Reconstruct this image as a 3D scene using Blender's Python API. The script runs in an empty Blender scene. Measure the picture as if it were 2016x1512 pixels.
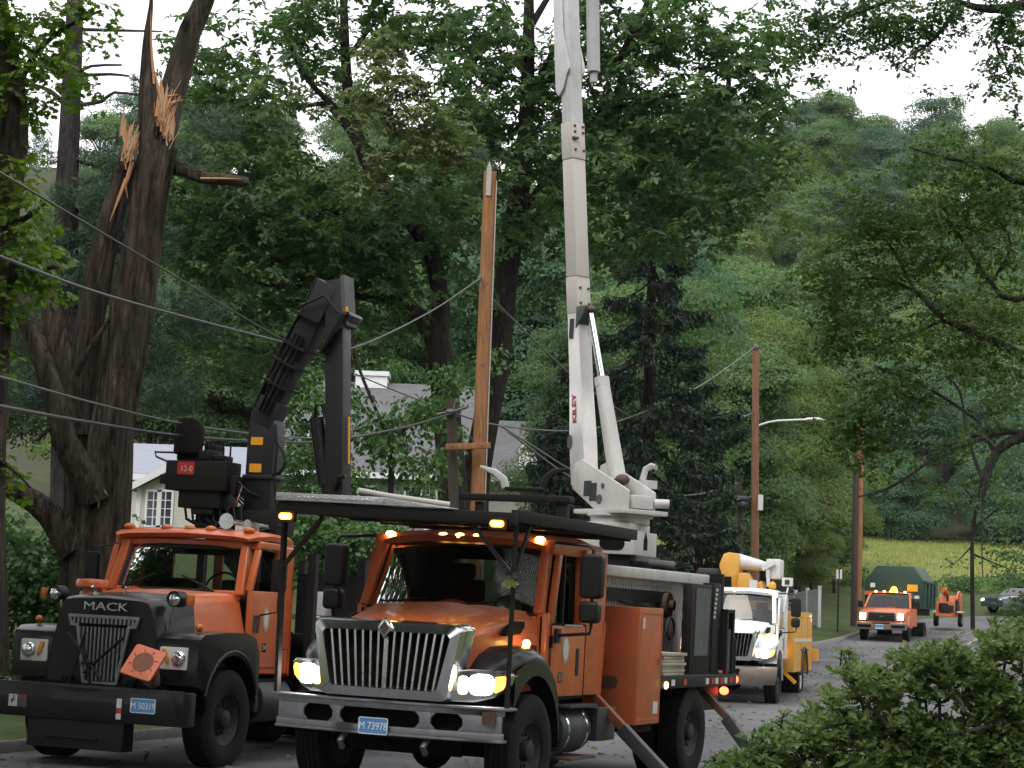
import bpy, bmesh, math, random
import numpy as np
from math import radians, sin, cos, pi, tau
from mathutils import Vector, Matrix
random.seed(11)
rng = np.random.default_rng(11)
scene = bpy.context.scene
COL = scene.collection

# ------------------------------------------------------------------ camera, sky, sun, exposure
FPX, PITCH, ROLL, EYE = 4000.0, radians(6.65), radians(2.1), 1.73      # focal length in pixels of a 2016 px wide frame
cam_d = bpy.data.cameras.new('camera')
cam = bpy.data.objects.new('camera', cam_d)
COL.objects.link(cam)
cam_d.sensor_width = 36.0
cam_d.lens = 36.0 * FPX / 2016.0
cam_d.clip_start = 0.1
cam_d.clip_end = 3000
FW = Vector((0, cos(PITCH), sin(PITCH)))
U0 = Vector((0, -sin(PITCH), cos(PITCH)))
R0 = Vector((1, 0, 0))
UP = U0 * cos(ROLL) - R0 * sin(ROLL)
RT = R0 * cos(ROLL) + U0 * sin(ROLL)
mw = Matrix.Identity(4)
for i in range(3):
    mw[i][0], mw[i][1], mw[i][2] = RT[i], UP[i], -FW[i]
mw[2][3] = EYE
cam.matrix_world = mw
scene.camera = cam

SUN_EL, SUN_AZ = radians(52), radians(205)       # soft light from high up behind the camera
world = bpy.data.worlds.new('World')
scene.world = world
world.use_nodes = True
nt = world.node_tree
bg = nt.nodes['Background']
sky = nt.nodes.new('ShaderNodeTexSky')
sky.sky_type = 'NISHITA'
sky.sun_disc = False
sky.sun_elevation = SUN_EL
sky.sun_rotation = SUN_AZ
sky.air_density = 1.0
sky.dust_density = 4.0
hsv = nt.nodes.new('ShaderNodeHueSaturation')     # an overcast sky: nearly colourless and even
hsv.inputs['Saturation'].default_value = 0.22
mixw = nt.nodes.new('ShaderNodeMix'); mixw.data_type = 'RGBA'
mixw.inputs['Factor'].default_value = 0.65
mixw.inputs['B'].default_value = (11.0, 11.0, 11.3, 1)
nt.links.new(sky.outputs[0], hsv.inputs['Color'])
nt.links.new(hsv.outputs[0], mixw.inputs['A'])
nt.links.new(mixw.outputs['Result'], bg.inputs['Color'])
bg.inputs['Strength'].default_value = 0.15
sun_d = bpy.data.lights.new('sun', 'SUN')
sun_d.energy = 0.9
sun_d.angle = radians(25)
sun_d.color = (1.0, 0.96, 0.9)
sun = bpy.data.objects.new('sun', sun_d)
COL.objects.link(sun)
sun.rotation_euler = (radians(90) - SUN_EL, 0, radians(180) - SUN_AZ + pi)
# point the lamp so its light travels from the sky position at SUN_AZ (measured from +Y towards +X)
sd = Vector((sin(SUN_AZ) * cos(SUN_EL), cos(SUN_AZ) * cos(SUN_EL), sin(SUN_EL)))
sun.rotation_euler = (-sd).to_track_quat('-Z', 'Y').to_euler()
scene.view_settings.view_transform = 'Standard'
scene.view_settings.look = 'None'
scene.view_settings.exposure = 0.5
scene.view_settings.gamma = 1.0
cyc = scene.cycles
cyc.max_bounces = 6
cyc.diffuse_bounces = 3
cyc.glossy_bounces = 3
cyc.transmission_bounces = 4
cyc.transparent_max_bounces = 8
cyc.sample_clamp_indirect = 4.0
cyc.caustics_reflective = False
cyc.caustics_refractive = False
cyc.use_denoising = True

# ------------------------------------------------------------------ helpers
def at(px, py, Y):
    d = FW + RT * ((px - 1008) / FPX) - UP * ((py - 756) / FPX)
    return Vector((0, 0, EYE)) + d * (Y / d.y)

def tag(o, label=None, cat=None, group=None, kind=None):
    if label: o['label'] = label
    if cat: o['category'] = cat
    if group: o['group'] = group
    if kind: o['kind'] = kind
    return o

def thing(name, label, cat, loc=(0, 0, 0), rot=(0, 0, 0), group=None):
    o = bpy.data.objects.new(name, None)
    o.empty_display_size = 0.2
    COL.objects.link(o)
    o.location = loc
    o.rotation_euler = rot
    return tag(o, label, cat, group)

def copy_tree(o, parent=None):
    c = o.copy()
    COL.objects.link(c)
    if parent: c.parent = parent
    for ch in list(o.children):
        copy_tree(ch, c)
    return c

class MB:
    """collects vertices and faces of one mesh"""
    def __init__(s):
        s.v, s.f = [], []
    def add(s, vs, fs):
        b = len(s.v)
        s.v += [tuple(p) for p in vs]
        s.f += [tuple(i + b for i in f) for f in fs]
        return s
    def box(s, x0, x1, y0, y1, z0, z1):
        return s.hexa([(x0, y0, z0), (x1, y0, z0), (x1, y1, z0), (x0, y1, z0), (x0, y0, z1), (x1, y0, z1), (x1, y1, z1), (x0, y1, z1)])
    def hexa(s, p):
        return s.add(p, [(3, 2, 1, 0), (4, 5, 6, 7), (0, 1, 5, 4), (1, 2, 6, 5), (2, 3, 7, 6), (3, 0, 4, 7)])
    def prism(s, poly, axis, a, b, shear=None):
        """2D polygon extruded along axis x|y|z; shear(p)->p bends it"""
        n = len(poly)
        def P(u, v, w):
            q = {'x': (w, u, v), 'y': (u, w, v), 'z': (u, v, w)}[axis]
            return shear(q) if shear else q
        vs = [P(u, v, a) for u, v in poly] + [P(u, v, b) for u, v in poly]
        fs = [tuple(range(n))[::-1], tuple(range(n, 2 * n))]
        fs += [(i, (i + 1) % n, n + (i + 1) % n, n + i) for i in range(n)]
        return s.add(vs, fs)
    def tube(s, pts, r, n=8, cap=True, flat=1.0):
        pts = [Vector(p) for p in pts]
        m = len(pts)
        rs = list(r) if hasattr(r, '__len__') else [r] * m
        t0 = (pts[1] - pts[0]).normalized()
        ref = Vector((0, 0, 1)) if abs(t0.z) < 0.9 else Vector((0, 1, 0))
        nrm = t0.cross(ref).normalized()
        vs, fs = [], []
        for i, p in enumerate(pts):
            t = (pts[min(i + 1, m - 1)] - pts[max(i - 1, 0)])
            t = t.normalized() if t.length > 1e-9 else t0
            nrm = (nrm - t * nrm.dot(t))
            nrm = nrm.normalized() if nrm.length > 1e-6 else t.orthogonal().normalized()
            bn = t.cross(nrm)
            for k in range(n):
                a = tau * k / n
                vs.append(p + (nrm * cos(a) + bn * (sin(a) * flat)) * rs[i])
        for i in range(m - 1):
            for k in range(n):
                k2 = (k + 1) % n
                fs.append((i * n + k, i * n + k2, (i + 1) * n + k2, (i + 1) * n + k))
        if cap:
            fs.append(tuple(range(n))[::-1])
            fs.append(tuple((m - 1) * n + k for k in range(n)))
        return s.add(vs, fs)
    def cyl(s, p0, p1, r0, r1=None, n=20):
        return s.tube([p0, p1], [r0, r0 if r1 is None else r1], n)
    def bar(s, p0, p1, w, h, up=(0, 0, 1)):
        """rectangular beam between two points, w sideways, h along up"""
        p0, p1, up = Vector(p0), Vector(p1), Vector(up)
        t = (p1 - p0).normalized()
        sd_ = t.cross(up).normalized() * (w / 2)
        u = sd_.cross(t).normalized() * (h / 2)
        return s.hexa([p0 - sd_ - u, p0 + sd_ - u, p1 + sd_ - u, p1 - sd_ - u, p0 - sd_ + u, p0 + sd_ + u, p1 + sd_ + u, p1 - sd_ + u])
    def lathe(s, prof, c, axis='x', n=28, cap=True):
        """profile of (offset along axis, radius)"""
        vs, fs = [], []
        for o, r in prof:
            for k in range(n):
                a = tau * k / n
                u, v = r * cos(a), r * sin(a)
                q = {'x': (o, u, v), 'y': (u, o, v), 'z': (u, v, o)}[axis]
                vs.append((c[0] + q[0], c[1] + q[1], c[2] + q[2]))
        for i in range(len(prof) - 1):
            for k in range(n):
                k2 = (k + 1) % n
                fs.append((i * n + k, i * n + k2, (i + 1) * n + k2, (i + 1) * n + k))
        if cap:
            fs.append(tuple(range(n)))
            fs.append(tuple((len(prof) - 1) * n + k for k in range(n))[::-1])
        return s.add(vs, fs)
    def ell(s, c, rx, ry, rz, n=14, m=8):
        vs, fs = [], []
        for i in range(m + 1):
            a = pi * i / m
            for k in range(n):
                b = tau * k / n
                vs.append((c[0] + rx * sin(a) * cos(b), c[1] + ry * sin(a) * sin(b), c[2] + rz * cos(a)))
        for i in range(m):
            for k in range(n):
                k2 = (k + 1) % n
                fs.append((i * n + k, (i + 1) * n + k, (i + 1) * n + k2, i * n + k2))
        return s.add(vs, fs)
    def loft(s, rings, closed=False, cap=False):
        n = len(rings[0])
        vs = [p for r in rings for p in r]
        fs = []
        for i in range(len(rings) - 1):
            for k in range(n if closed else n - 1):
                k2 = (k + 1) % n
                fs.append((i * n + k, i * n + k2, (i + 1) * n + k2, (i + 1) * n + k))
        if cap:
            fs.append(tuple(range(n))[::-1])
            fs.append(tuple((len(rings) - 1) * n + k for k in range(n)))
        return s.add(vs, fs)
    def quad(s, a, b, c, d):
        return s.add([a, b, c, d], [(0, 1, 2, 3)])
    def build(s, name, mat, parent=None, bevel=0.0, seg=2, ang=38, label=None):
        me = bpy.data.meshes.new(name)
        me.from_pydata(s.v, [], s.f)
        me.materials.append(mat)
        bm = bmesh.new()
        bm.from_mesh(me)
        bmesh.ops.remove_doubles(bm, verts=bm.verts, dist=1e-5)
        bmesh.ops.recalc_face_normals(bm, faces=bm.faces)
        if bevel > 0:
            ed = [e for e in bm.edges if len(e.link_faces) == 2 and e.calc_face_angle(0) > radians(30)]
            bmesh.ops.bevel(bm, geom=ed, offset=bevel, segments=seg, affect='EDGES', profile=0.6, clamp_overlap=True)
        bm.to_mesh(me)
        bm.free()
        me.polygons.foreach_set('use_smooth', [True] * len(me.polygons))
        me.set_sharp_from_angle(angle=radians(ang))
        o = bpy.data.objects.new(name, me)
        COL.objects.link(o)
        if parent: o.parent = parent
        if label: o['label'] = label
        return o

def rrect(x0, x1, z0, z1, r, k=4):
    """rounded rectangle polygon"""
    out = []
    for cx, cz, a0 in ((x1 - r, z1 - r, 0), (x0 + r, z1 - r, 90), (x0 + r, z0 + r, 180), (x1 - r, z0 + r, 270)):
        for i in range(k + 1):
            a = radians(a0 + 90 * i / k)
            out.append((cx + r * cos(a), cz + r * sin(a)))
    return out

def ring(mb, outer, inner, axis, a, b, shear=None):
    """frame between two polygons of equal length, extruded from a to b"""
    n = len(outer)
    def P(u, v, w):
        q = {'x': (w, u, v), 'y': (u, w, v), 'z': (u, v, w)}[axis]
        return shear(q) if shear else q
    vs = [P(u, v, w) for w in (a, b) for poly in (outer, inner) for u, v in poly]
    fs = []
    for i in range(n):
        j = (i + 1) % n
        fs += [(i, j, n + j, n + i), (2 * n + i, 3 * n + i, 3 * n + j, 2 * n + j), (i, 2 * n + i, 2 * n + j, j), (n + i, n + j, 3 * n + j, 3 * n + i)]
    mb.add(vs, fs)
    return mb

def text(s, mat, parent, loc, size, rot, ext=0.002, name='lettering', sx=1.0, bold=0.0):
    cu = bpy.data.curves.new(name, 'FONT')
    cu.body = s
    cu.size = size
    cu.align_x = 'CENTER'
    cu.align_y = 'CENTER'
    cu.extrude = ext
    cu.offset = bold
    cu.resolution_u = 3
    tmp = bpy.data.objects.new(name, cu)
    COL.objects.link(tmp)
    dg = bpy.context.evaluated_depsgraph_get()
    me = bpy.data.meshes.new_from_object(tmp.evaluated_get(dg))
    bpy.data.objects.remove(tmp)
    me.materials.clear()
    me.materials.append(mat)
    o = bpy.data.objects.new(name, me)
    COL.objects.link(o)
    o.parent = parent
    o.location = loc
    o.rotation_euler = rot
    o.scale = (sx, 1, 1)
    return o
FRONT = (radians(90), 0, 0)                       # lettering that faces local -y
SIDE = (radians(90), 0, radians(90))              # lettering that faces local +x

# ------------------------------------------------------------------ materials
def mat(name, col, rough=0.5, metal=0.0, spec=0.5, noise=0.0, nscale=6.0, col2=None, bump=0.0, bscale=40.0, emit=None, estr=0.0, coat=0.0, stretch=(1, 1, 1)):
    m = bpy.data.materials.new(name)
    m.use_nodes = True
    t = m.node_tree
    b = t.nodes['Principled BSDF']
    b.inputs['Base Color'].default_value = (*col, 1)
    b.inputs['Roughness'].default_value = rough
    b.inputs['Metallic'].default_value = metal
    b.inputs['Specular IOR Level'].default_value = spec
    if coat:
        b.inputs['Coat Weight'].default_value = coat
        b.inputs['Coat Roughness'].default_value = 0.08
    if emit:
        b.inputs['Emission Color'].default_value = (*emit, 1)
        b.inputs['Emission Strength'].default_value = estr
    if noise > 0 or bump > 0:
        tc = t.nodes.new('ShaderNodeTexCoord')
        mp = t.nodes.new('ShaderNodeMapping')
        mp.inputs['Scale'].default_value = stretch
        t.links.new(tc.outputs['Object'], mp.inputs['Vector'])
    if noise > 0:
        nz = t.nodes.new('ShaderNodeTexNoise')
        nz.inputs['Scale'].default_value = nscale
        nz.inputs['Detail'].default_value = 7
        nz.inputs['Roughness'].default_value = 0.62
        t.links.new(mp.outputs[0], nz.inputs['Vector'])
        rp = t.nodes.new('ShaderNodeValToRGB')
        rp.color_ramp.elements[0].position = 0.36
        rp.color_ramp.elements[1].position = 0.66
        c2 = col2 if col2 else tuple(c * 0.55 for c in col)
        rp.color_ramp.elements[0].color = tuple(c2[i] * noise + col[i] * (1 - noise) for i in range(3)) + (1,)
        rp.color_ramp.elements[1].color = (*col, 1)
        t.links.new(nz.outputs['Fac'], rp.inputs['Fac'])
        t.links.new(rp.outputs['Color'], b.inputs['Base Color'])
        mr = t.nodes.new('ShaderNodeMapRange')
        mr.inputs['To Min'].default_value = min(1, rough + 0.18)
        mr.inputs['To Max'].default_value = max(0.03, rough - 0.06)
        t.links.new(nz.outputs['Fac'], mr.inputs['Value'])
        t.links.new(mr.outputs[0], b.inputs['Roughness'])
    if bump > 0:
        nb = t.nodes.new('ShaderNodeTexNoise')
        nb.inputs['Scale'].default_value = bscale
        nb.inputs['Detail'].default_value = 6
        t.links.new(mp.outputs[0], nb.inputs['Vector'])
        bp = t.nodes.new('ShaderNodeBump')
        bp.inputs['Strength'].default_value = bump
        bp.inputs['Distance'].default_value = 0.02
        t.links.new(nb.outputs['Fac'], bp.inputs['Height'])
        t.links.new(bp.outputs[0], b.inputs['Normal'])
    return m

def glass_mat(name, tint=(0.6, 0.66, 0.64), refl=0.9):
    m = bpy.data.materials.new(name)
    m.use_nodes = True
    t = m.node_tree
    t.nodes.remove(t.nodes['Principled BSDF'])
    out = t.nodes['Material Output']
    tr = t.nodes.new('ShaderNodeBsdfTransparent'); tr.inputs[0].default_value = (*tint, 1)
    gl = t.nodes.new('ShaderNodeBsdfGlossy'); gl.inputs['Roughness'].default_value = 0.015
    gl.inputs['Color'].default_value = (refl, refl, refl, 1)
    fr = t.nodes.new('ShaderNodeFresnel'); fr.inputs['IOR'].default_value = 1.5
    mx = t.nodes.new('ShaderNodeMixShader')
    t.links.new(fr.outputs[0], mx.inputs[0])
    t.links.new(tr.outputs[0], mx.inputs[1])
    t.links.new(gl.outputs[0], mx.inputs[2])
    t.links.new(mx.outputs[0], out.inputs['Surface'])
    return m

def leaf_mat(name, a, b_, c, trans=0.3, rough=0.45):
    """leaf colours vary from leaf to leaf and between clumps"""
    m = bpy.data.materials.new(name)
    m.use_nodes = True
    t = m.node_tree
    p = t.nodes['Principled BSDF']
    p.inputs['Roughness'].default_value = rough
    p.inputs['Specular IOR Level'].default_value = 0.35
    ge = t.nodes.new('ShaderNodeNewGeometry')
    tc = t.nodes.new('ShaderNodeTexCoord')
    nz = t.nodes.new('ShaderNodeTexNoise'); nz.inputs['Scale'].default_value = 0.55; nz.inputs['Detail'].default_value = 3
    t.links.new(tc.outputs['Object'], nz.inputs['Vector'])
    ad = t.nodes.new('ShaderNodeMath'); ad.operation = 'MULTIPLY_ADD'
    ad.inputs[1].default_value = 0.55
    t.links.new(ge.outputs['Random Per Island'], ad.inputs[0])
    mu = t.nodes.new('ShaderNodeMath'); mu.operation = 'MULTIPLY_ADD'; mu.inputs[1].default_value = 1.5; mu.inputs[2].default_value = -0.5
    t.links.new(nz.outputs['Fac'], mu.inputs[0])
    t.links.new(mu.outputs[0], ad.inputs[2])
    rp = t.nodes.new('ShaderNodeValToRGB')
    e = rp.color_ramp.elements
    e[0].position, e[0].color = 0.1, (*a, 1)
    e[1].position, e[1].color = 0.95, (*c, 1)
    n = e.new(0.55); n.color = (*b_, 1)
    t.links.new(ad.outputs[0], rp.inputs['Fac'])
    t.links.new(rp.outputs[0], p.inputs['Base Color'])
    tl = t.nodes.new('ShaderNodeBsdfTranslucent')
    hs = t.nodes.new('ShaderNodeHueSaturation'); hs.inputs['Value'].default_value = 1.3; hs.inputs['Saturation'].default_value = 1.15
    t.links.new(rp.outputs[0], hs.inputs['Color'])
    t.links.new(hs.outputs[0], tl.inputs['Color'])
    mx = t.nodes.new('ShaderNodeMixShader'); mx.inputs[0].default_value = trans
    t.links.new(p.outputs[0], mx.inputs[1])
    t.links.new(tl.outputs[0], mx.inputs[2])
    t.links.new(mx.outputs[0], t.nodes['Material Output'].inputs['Surface'])
    return m

def bark_mat(name, c1, c2, scale=9.0, lichen=None, bump=1.0, zs=0.16):
    m = bpy.data.materials.new(name)
    m.use_nodes = True
    t = m.node_tree
    p = t.nodes['Principled BSDF']
    p.inputs['Roughness'].default_value = 0.9
    p.inputs['Specular IOR Level'].default_value = 0.15
    tc = t.nodes.new('ShaderNodeTexCoord')
    mp = t.nodes.new('ShaderNodeMapping'); mp.inputs['Scale'].default_value = (1, 1, zs)
    t.links.new(tc.outputs['Object'], mp.inputs['Vector'])
    nz = t.nodes.new('ShaderNodeTexNoise'); nz.inputs['Scale'].default_value = scale; nz.inputs['Detail'].default_value = 8; nz.inputs['Roughness'].default_value = 0.7
    nz.inputs['Distortion'].default_value = 0.6
    t.links.new(mp.outputs[0], nz.inputs['Vector'])
    vo = t.nodes.new('ShaderNodeTexVoronoi'); vo.inputs['Scale'].default_value = scale * 1.7; vo.feature = 'DISTANCE_TO_EDGE'
    t.links.new(mp.outputs[0], vo.inputs['Vector'])
    rp = t.nodes.new('ShaderNodeValToRGB')
    rp.color_ramp.elements[0].position, rp.color_ramp.elements[0].color = 0.34, (*c1, 1)
    rp.color_ramp.elements[1].position, rp.color_ramp.elements[1].color = 0.7, (*c2, 1)
    t.links.new(nz.outputs['Fac'], rp.inputs['Fac'])
    last = rp.outputs[0]
    if lichen:
        n2 = t.nodes.new('ShaderNodeTexNoise'); n2.inputs['Scale'].default_value = 1.6; n2.inputs['Detail'].default_value = 5
        t.links.new(tc.outputs['Object'], n2.inputs['Vector'])
        r2 = t.nodes.new('ShaderNodeValToRGB'); r2.color_ramp.elements[0].position = 0.5; r2.color_ramp.elements[1].position = 0.72
        t.links.new(n2.outputs['Fac'], r2.inputs['Fac'])
        mx = t.nodes.new('ShaderNodeMix'); mx.data_type = 'RGBA'
        t.links.new(r2.outputs[0], mx.inputs['Factor'])
        t.links.new(last, mx.inputs['A'])
        mx.inputs['B'].default_value = (*lichen, 1)
        last = mx.outputs['Result']
    t.links.new(last, p.inputs['Base Color'])
    ad = t.nodes.new('ShaderNodeMath'); ad.operation = 'ADD'
    t.links.new(nz.outputs['Fac'], ad.inputs[0]); t.links.new(vo.outputs[0], ad.inputs[1])
    bp = t.nodes.new('ShaderNodeBump'); bp.inputs['Strength'].default_value = bump; bp.inputs['Distance'].default_value = 0.16
    t.links.new(ad.outputs[0], bp.inputs['Height'])
    t.links.new(bp.outputs[0], p.inputs['Normal'])
    return m

def ground_mat(name, c1, c2, c3, s1=0.5, s2=9.0, bump=0.4, rough=0.95):
    m = bpy.data.materials.new(name)
    m.use_nodes = True
    t = m.node_tree
    p = t.nodes['Principled BSDF']
    p.inputs['Roughness'].default_value = rough
    p.inputs['Specular IOR Level'].default_value = 0.25
    tc = t.nodes.new('ShaderNodeTexCoord')
    n1 = t.nodes.new('ShaderNodeTexNoise'); n1.inputs['Scale'].default_value = s1; n1.inputs['Detail'].default_value = 8; n1.inputs['Roughness'].default_value = 0.65
    n2 = t.nodes.new('ShaderNodeTexNoise'); n2.inputs['Scale'].default_value = s2; n2.inputs['Detail'].default_value = 8; n2.inputs['Roughness'].default_value = 0.75
    for n in (n1, n2): t.links.new(tc.outputs['Object'], n.inputs['Vector'])
    r1 = t.nodes.new('ShaderNodeValToRGB')
    r1.color_ramp.elements[0].position, r1.color_ramp.elements[0].color = 0.36, (*c1, 1)
    r1.color_ramp.elements[1].position, r1.color_ramp.elements[1].color = 0.64, (*c2, 1)
    t.links.new(n1.outputs['Fac'], r1.inputs['Fac'])
    r2 = t.nodes.new('ShaderNodeValToRGB'); r2.color_ramp.elements[0].position = 0.52; r2.color_ramp.elements[1].position = 0.7
    t.links.new(n2.outputs['Fac'], r2.inputs['Fac'])
    mx = t.nodes.new('ShaderNodeMix'); mx.data_type = 'RGBA'
    t.links.new(r2.outputs[0], mx.inputs['Factor'])
    t.links.new(r1.outputs[0], mx.inputs['A'])
    mx.inputs['B'].default_value = (*c3, 1)
    t.links.new(mx.outputs['Result'], p.inputs['Base Color'])
    bp = t.nodes.new('ShaderNodeBump'); bp.inputs['Strength'].default_value = bump; bp.inputs['Distance'].default_value = 0.03
    t.links.new(n2.outputs['Fac'], bp.inputs['Height'])
    t.links.new(bp.outputs[0], p.inputs['Normal'])
    return m

def line_mat(name, c1, c2, pitch, axis='z', rough=0.8, width=0.1):
    """courses of boards or shingles: a shadow gap every pitch metres"""
    m = mat(name, c1, rough, noise=0.5, nscale=2.5, col2=c2, bump=0)
    t = m.node_tree
    p = t.nodes['Principled BSDF']
    tc = t.nodes.new('ShaderNodeTexCoord')
    sp = t.nodes.new('ShaderNodeSeparateXYZ')
    t.links.new(tc.outputs['Object'], sp.inputs[0])
    dv = t.nodes.new('ShaderNodeMath'); dv.operation = 'DIVIDE'; dv.inputs[1].default_value = pitch
    t.links.new(sp.outputs[{'x': 0, 'y': 1, 'z': 2}[axis]], dv.inputs[0])
    fr = t.nodes.new('ShaderNodeMath'); fr.operation = 'FRACT'
    t.links.new(dv.outputs[0], fr.inputs[0])
    bp = t.nodes.new('ShaderNodeBump'); bp.inputs['Strength'].default_value = 1.0; bp.inputs['Distance'].default_value = 0.03
    bp.invert = True
    t.links.new(fr.outputs[0], bp.inputs['Height'])
    t.links.new(bp.outputs[0], p.inputs['Normal'])
    return m

ORANGE = mat('orange_paint', (0.60, 0.126, 0.028), 0.34, noise=0.5, nscale=4.5, col2=(0.34, 0.085, 0.035), coat=0.3)
ORANGE2 = mat('faded_orange_paint', (0.50, 0.10, 0.030), 0.5, noise=0.85, nscale=2.6, col2=(0.30, 0.105, 0.035), stretch=(1, 1, .6))
BLACK = mat('black_paint', (0.004, 0.004, 0.005), 0.3, spec=0.35, noise=0.5, nscale=5, col2=(0.010, 0.009, 0.009), coat=0.25)
MATBLACK = mat('black_steel', (0.006, 0.006, 0.0065), 0.55, spec=0.3, noise=0.7, nscale=7, col2=(0.014, 0.012, 0.011))
DARK = mat('dark_chassis', (0.004, 0.004, 0.004), 0.85, spec=0.2)
LOADG = mat('loader_grey_black', (0.013, 0.0135, 0.016), 0.42, spec=0.5, noise=0.6, nscale=5, col2=(0.010, 0.010, 0.011))
LETTER = mat('silver_letters', (0.42, 0.43, 0.44), 0.4, 0.2)
RUBBER = mat('tyre_rubber', (0.007, 0.007, 0.007), 0.85, spec=0.25, noise=0.8, nscale=4, col2=(0.018, 0.016, 0.014))
RIM = mat('dirty_rim', (0.035, 0.031, 0.028), 0.6, 0.3, noise=0.8, nscale=9)
WRIM = mat('pale_rim', (0.45, 0.45, 0.43), 0.5, noise=0.4, nscale=9)
CHROME = mat('chrome', (0.82, 0.83, 0.85), 0.1, 1.0, noise=0.25, nscale=12, col2=(0.5, 0.5, 0.5))
STEEL = mat('bumper_steel', (0.30, 0.30, 0.325), 0.42, 0.75, noise=0.5, nscale=8)
ALU = mat('aluminium_tread_plate', (0.62, 0.62, 0.63), 0.38, 0.8, noise=0.5, nscale=10, bump=0.5, bscale=60)
BOOMW = mat('boom_white', (0.56, 0.55, 0.54), 0.45, noise=0.6, nscale=3.2, col2=(0.40, 0.37, 0.34), stretch=(1, 1, 0.4))
BOOMB = mat('fibreglass_beige', (0.50, 0.468, 0.44), 0.45, noise=0.35, nscale=2.5, col2=(0.46, 0.41, 0.34), stretch=(1, 1, 0.4))
WHITE = mat('white_paint', (0.78, 0.79, 0.80), 0.3, noise=0.2, nscale=4, coat=0.3)
WHITEM = mat('white_matte', (0.64, 0.64, 0.65), 0.6, noise=0.3, nscale=5)
YELLOW = mat('utility_yellow', (0.66, 0.34, 0.055), 0.4, noise=0.3, nscale=3, coat=0.2)
GREENP = mat('container_green', (0.006, 0.040, 0.026), 0.5, noise=0.4, nscale=3)
GREYB = mat('grey_box', (0.032, 0.035, 0.038), 0.5, noise=0.5, nscale=5)
GREYL = mat('grey_panel', (0.085, 0.095, 0.09), 0.6, noise=0.4, nscale=5)
RUST = mat('rusty_steel', (0.11, 0.06, 0.04), 0.7, noise=0.7, nscale=8)
PLASTIC = mat('black_plastic', (0.006, 0.006, 0.0065), 0.5, spec=0.35)
SEATM = mat('seat_cloth', (0.010, 0.0095, 0.009), 0.9, spec=0.2)
GLASS = glass_mat('window_glass')
GLASSD = glass_mat('dark_window_glass', (0.25, 0.28, 0.28))
AMBER = mat('amber_lamp_lit', (0.9, 0.3, 0.02), 0.3, emit=(1.0, 0.30, 0.02), estr=9)
AMBERC = mat('amber_core_lit', (1, 0.7, 0.2), 0.3, emit=(1.0, 0.58, 0.12), estr=16)
AMBERO = mat('amber_lens', (0.50, 0.13, 0.02), 0.2)
AMBERY = mat('yellow_reflector', (0.62, 0.28, 0.02), 0.3)
HEAD = mat('headlamp_lit', (1, 1, 1), 0.2, emit=(1.0, 0.95, 0.86), estr=26)
HEADW = mat('headlamp_warm', (1, 0.8, 0.5), 0.2, emit=(1.0, 0.62, 0.28), estr=3.2)
LENS = mat('clear_lamp', (0.75, 0.76, 0.78), 0.06, 0.9)
REDL = mat('red_lamp_lit', (0.8, 0.03, 0.02), 0.3, emit=(1.0, 0.06, 0.02), estr=10)
REDR = mat('red_reflector', (0.40, 0.035, 0.025), 0.4)
WREF = mat('white_reflector', (0.6, 0.6, 0.58), 0.4)
PLATEB = mat('plate_blue', (0.10, 0.26, 0.50), 0.4)
PLATEW = mat('plate_white', (0.75, 0.8, 0.85), 0.4)
REDSIGN = mat('red_sign', (0.50, 0.03, 0.03), 0.5)
REDTXT = mat('boom_red_text', (0.42, 0.02, 0.04), 0.5)
YELLOWS = mat('yellow_sticker', (0.80, 0.36, 0.02), 0.5)
CONEO = mat('cone_orange', (0.72, 0.19, 0.10), 0.5, noise=0.4, nscale=20)
GOLD = mat('faded_seal', (0.45, 0.33, 0.16), 0.6, noise=0.5, nscale=40)
WOODN = mat('new_pole_wood', (0.30, 0.135, 0.048), 0.75, noise=0.75, nscale=7, col2=(0.13, 0.055, 0.02), bump=0.5, bscale=20, stretch=(3, 3, 0.25))
WOODP = mat('pole_wood_brown', (0.22, 0.105, 0.05), 0.8, noise=0.75, nscale=7, col2=(0.11, 0.05, 0.025), bump=0.5, bscale=20, stretch=(3, 3, 0.25))
WOODO = mat('old_pole_wood', (0.055, 0.038, 0.03), 0.9, noise=0.8, nscale=8, bump=0.6, bscale=20, stretch=(3, 3, 0.25))
WOODC = mat('pole_top_grey', (0.40, 0.37, 0.34), 0.8, noise=0.4, nscale=20)
SPLINTP = mat('pale_torn_wood', (0.62, 0.46, 0.30), 0.8, noise=0.7, nscale=25, col2=(0.42, 0.24, 0.12), stretch=(3, 3, 0.4))
SPLINT = mat('torn_wood', (0.52, 0.27, 0.14), 0.7, noise=0.6, nscale=14, col2=(0.50, 0.22, 0.09), stretch=(3, 3, 0.4))
CABLE = mat('cable_grey', (0.085, 0.09, 0.088), 0.6)
CABLED = mat('cable_black', (0.03, 0.032, 0.032), 0.5)
BOARD = mat('pad_boards', (0.42, 0.38, 0.30), 0.8, noise=0.6, nscale=9)
CLAP = line_mat('cream_clapboard', (0.50, 0.48, 0.42), (0.42, 0.40, 0.35), 0.13)
SHINGLE = line_mat('grey_shingle', (0.125, 0.125, 0.128), (0.075, 0.075, 0.078), 0.16, rough=0.95)
SHINGLEB = line_mat('pale_shingle', (0.26, 0.275, 0.32), (0.22, 0.235, 0.28), 0.16, rough=0.95)
TRIM = mat('white_trim', (0.74, 0.75, 0.77), 0.5)
PANE = mat('house_pane', (0.03, 0.035, 0.045), 0.06)
CHIMW = mat('white_chimney', (0.75, 0.75, 0.75), 0.7, noise=0.3, nscale=8)
ASPHALT = ground_mat('asphalt', (0.050, 0.050, 0.058), (0.115, 0.112, 0.12), (0.165, 0.155, 0.14), 0.45, 11, 0.5, 0.7)
GRASSM = ground_mat('grass', (0.030, 0.050, 0.015), (0.065, 0.095, 0.024), (0.10, 0.10, 0.04), 0.35, 7, 0.8)
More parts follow.
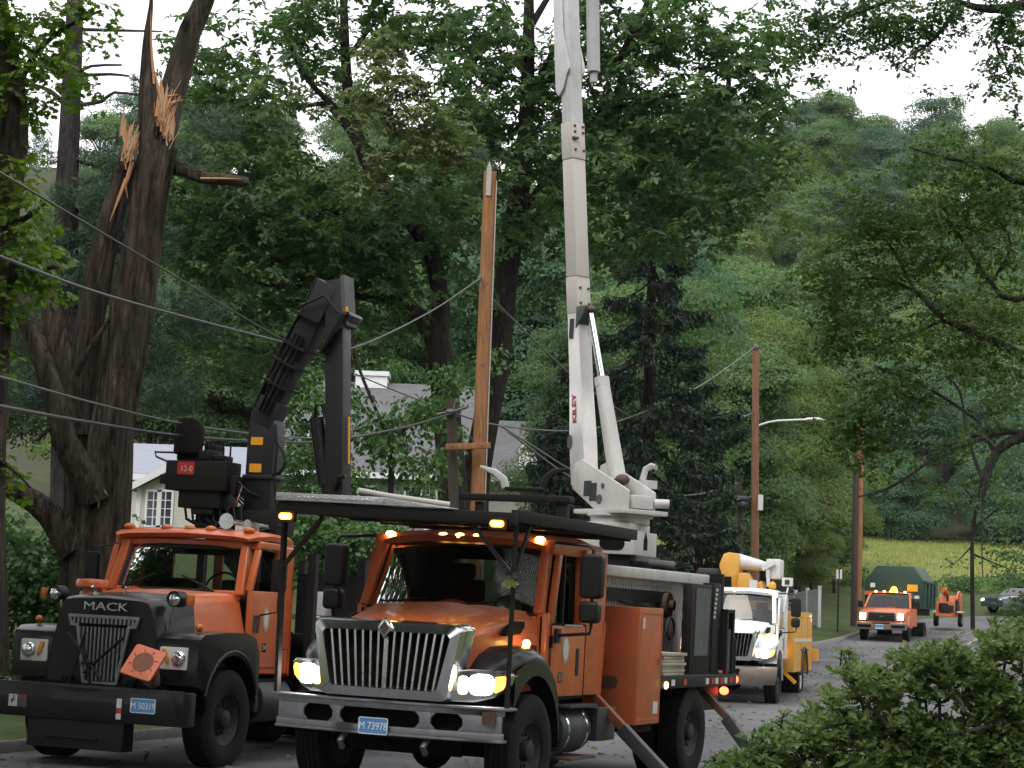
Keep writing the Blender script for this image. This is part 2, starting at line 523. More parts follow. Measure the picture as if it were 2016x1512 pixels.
FIELDM = ground_mat('dry_meadow', (0.10, 0.155, 0.03), (0.20, 0.19, 0.06), (0.22, 0.17, 0.07), 0.16, 2.2, 0.8)
SOIL = ground_mat('forest_floor', (0.03, 0.035, 0.018), (0.05, 0.06, 0.025), (0.07, 0.06, 0.035), 0.4, 5, 0.8)
KERBM = mat('kerb_stone', (0.17, 0.16, 0.15), 0.9, noise=0.7, nscale=5)
BARK = bark_mat('shaggy_bark', (0.008, 0.006, 0.005), (0.18, 0.142, 0.112), 8, (0.055, 0.052, 0.032), 1.0, .12)
BARKD = bark_mat('dark_bark', (0.018, 0.015, 0.013), (0.055, 0.046, 0.038), 9)
BARKP = bark_mat('pine_bark', (0.03, 0.026, 0.028), (0.085, 0.072, 0.070), 9)
BARKG = bark_mat('grey_branch_bark', (0.08, 0.072, 0.064), (0.24, 0.22, 0.195), 14)
L_OAK = leaf_mat('oak_leaves', (0.034, 0.070, 0.024), (0.066, 0.124, 0.042), (0.125, 0.195, 0.070), 0.48)
L_OAKB = leaf_mat('light_oak_leaves', (0.070, 0.105, 0.040), (0.125, 0.165, 0.060), (0.21, 0.235, 0.105), 0.4)
L_MAPLE = leaf_mat('maple_leaves', (0.055, 0.115, 0.022), (0.105, 0.185, 0.030), (0.18, 0.26, 0.05), 0.48)
L_SHRUB = leaf_mat('shrub_leaves', (0.038, 0.090, 0.028), (0.072, 0.150, 0.044), (0.13, 0.22, 0.075), 0.42)
L_FAR = leaf_mat('hill_leaves', (0.050, 0.105, 0.036), (0.095, 0.170, 0.055), (0.19, 0.26, 0.09), 0.45, 0.6)
L_FARB = leaf_mat('hill_leaves_blue', (0.036, 0.085, 0.046), (0.070, 0.145, 0.074), (0.14, 0.22, 0.11), 0.45, 0.6)
L_FARY = leaf_mat('hill_leaves_yellow', (0.075, 0.12, 0.030), (0.13, 0.19, 0.045), (0.22, 0.27, 0.08), 0.45, 0.6)
L_NEAR = leaf_mat('overhanging_leaves', (0.050, 0.098, 0.030), (0.095, 0.155, 0.046), (0.165, 0.225, 0.072), 0.5)
L_SPRUCE = leaf_mat('spruce_needles', (0.015, 0.034, 0.018), (0.030, 0.056, 0.030), (0.060, 0.090, 0.046), 0.2)
L_PINE = leaf_mat('pine_needles', (0.020, 0.046, 0.026), (0.036, 0.072, 0.038), (0.060, 0.105, 0.055), 0.25)
L_BUSH = leaf_mat('foreground_leaves', (0.055, 0.105, 0.030), (0.135, 0.205, 0.060), (0.29, 0.33, 0.15), 0.45)

# ------------------------------------------------------------------ vehicles: shared builders
def frame(loc, yaw, roll=0.0, pitch=0.0):
    """local x = the driver's side (picture right), local y = towards the tail, z up"""
    rot = (pitch, radians(roll), radians(-yaw))
    from mathutils import Euler
    M = Matrix.Translation(Vector(loc)) @ Euler(rot).to_matrix().to_4x4()
    return loc, rot, M

def wheel(T, x, y, r, w, out=1, rim=None, dual=False):
    """rim as the part, tyre and hub as its sub-parts; out = side the dish faces"""
    z = r
    rim = rim or RIM
    rr = r * 0.56
    m = MB()
    m.lathe([(-w * .42 * out, rr * .98), (w * .40 * out, rr), (w * .42 * out, rr * .93), (w * .28 * out, rr * .86), (w * .10 * out, rr * .62), (w * .16 * out, rr * .40), (w * .16 * out, 0.01)], (x, y, z), 'x', 36)
    p = m.build('wheel', rim, T, ang=30)
    h = MB()
    h.lathe([(w * .10 * out, rr * .36), (w * .42 * out, rr * .32), (w * .47 * out, rr * .22), (w * .47 * out, .01)], (x, y, z), 'x', 20)
    for k in range(10):
        a = tau * k / 10
        cx = w * .14 * out
        h.cyl((x + cx, y + cos(a) * rr * .52, z + sin(a) * rr * .52), (x + cx + .03 * out, y + cos(a) * rr * .52, z + sin(a) * rr * .52), .018, n=6)
    h.build('hub', rim, p)
    def tyre(cx):
        t = MB()
        prof = [(-w * .44, rr * .97), (-w * .50, rr * 1.12), (-w * .52, r * .80), (-w * .49, r * .93), (-w * .42, r * .985)]
        for k in range(5):
            u = -w * .36 + k * w * .18
            prof += [(u - w * .055, r), (u + w * .055, r), (u + w * .06, r * .975), (u + w * .115, r * .975)]
        prof = prof[:-2]
        prof += [(w * .42, r * .985), (w * .49, r * .93), (w * .52, r * .80), (w * .50, rr * 1.12), (w * .44, rr * .97)]
        t.lathe(prof, (cx, y, z), 'x', 44, cap=False)
        t.build('tyre', RUBBER, p, ang=28)
    tyre(x)
    if dual: tyre(x - out * w * 1.12)
    return p

def plate(T, s, loc, w=0.305, h=0.155):
    m = MB(); m.prism(rrect(-w / 2, w / 2, -h / 2, h / 2, .018), 'y', -.004, .004)
    p = m.build('number_plate', PLATEB, T); p.location = loc
    fr = MB(); ring(fr, rrect(-w / 2, w / 2, -h / 2, h / 2, .018), rrect(-w / 2 + .008, w / 2 - .008, -h / 2 + .008, h / 2 - .008, .012), 'y', -.007, -.0045)
    fr.build('plate_rim', PLATEW, p)
    text(s, PLATEW, p, (0, -.006, -.004), h * .64, FRONT, .001, 'plate_number', sx=0.84)
    return p

def ribbon(mb, c, w, h, y0, y1):
    mb.prism(rrect(c[0] - w / 2, c[0] + w / 2, c[1] - h / 2, c[1] + h / 2, min(w, h) * .3), 'y', y0, y1)

def intl_cab(T, paint, fpaint, marks=AMBER, lit=True, dirty=False, open_win=True):
    """conventional cab: hood, fenders, grille, lamps, glazing, doors, mirrors"""
    def hs(y, hwt, zt, hwb, zb, r=.13):
        return [(-hwb, y, zb), (-hwb - .01, y, (zb + zt) / 2), (-hwb + .01, y, zt - .2), (-hwt - .02, y, zt - .09), (-hwt + r * .6, y - .02, zt - .012), (-hwt * .45, y - .05, zt + .03), (0, y - .06, zt + .045),
                (hwt * .45, y - .05, zt + .03), (hwt - r * .6, y - .02, zt - .012), (hwt + .02, y, zt - .09), (hwb - .01, y, zt - .2), (hwb + .01, y, (zb + zt) / 2), (hwb, y, zb)]
    m = MB()
    m.loft([hs(.16, .69, 1.62, .70, 1.02), hs(.32, .71, 1.665, .72, 1.02), hs(.7, .76, 1.735, .78, 1.02), hs(1.1, .83, 1.80, .88, 1.05), hs(1.42, .90, 1.855, .97, 1.1)])
    m.quad((-.69, .17, 1.0), (.69, .17, 1.0), (.69, .17, 1.62), (-.69, .17, 1.62))
    hood = m.build('hood', paint, T, ang=50)
    for s in (-1, 1):
        v = MB()
        v.prism([(.72, 1.60), (.80, 1.67), (1.0, 1.745), (1.2, 1.745), (1.21, 1.69), (1.1, 1.62)], 'x', s * .835, s * .90)
        v.build('hood_vent', DARK, hood, bevel=.006)
    # fenders
    for s in (-1, 1):
        m = MB()
        secs = []
        top = [(.30, 1.275), (.36, 1.33), (.46, 1.40), (.66, 1.475), (.92, 1.50), (1.2, 1.44), (1.42, 1.29), (1.55, 1.08), (1.60, .86)]
        for (y, z) in top:
            k = min(1, max(0, (y - .28) / .25))
            xo = .98 + .17 * k
            secs.append([(s * .62, y + .02, z + .02), (s * (xo - .12), y, z + .015), (s * (xo - .03), y + .005, z - .02), (s * xo, y + .012, z - .085), (s * xo, y + .02, z - .13)])
        m.loft(secs)
        # outer skin between top line and wheel arch
        arch = [(.95 + .66 * cos(radians(a)), .52 + .68 * sin(radians(a))) for a in range(190, -15, -18)]
        for i in range(len(top)):
            pass
        n = 24
        def topz(y):
            for (a, b), (c, d) in zip(top, top[1:]):
                if a <= y <= c: return b + (d - b) * (y - a) / (c - a)
            return top[-1][1]
        ys = [.42 + 1.18 * i / n for i in range(n + 1)]
        def archz(y):
            q = (y - .95) / .64
            return .54 + .70 * math.sqrt(max(0, 1 - q * q))
        a1 = [(s * 1.152, y, topz(y) - .12) for y in ys]
        a2 = [(s * 1.155, y, min(archz(y), topz(y) - .05)) for y in ys]
        a3 = [(s * .75, y, min(archz(y), topz(y) - .05)) for y in ys]
        m.loft([a1, a2, a3])
        f = m.build('fender', fpaint, T, ang=50)
        if s > 0 or True:
            l = MB(); l.ell((s * 1.0, 1.02, 1.535), .035, .05, .04); l.cyl((s * 1.0, 1.02, 1.48), (s * 1.0, 1.02, 1.52), .03)
            l.build('fender_marker', AMBERC if lit and s > 0 else AMBERO, f)
    # grille
    g = MB()
    on, mid, inn = [], [], []
    O = [(-.76, 1.70), (.76, 1.70), (.66, .97), (-.66, .97)]
    def trap(wt, wb, z0, z1, r=.06):
        pts = []
        for (cx, cz, a0) in ((wt - r, z1 - r, 0), (-wt + r, z1 - r, 90), (-wb + r, z0 + r, 180), (wb - r, z0 + r, 270)):
            for i in range(5):
                a = radians(a0 + 22.5 * i)
                pts.append((cx + r * cos(a), cz + r * sin(a)))
        return pts
    r1, r2, r3, r4 = trap(.79, .67, .965, 1.70, .07), trap(.755, .655, .98, 1.675, .06), trap(.66, .56, 1.065, 1.595, .05), trap(.64, .545, 1.08, 1.58, .05)
    L = lambda poly, y: [(a, y, b) for a, b in poly]
    g.loft([L(r1, .26), L(r1, .08), L(r2, .0), L(r3, -.02), L(r4, .05)], closed=True)
    gr = g.build('grille_surround', CHROME, T, ang=45)
    b = MB(); b.prism(r4, 'y', .085, .10); b.build('radiator', DARK, gr)
    for k in range(15):
        xt = -.585 + k * 1.17 / 14
        xb = xt * .86
        b = MB(); b.bar((xb, .03, 1.07), (xt, .03, 1.60), .05, .022 if k != 7 else .045, up=(1, 0, 0))
        b.build('grille_bar', CHROME, gr)
    d = MB(); d.prism([(0, 1.52), (.075, 1.625), (0, 1.73), (-.075, 1.625)], 'y', -.05, .0)
    e = d.build('emblem', CHROME, gr, bevel=.006)
    d = MB(); d.prism([(0, 1.56), (.05, 1.625), (0, 1.69), (-.05, 1.625)], 'y', -.056, -.051); d.build('emblem_inset', RUST, e)
    # lamps
    for s in (-1, 1):
        sh = lambda q: (q[0], q[1] + max(0, abs(q[0]) - .66) * .55, q[2])
        m = MB()
        poly = [(.655, 1.09), (.70, 1.27), (.84, 1.29), (1.10, 1.285), (1.155, 1.25), (1.14, 1.16), (1.02, 1.035), (.86, .985), (.665, .985)]
        m.prism([(s * a, c) for a, c in poly], 'y', .06, .22, sh)
        hl = m.build('headlight', CHROME, T, bevel=.012)
        m = MB(); m.prism([(s * (.915 + a), 1.15 + c) for a, c in rrect(-.095, .095, -.095, .095, .06)], 'y', .025, .075, sh)
        m.build('lamp_lens', HEAD if lit else LENS, hl, bevel=.01)
        m = MB(); m.prism([(s * (.80 + a), 1.14 + c) for a, c in rrect(-.075, .0, -.085, .085, .03)], 'y', .045, .075, sh)
        m.build('inner_reflector', HEADW if lit else LENS, hl)
        m = MB(); m.prism([(s * a, c) for a, c in [(1.03, 1.08), (1.03, 1.225), (1.10, 1.235), (1.12, 1.20), (1.09, 1.12)]], 'y', .035, .085, sh)
        m.build('turn_signal', AMBER if lit else AMBERO, hl, bevel=.008)
    # cab shell
    m = MB()
    for s in (-1, 1):
        m.prism([(1.42, 1.02), (1.50, 1.02), (1.50, 1.84), (1.42, 1.84)], 'x', s * .9, s * 1.05)            # cowl side
        m.bar((s * .955, 1.42, 1.82), (s * .90, 1.70, 2.50), .10, .10, up=(1, 0, 0))                          # A pillar
        m.prism([(2.46, 1.02), (3.02, 1.02), (3.04, 2.50), (2.40, 2.50)], 'x', s * .93, s * 1.06)             # rear quarter
        m.prism([(1.62, 2.42), (3.03, 2.42), (3.02, 2.56), (1.66, 2.56)], 'x', s * .86, s * 1.0)             # top rail
    m.box(-1.05, 1.05, 2.98, 3.04, 1.02, 1.75)
    m.box(-1.05, -.7, 2.98, 3.04, 1.75, 2.5); m.box(.7, 1.05, 2.98, 3.04, 1.75, 2.5); m.box(-.7, .7, 2.98, 3.04, 2.38, 2.5)
    m.box(-.93, .93, 1.40, 1.46, 1.1, 1.83)
    cab = m.build('cab', paint, T, bevel=.02)
    def rf(y, hw, z, dz, yb=0):
        return [(-hw, y + .06, z - dz), (-hw + .015, y + .04, z - dz * .35), (-hw + .14, y + .01, z), (-hw * .4, y - yb, z + .03), (hw * .4, y - yb, z + .03), (hw - .14, y + .01, z), (hw - .015, y + .04, z - dz * .35), (hw, y + .06, z - dz)]
    m = MB(); m.loft([rf(1.60, .86, 2.475, .03, .06), rf(1.58, .90, 2.535, .09, .08), rf(1.72, .95, 2.585, .13, .05), rf(2.1, .98, 2.62, .15), rf(2.7, .99, 2.62, .15), rf(3.0, .98, 2.58, .12), rf(3.05, .95, 2.50, .05)])
    roof = m.build('roof', paint, cab, ang=50)
    for x in (-.83, -.19, 0, .19, .83):
        l = MB(); l.ell((x, 1.60 + abs(x) * .07 - (.05 if abs(x) < .5 else 0), 2.565), .052, .05, .03)
        l.build('roof_marker', AMBERC, roof)
    m = MB()
    rows = []
    for (hw, y, z) in ((.93, 1.30, 1.83), (.90, 1.40, 2.05), (.87, 1.50, 2.28), (.85, 1.58, 2.49)):
        rows.append([(hw * u, y + .13 * u * u, z - .02 * u * u) for u in [k / 6 - 1 for k in range(13)]])
    m.loft(rows)
    ws = m.build('windshield', GLASS, cab, ang=60)
    sm = MB()
    sm.tube([(r[0], r[1] - .006, r[2]) for r in rows[0]], .022, 6); sm.tube([(r[0], r[1] - .006, r[2]) for r in rows[-1]], .02, 6)
    sm.tube([rw[0] for rw in rows], .022, 6); sm.tube([rw[-1] for rw in rows], .022, 6)
    sm.build('windshield_seal', PLASTIC, ws)
    for x0, x1 in ((-.75, -.22), (.02, .58)):
        w_ = MB(); w_.tube([(x0, 1.36, 1.875), (x0 + .2, 1.31, 1.885), (x1, 1.30, 1.93)], .011, 5); w_.build('wiper', PLASTIC, ws)
    for s in (-1, 1):
        g_ = MB(); g_.box(min(s * .972, s * .99), max(s * .972, s * .99), 1.413, 1.43, 1.1, 1.80); g_.build('hood_gap', DARK, hood)
        g_ = MB(); g_.box(min(s * .93, s * .975), max(s * .93, s * .975), 1.30, 1.36, 1.42, 1.52); g_.build('hood_latch', PLASTIC, hood, bevel=.01)
    # inside
    m = MB(); m.ell((-.05, 1.55, 1.84), .22, .1, .09); m.ell((.1, 1.58, 1.83), .16, .1, .07); m.build('cloth_on_dash', REDSIGN if open_win else SEATM, cab)
    m = MB(); m.box(-.92, .92, 1.75, 2.95, 2.50, 2.51)
    for s in (-1, 1): m.box(min(s * .915, s * .925), max(s * .915, s * .925), 2.40, 2.96, 1.1, 2.5); m.box(min(s * .97, s * .985), max(s * .97, s * .985), 1.5, 2.46, 1.1, 1.71)
    m.box(-.92, .92, 2.955, 2.97, 1.1, 1.76); m.box(-.92, -.69, 2.955, 2.97, 1.76, 2.5); m.box(.69, .92, 2.955, 2.97, 1.76, 2.5); m.box(-.69, .69, 2.955, 2.97, 2.37, 2.5)
    m.build('interior_lining', PLASTIC, cab)
    m = MB(); m.box(-.9, .9, 1.47, 1.75, 1.62, 1.80); m.build('dashboard', PLASTIC, cab, bevel=.03)
    for x in (-.48, .48):
        m = MB(); m.box(x - .25, x + .25, 2.35, 2.75, 1.25, 1.5); m.box(x - .25, x + .25, 2.68, 2.82, 1.5, 2.15); m.box(x - .14, x + .14, 2.7, 2.8, 2.15, 2.32)
        m.build('seat', SEATM, cab, bevel=.04)
    m = MB(); m.tube([(.48 + .21 * cos(a), 1.88 + .09 * sin(a), 1.86 + .17 * sin(a)) for a in [tau * k / 24 for k in range(25)]], .016, 6, cap=False); m.bar((.48, 1.88, 1.86), (.48, 1.7, 1.7), .04, .04); m.build('steering_wheel', PLASTIC, cab)
    m = MB(); m.box(-1.0, 1.0, 1.45, 3.0, 1.02, 1.12); m.build('cab_floor', DARK, cab)
    m = MB(); m.quad((-.7, 3.01, 1.75), (.7, 3.01, 1.75), (.7, 3.01, 2.38), (-.7, 3.01, 2.38)); m.build('rear_window', GLASSD, cab)
    # doors
    for s in (-1, 1):
        m = MB()
        m.prism([(1.51, 1.02), (2.45, 1.02), (2.45, 1.72), (1.51, 1.72)], 'x', s * 1.0, s * 1.065)
        m.prism([(1.51, 1.72), (1.60, 1.72), (1.76, 2.42), (1.68, 2.42)], 'x', s * .99, s * 1.05)
        m.prism([(2.36, 1.72), (2.45, 1.72), (2.40, 2.42), (2.33, 2.42)], 'x', s * .99, s * 1.05)
        d = m.build('door', paint, T, bevel=.014)
        if s < 0 or not open_win:
            m = MB(); m.quad((s * 1.02, 1.60, 1.72), (s * 1.02, 2.36, 1.72), (s * 1.01, 2.33, 2.42), (s * 1.01, 1.76, 2.42)); m.build('door_window', GLASSD, d)
        else:
            m = MB(); m.prism([(1.60, 1.72), (1.82, 1.72), (1.82, 2.42), (1.76, 2.42)], 'x', 1.015, 1.022); m.build('vent_window', GLASS, d)
            m = MB(); m.box(1.02, 1.055, 1.81, 1.835, 1.72, 2.42); m.build('window_post', PLASTIC, d)
            m = MB(); m.box(1.06, 1.075, 1.84, 2.34, 1.715, 1.735); m.build('sill_strip', LENS, d)
        m = MB(); m.prism(rrect(2.20, 2.28, 1.22, 1.50, .03), 'x', s * 1.06, s * 1.07); m.build('handle', PLASTIC, d)
        m = MB(); ring(m, [(1.495, 1.0), (2.462, 1.0), (2.462, 1.74), (1.495, 1.74)], [(1.508, 1.015), (2.45, 1.015), (2.45, 1.725), (1.508, 1.725)], 'x', s * 1.061, s * 1.0665); m.box(min(s * 1.05, s * 1.075), max(s * 1.05, s * 1.075), 1.49, 1.53, 1.5, 1.62); m.box(min(s * 1.05, s * 1.075), max(s * 1.05, s * 1.075), 1.49, 1.53, 1.1, 1.2); m.build('door_gap', DARK, d)
    # mirrors
    for s in (-1, 1):
        x = s * 1.42
        m = MB()
        m.tube([(s * 1.05, 1.62, 1.62), (x, 1.62, 1.66), (x + s * .01, 1.62, 1.74), (x, 1.62, 2.48), (x - s * .04, 1.62, 2.52), (s * 1.0, 1.66, 2.54)], .017, 7)
        m.box(min(s * 1.04, s * 1.1), max(s * 1.04, s * 1.1), 1.57, 1.67, 1.55, 1.69)
        mi = m.build('mirror_arm', PLASTIC, T)
        m = MB(); m.prism(rrect(x - .115, x + .115, 2.0, 2.44, .05), 'y', 1.55, 1.69); m.build('mirror', PLASTIC, mi, bevel=.035, seg=3)
        m = MB(); m.prism(rrect(x - .105, x + .095, 1.76, 1.975, .05), 'y', 1.54, 1.69); m.build('convex_mirror', PLASTIC, mi, bevel=.04, seg=3)
    # chassis
    m = MB(); m.box(-.46, -.38, .2, 7.3, .62, .92); m.box(.38, .46, .2, 7.3, .62, .92); m.box(-.38, .38, 1.0, 1.1, .6, .8); m.box(-.7, .7, .3, 1.4, .75, 1.02)
    m.cyl((-1.0, .95, .5), (1.0, .95, .5), .07); m.ell((.1, .95, .48), .2, .2, .2); m.box(-.6, .6, .5, .55, .45, 1.0)
    m.build('chassis', DARK, T)
    for s in (-1, 1):
        wheel(T, s * 1.0, .95, .53, .29, s)
    return cab

# ------------------------------------------------------------------ orange bucket truck
loc, rot, MI = frame((-1.113, 19.16, 0), 22.9, 1.0)
T = thing('bucket_truck', 'orange bucket truck with chrome grille, overhead rack and tall white boom, front and centre', 'truck', loc, rot)
INT = T
cab = intl_cab(T, ORANGE, BLACK)
for s in (-1, 1):
    wheel(T, s * 1.02, 5.93, .53, .28, s, dual=True)
# bumper with its three openings
m = MB()
holes = [(-.86, -.53), (-.45, .38), (.49, .80)]
xs = [-1.16] + [v for h in holes for v in h] + [1.16]
bs = lambda q: (q[0], q[1] + .12 * (abs(q[0]) / 1.16) ** 2, q[2])
for i in range(0, len(xs), 2):
    m.prism([(xs[i], .72), (xs[i + 1], .72), (xs[i + 1], .875), (xs[i], .875)], 'y', 0, .03, bs)
def strip(z0, z1, y0, y1, x0=-1.18, x1=1.18):
    n = 12
    for k in range(n):
        a, b = x0 + (x1 - x0) * k / n, x0 + (x1 - x0) * (k + 1) / n
        m.hexa([bs((a, y0, z0)), bs((b, y0, z0)), bs((b, y1, z0)), bs((a, y1, z0)), bs((a, y0, z1)), bs((b, y0, z1)), bs((b, y1, z1)), bs((a, y1, z1))])
strip(.875, .93, 0, .03); strip(.93, .955, -.035, .16, -1.22, 1.24); strip(.66, .72, 0, .03); strip(.635, .66, -.03, .1)
for (a, b) in holes:                                  # chamfered corners of the openings
    for (x, sx) in ((a, 1), (b, -1)):
        for (z, sz) in ((.72, 1), (.875, -1)):
            m.prism([(x, z), (x + sx * .05, z), (x, z + sz * .05)], 'y', .002, .028, bs)
bump = m.build('bumper', STEEL, T, bevel=.004)
m = MB(); m.box(-1.0, 1.0, .17, .19, .6, .93); m.build('bumper_recess', DARK, bump)
m = MB(); m.box(.90, 1.04, .0, .02, .80, .93)
m = MB(); m.prism(rrect(.985, 1.12, .80, .915, .01), 'y', .07, .088); m.build('bumper_reflector', RUST, bump)
plate(T, 'M 73978', (-.06, -.045, .715))
for x in (-.42, .44):
    m = MB(); m.tube([(x, .1, .62), (x, .0, .55), (x, .06, .49)], .03, 8); m.build('tow_hook', STEEL, T)
# overhead rack
m = MB()
m.box(-1.25, 1.24, 0, .07, 2.645, 2.76); m.box(1.17, 1.24, .07, 3.42, 2.68, 2.79); m.box(-1.25, -1.18, .07, 3.42, 2.68, 2.79)
m.box(-1.18, 1.17, 3.35, 3.42, 2.66, 2.79)
for y in (.7, 1.4, 2.1, 2.8): m.box(-1.18, 1.17, y, y + .06, 2.66, 2.74)
rack = m.build('overhead_rack', MATBLACK, T, bevel=.006)
m = MB()
for sg in (1, -1):
    c_ = -4.0
    while c_ < 8.0:                                   # strands x = sg*(y-c)/2 clipped to the deck
        y0_, y1_ = .07, 3.35
        xa, xb = sg * (y0_ - c_) * .62, sg * (y1_ - c_) * .62
        lo, hi = -1.18, 1.17
        t0_, t1_ = 0.0, 1.0
        dx_ = xb - xa
        ta, tb = sorted(((lo - xa) / dx_, (hi - xa) / dx_))
        t0_, t1_ = max(0, ta), min(1, tb)
        if t1_ - t0_ > .02:
            m.bar((xa + dx_ * t0_, y0_ + 3.28 * t0_, 2.748 + .004 * sg), (xa + dx_ * t1_, y0_ + 3.28 * t1_, 2.748 + .004 * sg), .016, .006)
        c_ += .05
m.build('mesh_deck', MATBLACK, rack)
rack.rotation_euler = (0, radians(.9), 0); rack.location = (-.042, 0, 0.0)
m = MB(); m.hexa([(-1.26, -.03, 2.768), (-.10, -.03, 2.768), (-.10, .5, 2.768), (-1.26, .5, 2.768), (-1.26, -.03, 2.842), (-.10, -.03, 2.842), (-.10, .5, 2.842), (-1.26, .5, 2.842)])
m.hexa([(-.098, -.026, 2.766), (.62, -.026, 2.766), (.62, .1, 2.766), (-.098, .1, 2.766), (-.098, -.026, 2.84), (.62, -.026, 2.775), (.62, .1, 2.775), (-.098, .1, 2.84)])
tp = m.build('tread_plate', ALU, rack, bevel=.008)
for k in range(17):
    m = MB(); x = -1.0 + k * .048; m.ell((x, -.033, 2.803 + .006 * (k % 2)), .016, .006, .011, 8, 5); m.build('tread_stud', ALU, tp)
m = MB(); m.tube([(-.78, .75, 2.93), (-.55, 1.0, 2.9), (-.05, 1.35, 2.86)], .034, 12); m.build('rolled_pipe', BOOMB, rack)
for s, x0 in ((1, 1.20), (-1, -1.20)):
    m = MB()
    m.bar((x0, .14, .95), (x0 + .015 * s, .10, 2.66), .045, .045)
    m.bar((x0 + .01 * s, .11, 2.15), (x0 - s * .42, .06, 2.64), .035, .035)
    if s > 0: m.bar((x0 + .01, .11, 2.15), (x0 + .02, .42, 2.64), .03, .03)
    m.build('rack_upright', MATBLACK, T)
for x in (-1.12, 1.09):
    m = MB(); m.prism(rrect(x - .09, x + .09, 2.575, 2.685, .02), 'y', -.05, .0); st = m.build('strobe_housing', MATBLACK, T)
    m = MB(); m.prism(rrect(x - .068, x + .068, 2.60, 2.662, .028), 'y', -.075, -.052); st2 = m.build('strobe_lens', AMBER, st, bevel=.01)
    m = MB(); m.prism(rrect(x - .052, x + .052, 2.613, 2.649, .017), 'y', -.079, -.0755); m.build('strobe_core', AMBERC, st2)
# boom rest with two hooks
m = MB()
m.box(-.9, .42, 3.46, 3.62, 3.04, 3.115); m.box(.24, .38, 3.5, 3.6, 2.76, 3.03); m.box(-.72, -.62, 3.5, 3.6, 2.76, 3.03)
m.box(-.36, .12, 3.47, 3.6, 3.16, 3.2)
br = m.build('boom_rest', MATBLACK, T, bevel=.01)
for s, c in ((-1, -.53), (1, .08)):
    hk = MB(); x = c
    hk.tube([(x - s * .16, 3.53, 3.19), (x - s * .13, 3.53, 3.28), (x - s * .02, 3.53, 3.36), (x + s * .16, 3.53, 3.42)] if s < 0 else [(x, 3.53, 3.19), (x + .03, 3.53, 3.3), (x + .12, 3.53, 3.38), (x + .26, 3.53, 3.41)], [.05, .05, .04, .015], 8, flat=.5)
    hk.build('rest_hook', BOOMW if s < 0 else MATBLACK, br)
# tool box, deck, rear body
m = MB(); m.box(.62, 1.24, 3.62, 4.42, .69, 1.95)
tb = m.build('tool_box', ORANGE2, T, bevel=.012)
m = MB(); ring(m, rrect(3.66, 4.38, .74, 1.90, .02), rrect(3.675, 4.365, .755, 1.885, .02), 'x', 1.241, 1.246); m.build('box_door_seam', ORANGE, tb)
for (y0, y1, z0, z1, M_) in ((3.72, 3.79, 1.72, 1.84, WREF), (4.17, 4.32, .80, .93, WREF), (4.28, 4.32, 1.33, 1.40, REDR)):
    m = MB(); m.box(1.2425, 1.2485, y0, y1, z0, z1); m.build('box_sticker', M_, tb)
m = MB(); m.prism(rrect(.70, 1.02, 1.06, 1.20, .06), 'y', 3.612, 3.6185); m.build('smear_stain', RUST, tb)  # thin patch for the dark smear stain on the box front
m = MB(); m.box(.6, 1.15, 3.70, 4.4, .60, .69); m.build('box_mount', DARK, tb)
m = MB(); m.box(-1.24, .60, 3.06, 4.43, 1.06, 1.20); m.box(-1.24, 1.22, 4.43, 7.46, 1.06, 1.20); m.box(-.55, .55, 3.1, 7.4, .92, 1.06); m.box(-1.0, 1.0, 6.6, 7.42, .75, 1.06)
deck = m.build('flatbed', MATBLACK, T, bevel=.01)
for y, M_ in ((4.86, WREF), (5.3, REDR), (6.16, WREF), (6.38, REDR), (6.55, WREF), (6.75, REDR), (6.92, WREF), (7.14, REDR)):
    m = MB(); m.box(1.222, 1.228, y, y + .11, 1.09, 1.16); m.build('side_reflector', M_, deck)
m = MB(); m.ell((1.225, 4.66, 1.10), .025, .045, .04); m.build('side_marker', AMBERC, deck)
m = MB(); m.ell((1.16, 7.50, 1.13), .07, .04, .06); m.build('tail_lamp', REDL, deck)
m = MB(); m.ell((1.05, 7.50, .98), .06, .04, .05); m.build('tail_lamp', REDL, deck)
MESHP = line_mat('expanded_mesh', (0.40, 0.38, 0.35), (0.25, 0.24, 0.22), 0.045)
m = MB(); m.box(.50, .52, 4.0, 7.3, 1.2, 2.32); mp = m.build('mesh_guard', MESHP, T)
m = MB()
for k in range(36):
    y = 4.0 + k * .0935
    m.tube([(.53, y, 1.2), (.53, y + 1.12 * .42, 2.32)] if y + .47 < 7.3 else [(.53, y, 1.2), (.53, 7.3, 1.2 + (7.3 - y) / .42)], .007, 4)
    m.tube([(.532, y, 1.2), (.532, y - 1.12 * .42, 2.32)] if y - .47 > 4.0 else [(.532, y, 1.2), (.532, 4.0, 1.2 + (y - 4.0) / .42)], .007, 4)
m.build('mesh_strands', BOOMB, mp)
m = MB(); m.box(.54, .60, 4.0, 6.6, 2.02, 2.16); m.bar((.58, 4.2, 2.1), (.58, 6.2, 1.9), .05, .05); m.box(.5, .58, 4.0, 7.3, 2.32, 2.36); m.build('guard_rail', MATBLACK, mp)
m = MB(); m.cyl((.55, 6.38, 2.0), (.66, 6.38, 2.0), .15, n=24); m.cyl((.66, 6.38, 2.0), (.72, 6.38, 2.0), .06)
rl = m.build('hose_reel', RUST, T)
m = MB(); m.tube([(.68, 6.38 + .14 * cos(a), 1.72 + .13 * sin(a)) for a in [tau * k / 20 for k in range(21)]], .018, 6, cap=False); m.build('hose_loop', CABLE, rl)
m = MB(); m.hexa([(.78, 3.3, 2.27), (.96, 3.3, 2.27), (.96, 7.0, 2.27), (.78, 7.0, 2.27), (.78, 3.3, 2.385), (.96, 3.3, 2.385), (.96, 7.0, 2.40), (.78, 7.0, 2.40)])
m.build('stowed_jib', BOOMW, T, bevel=.02)
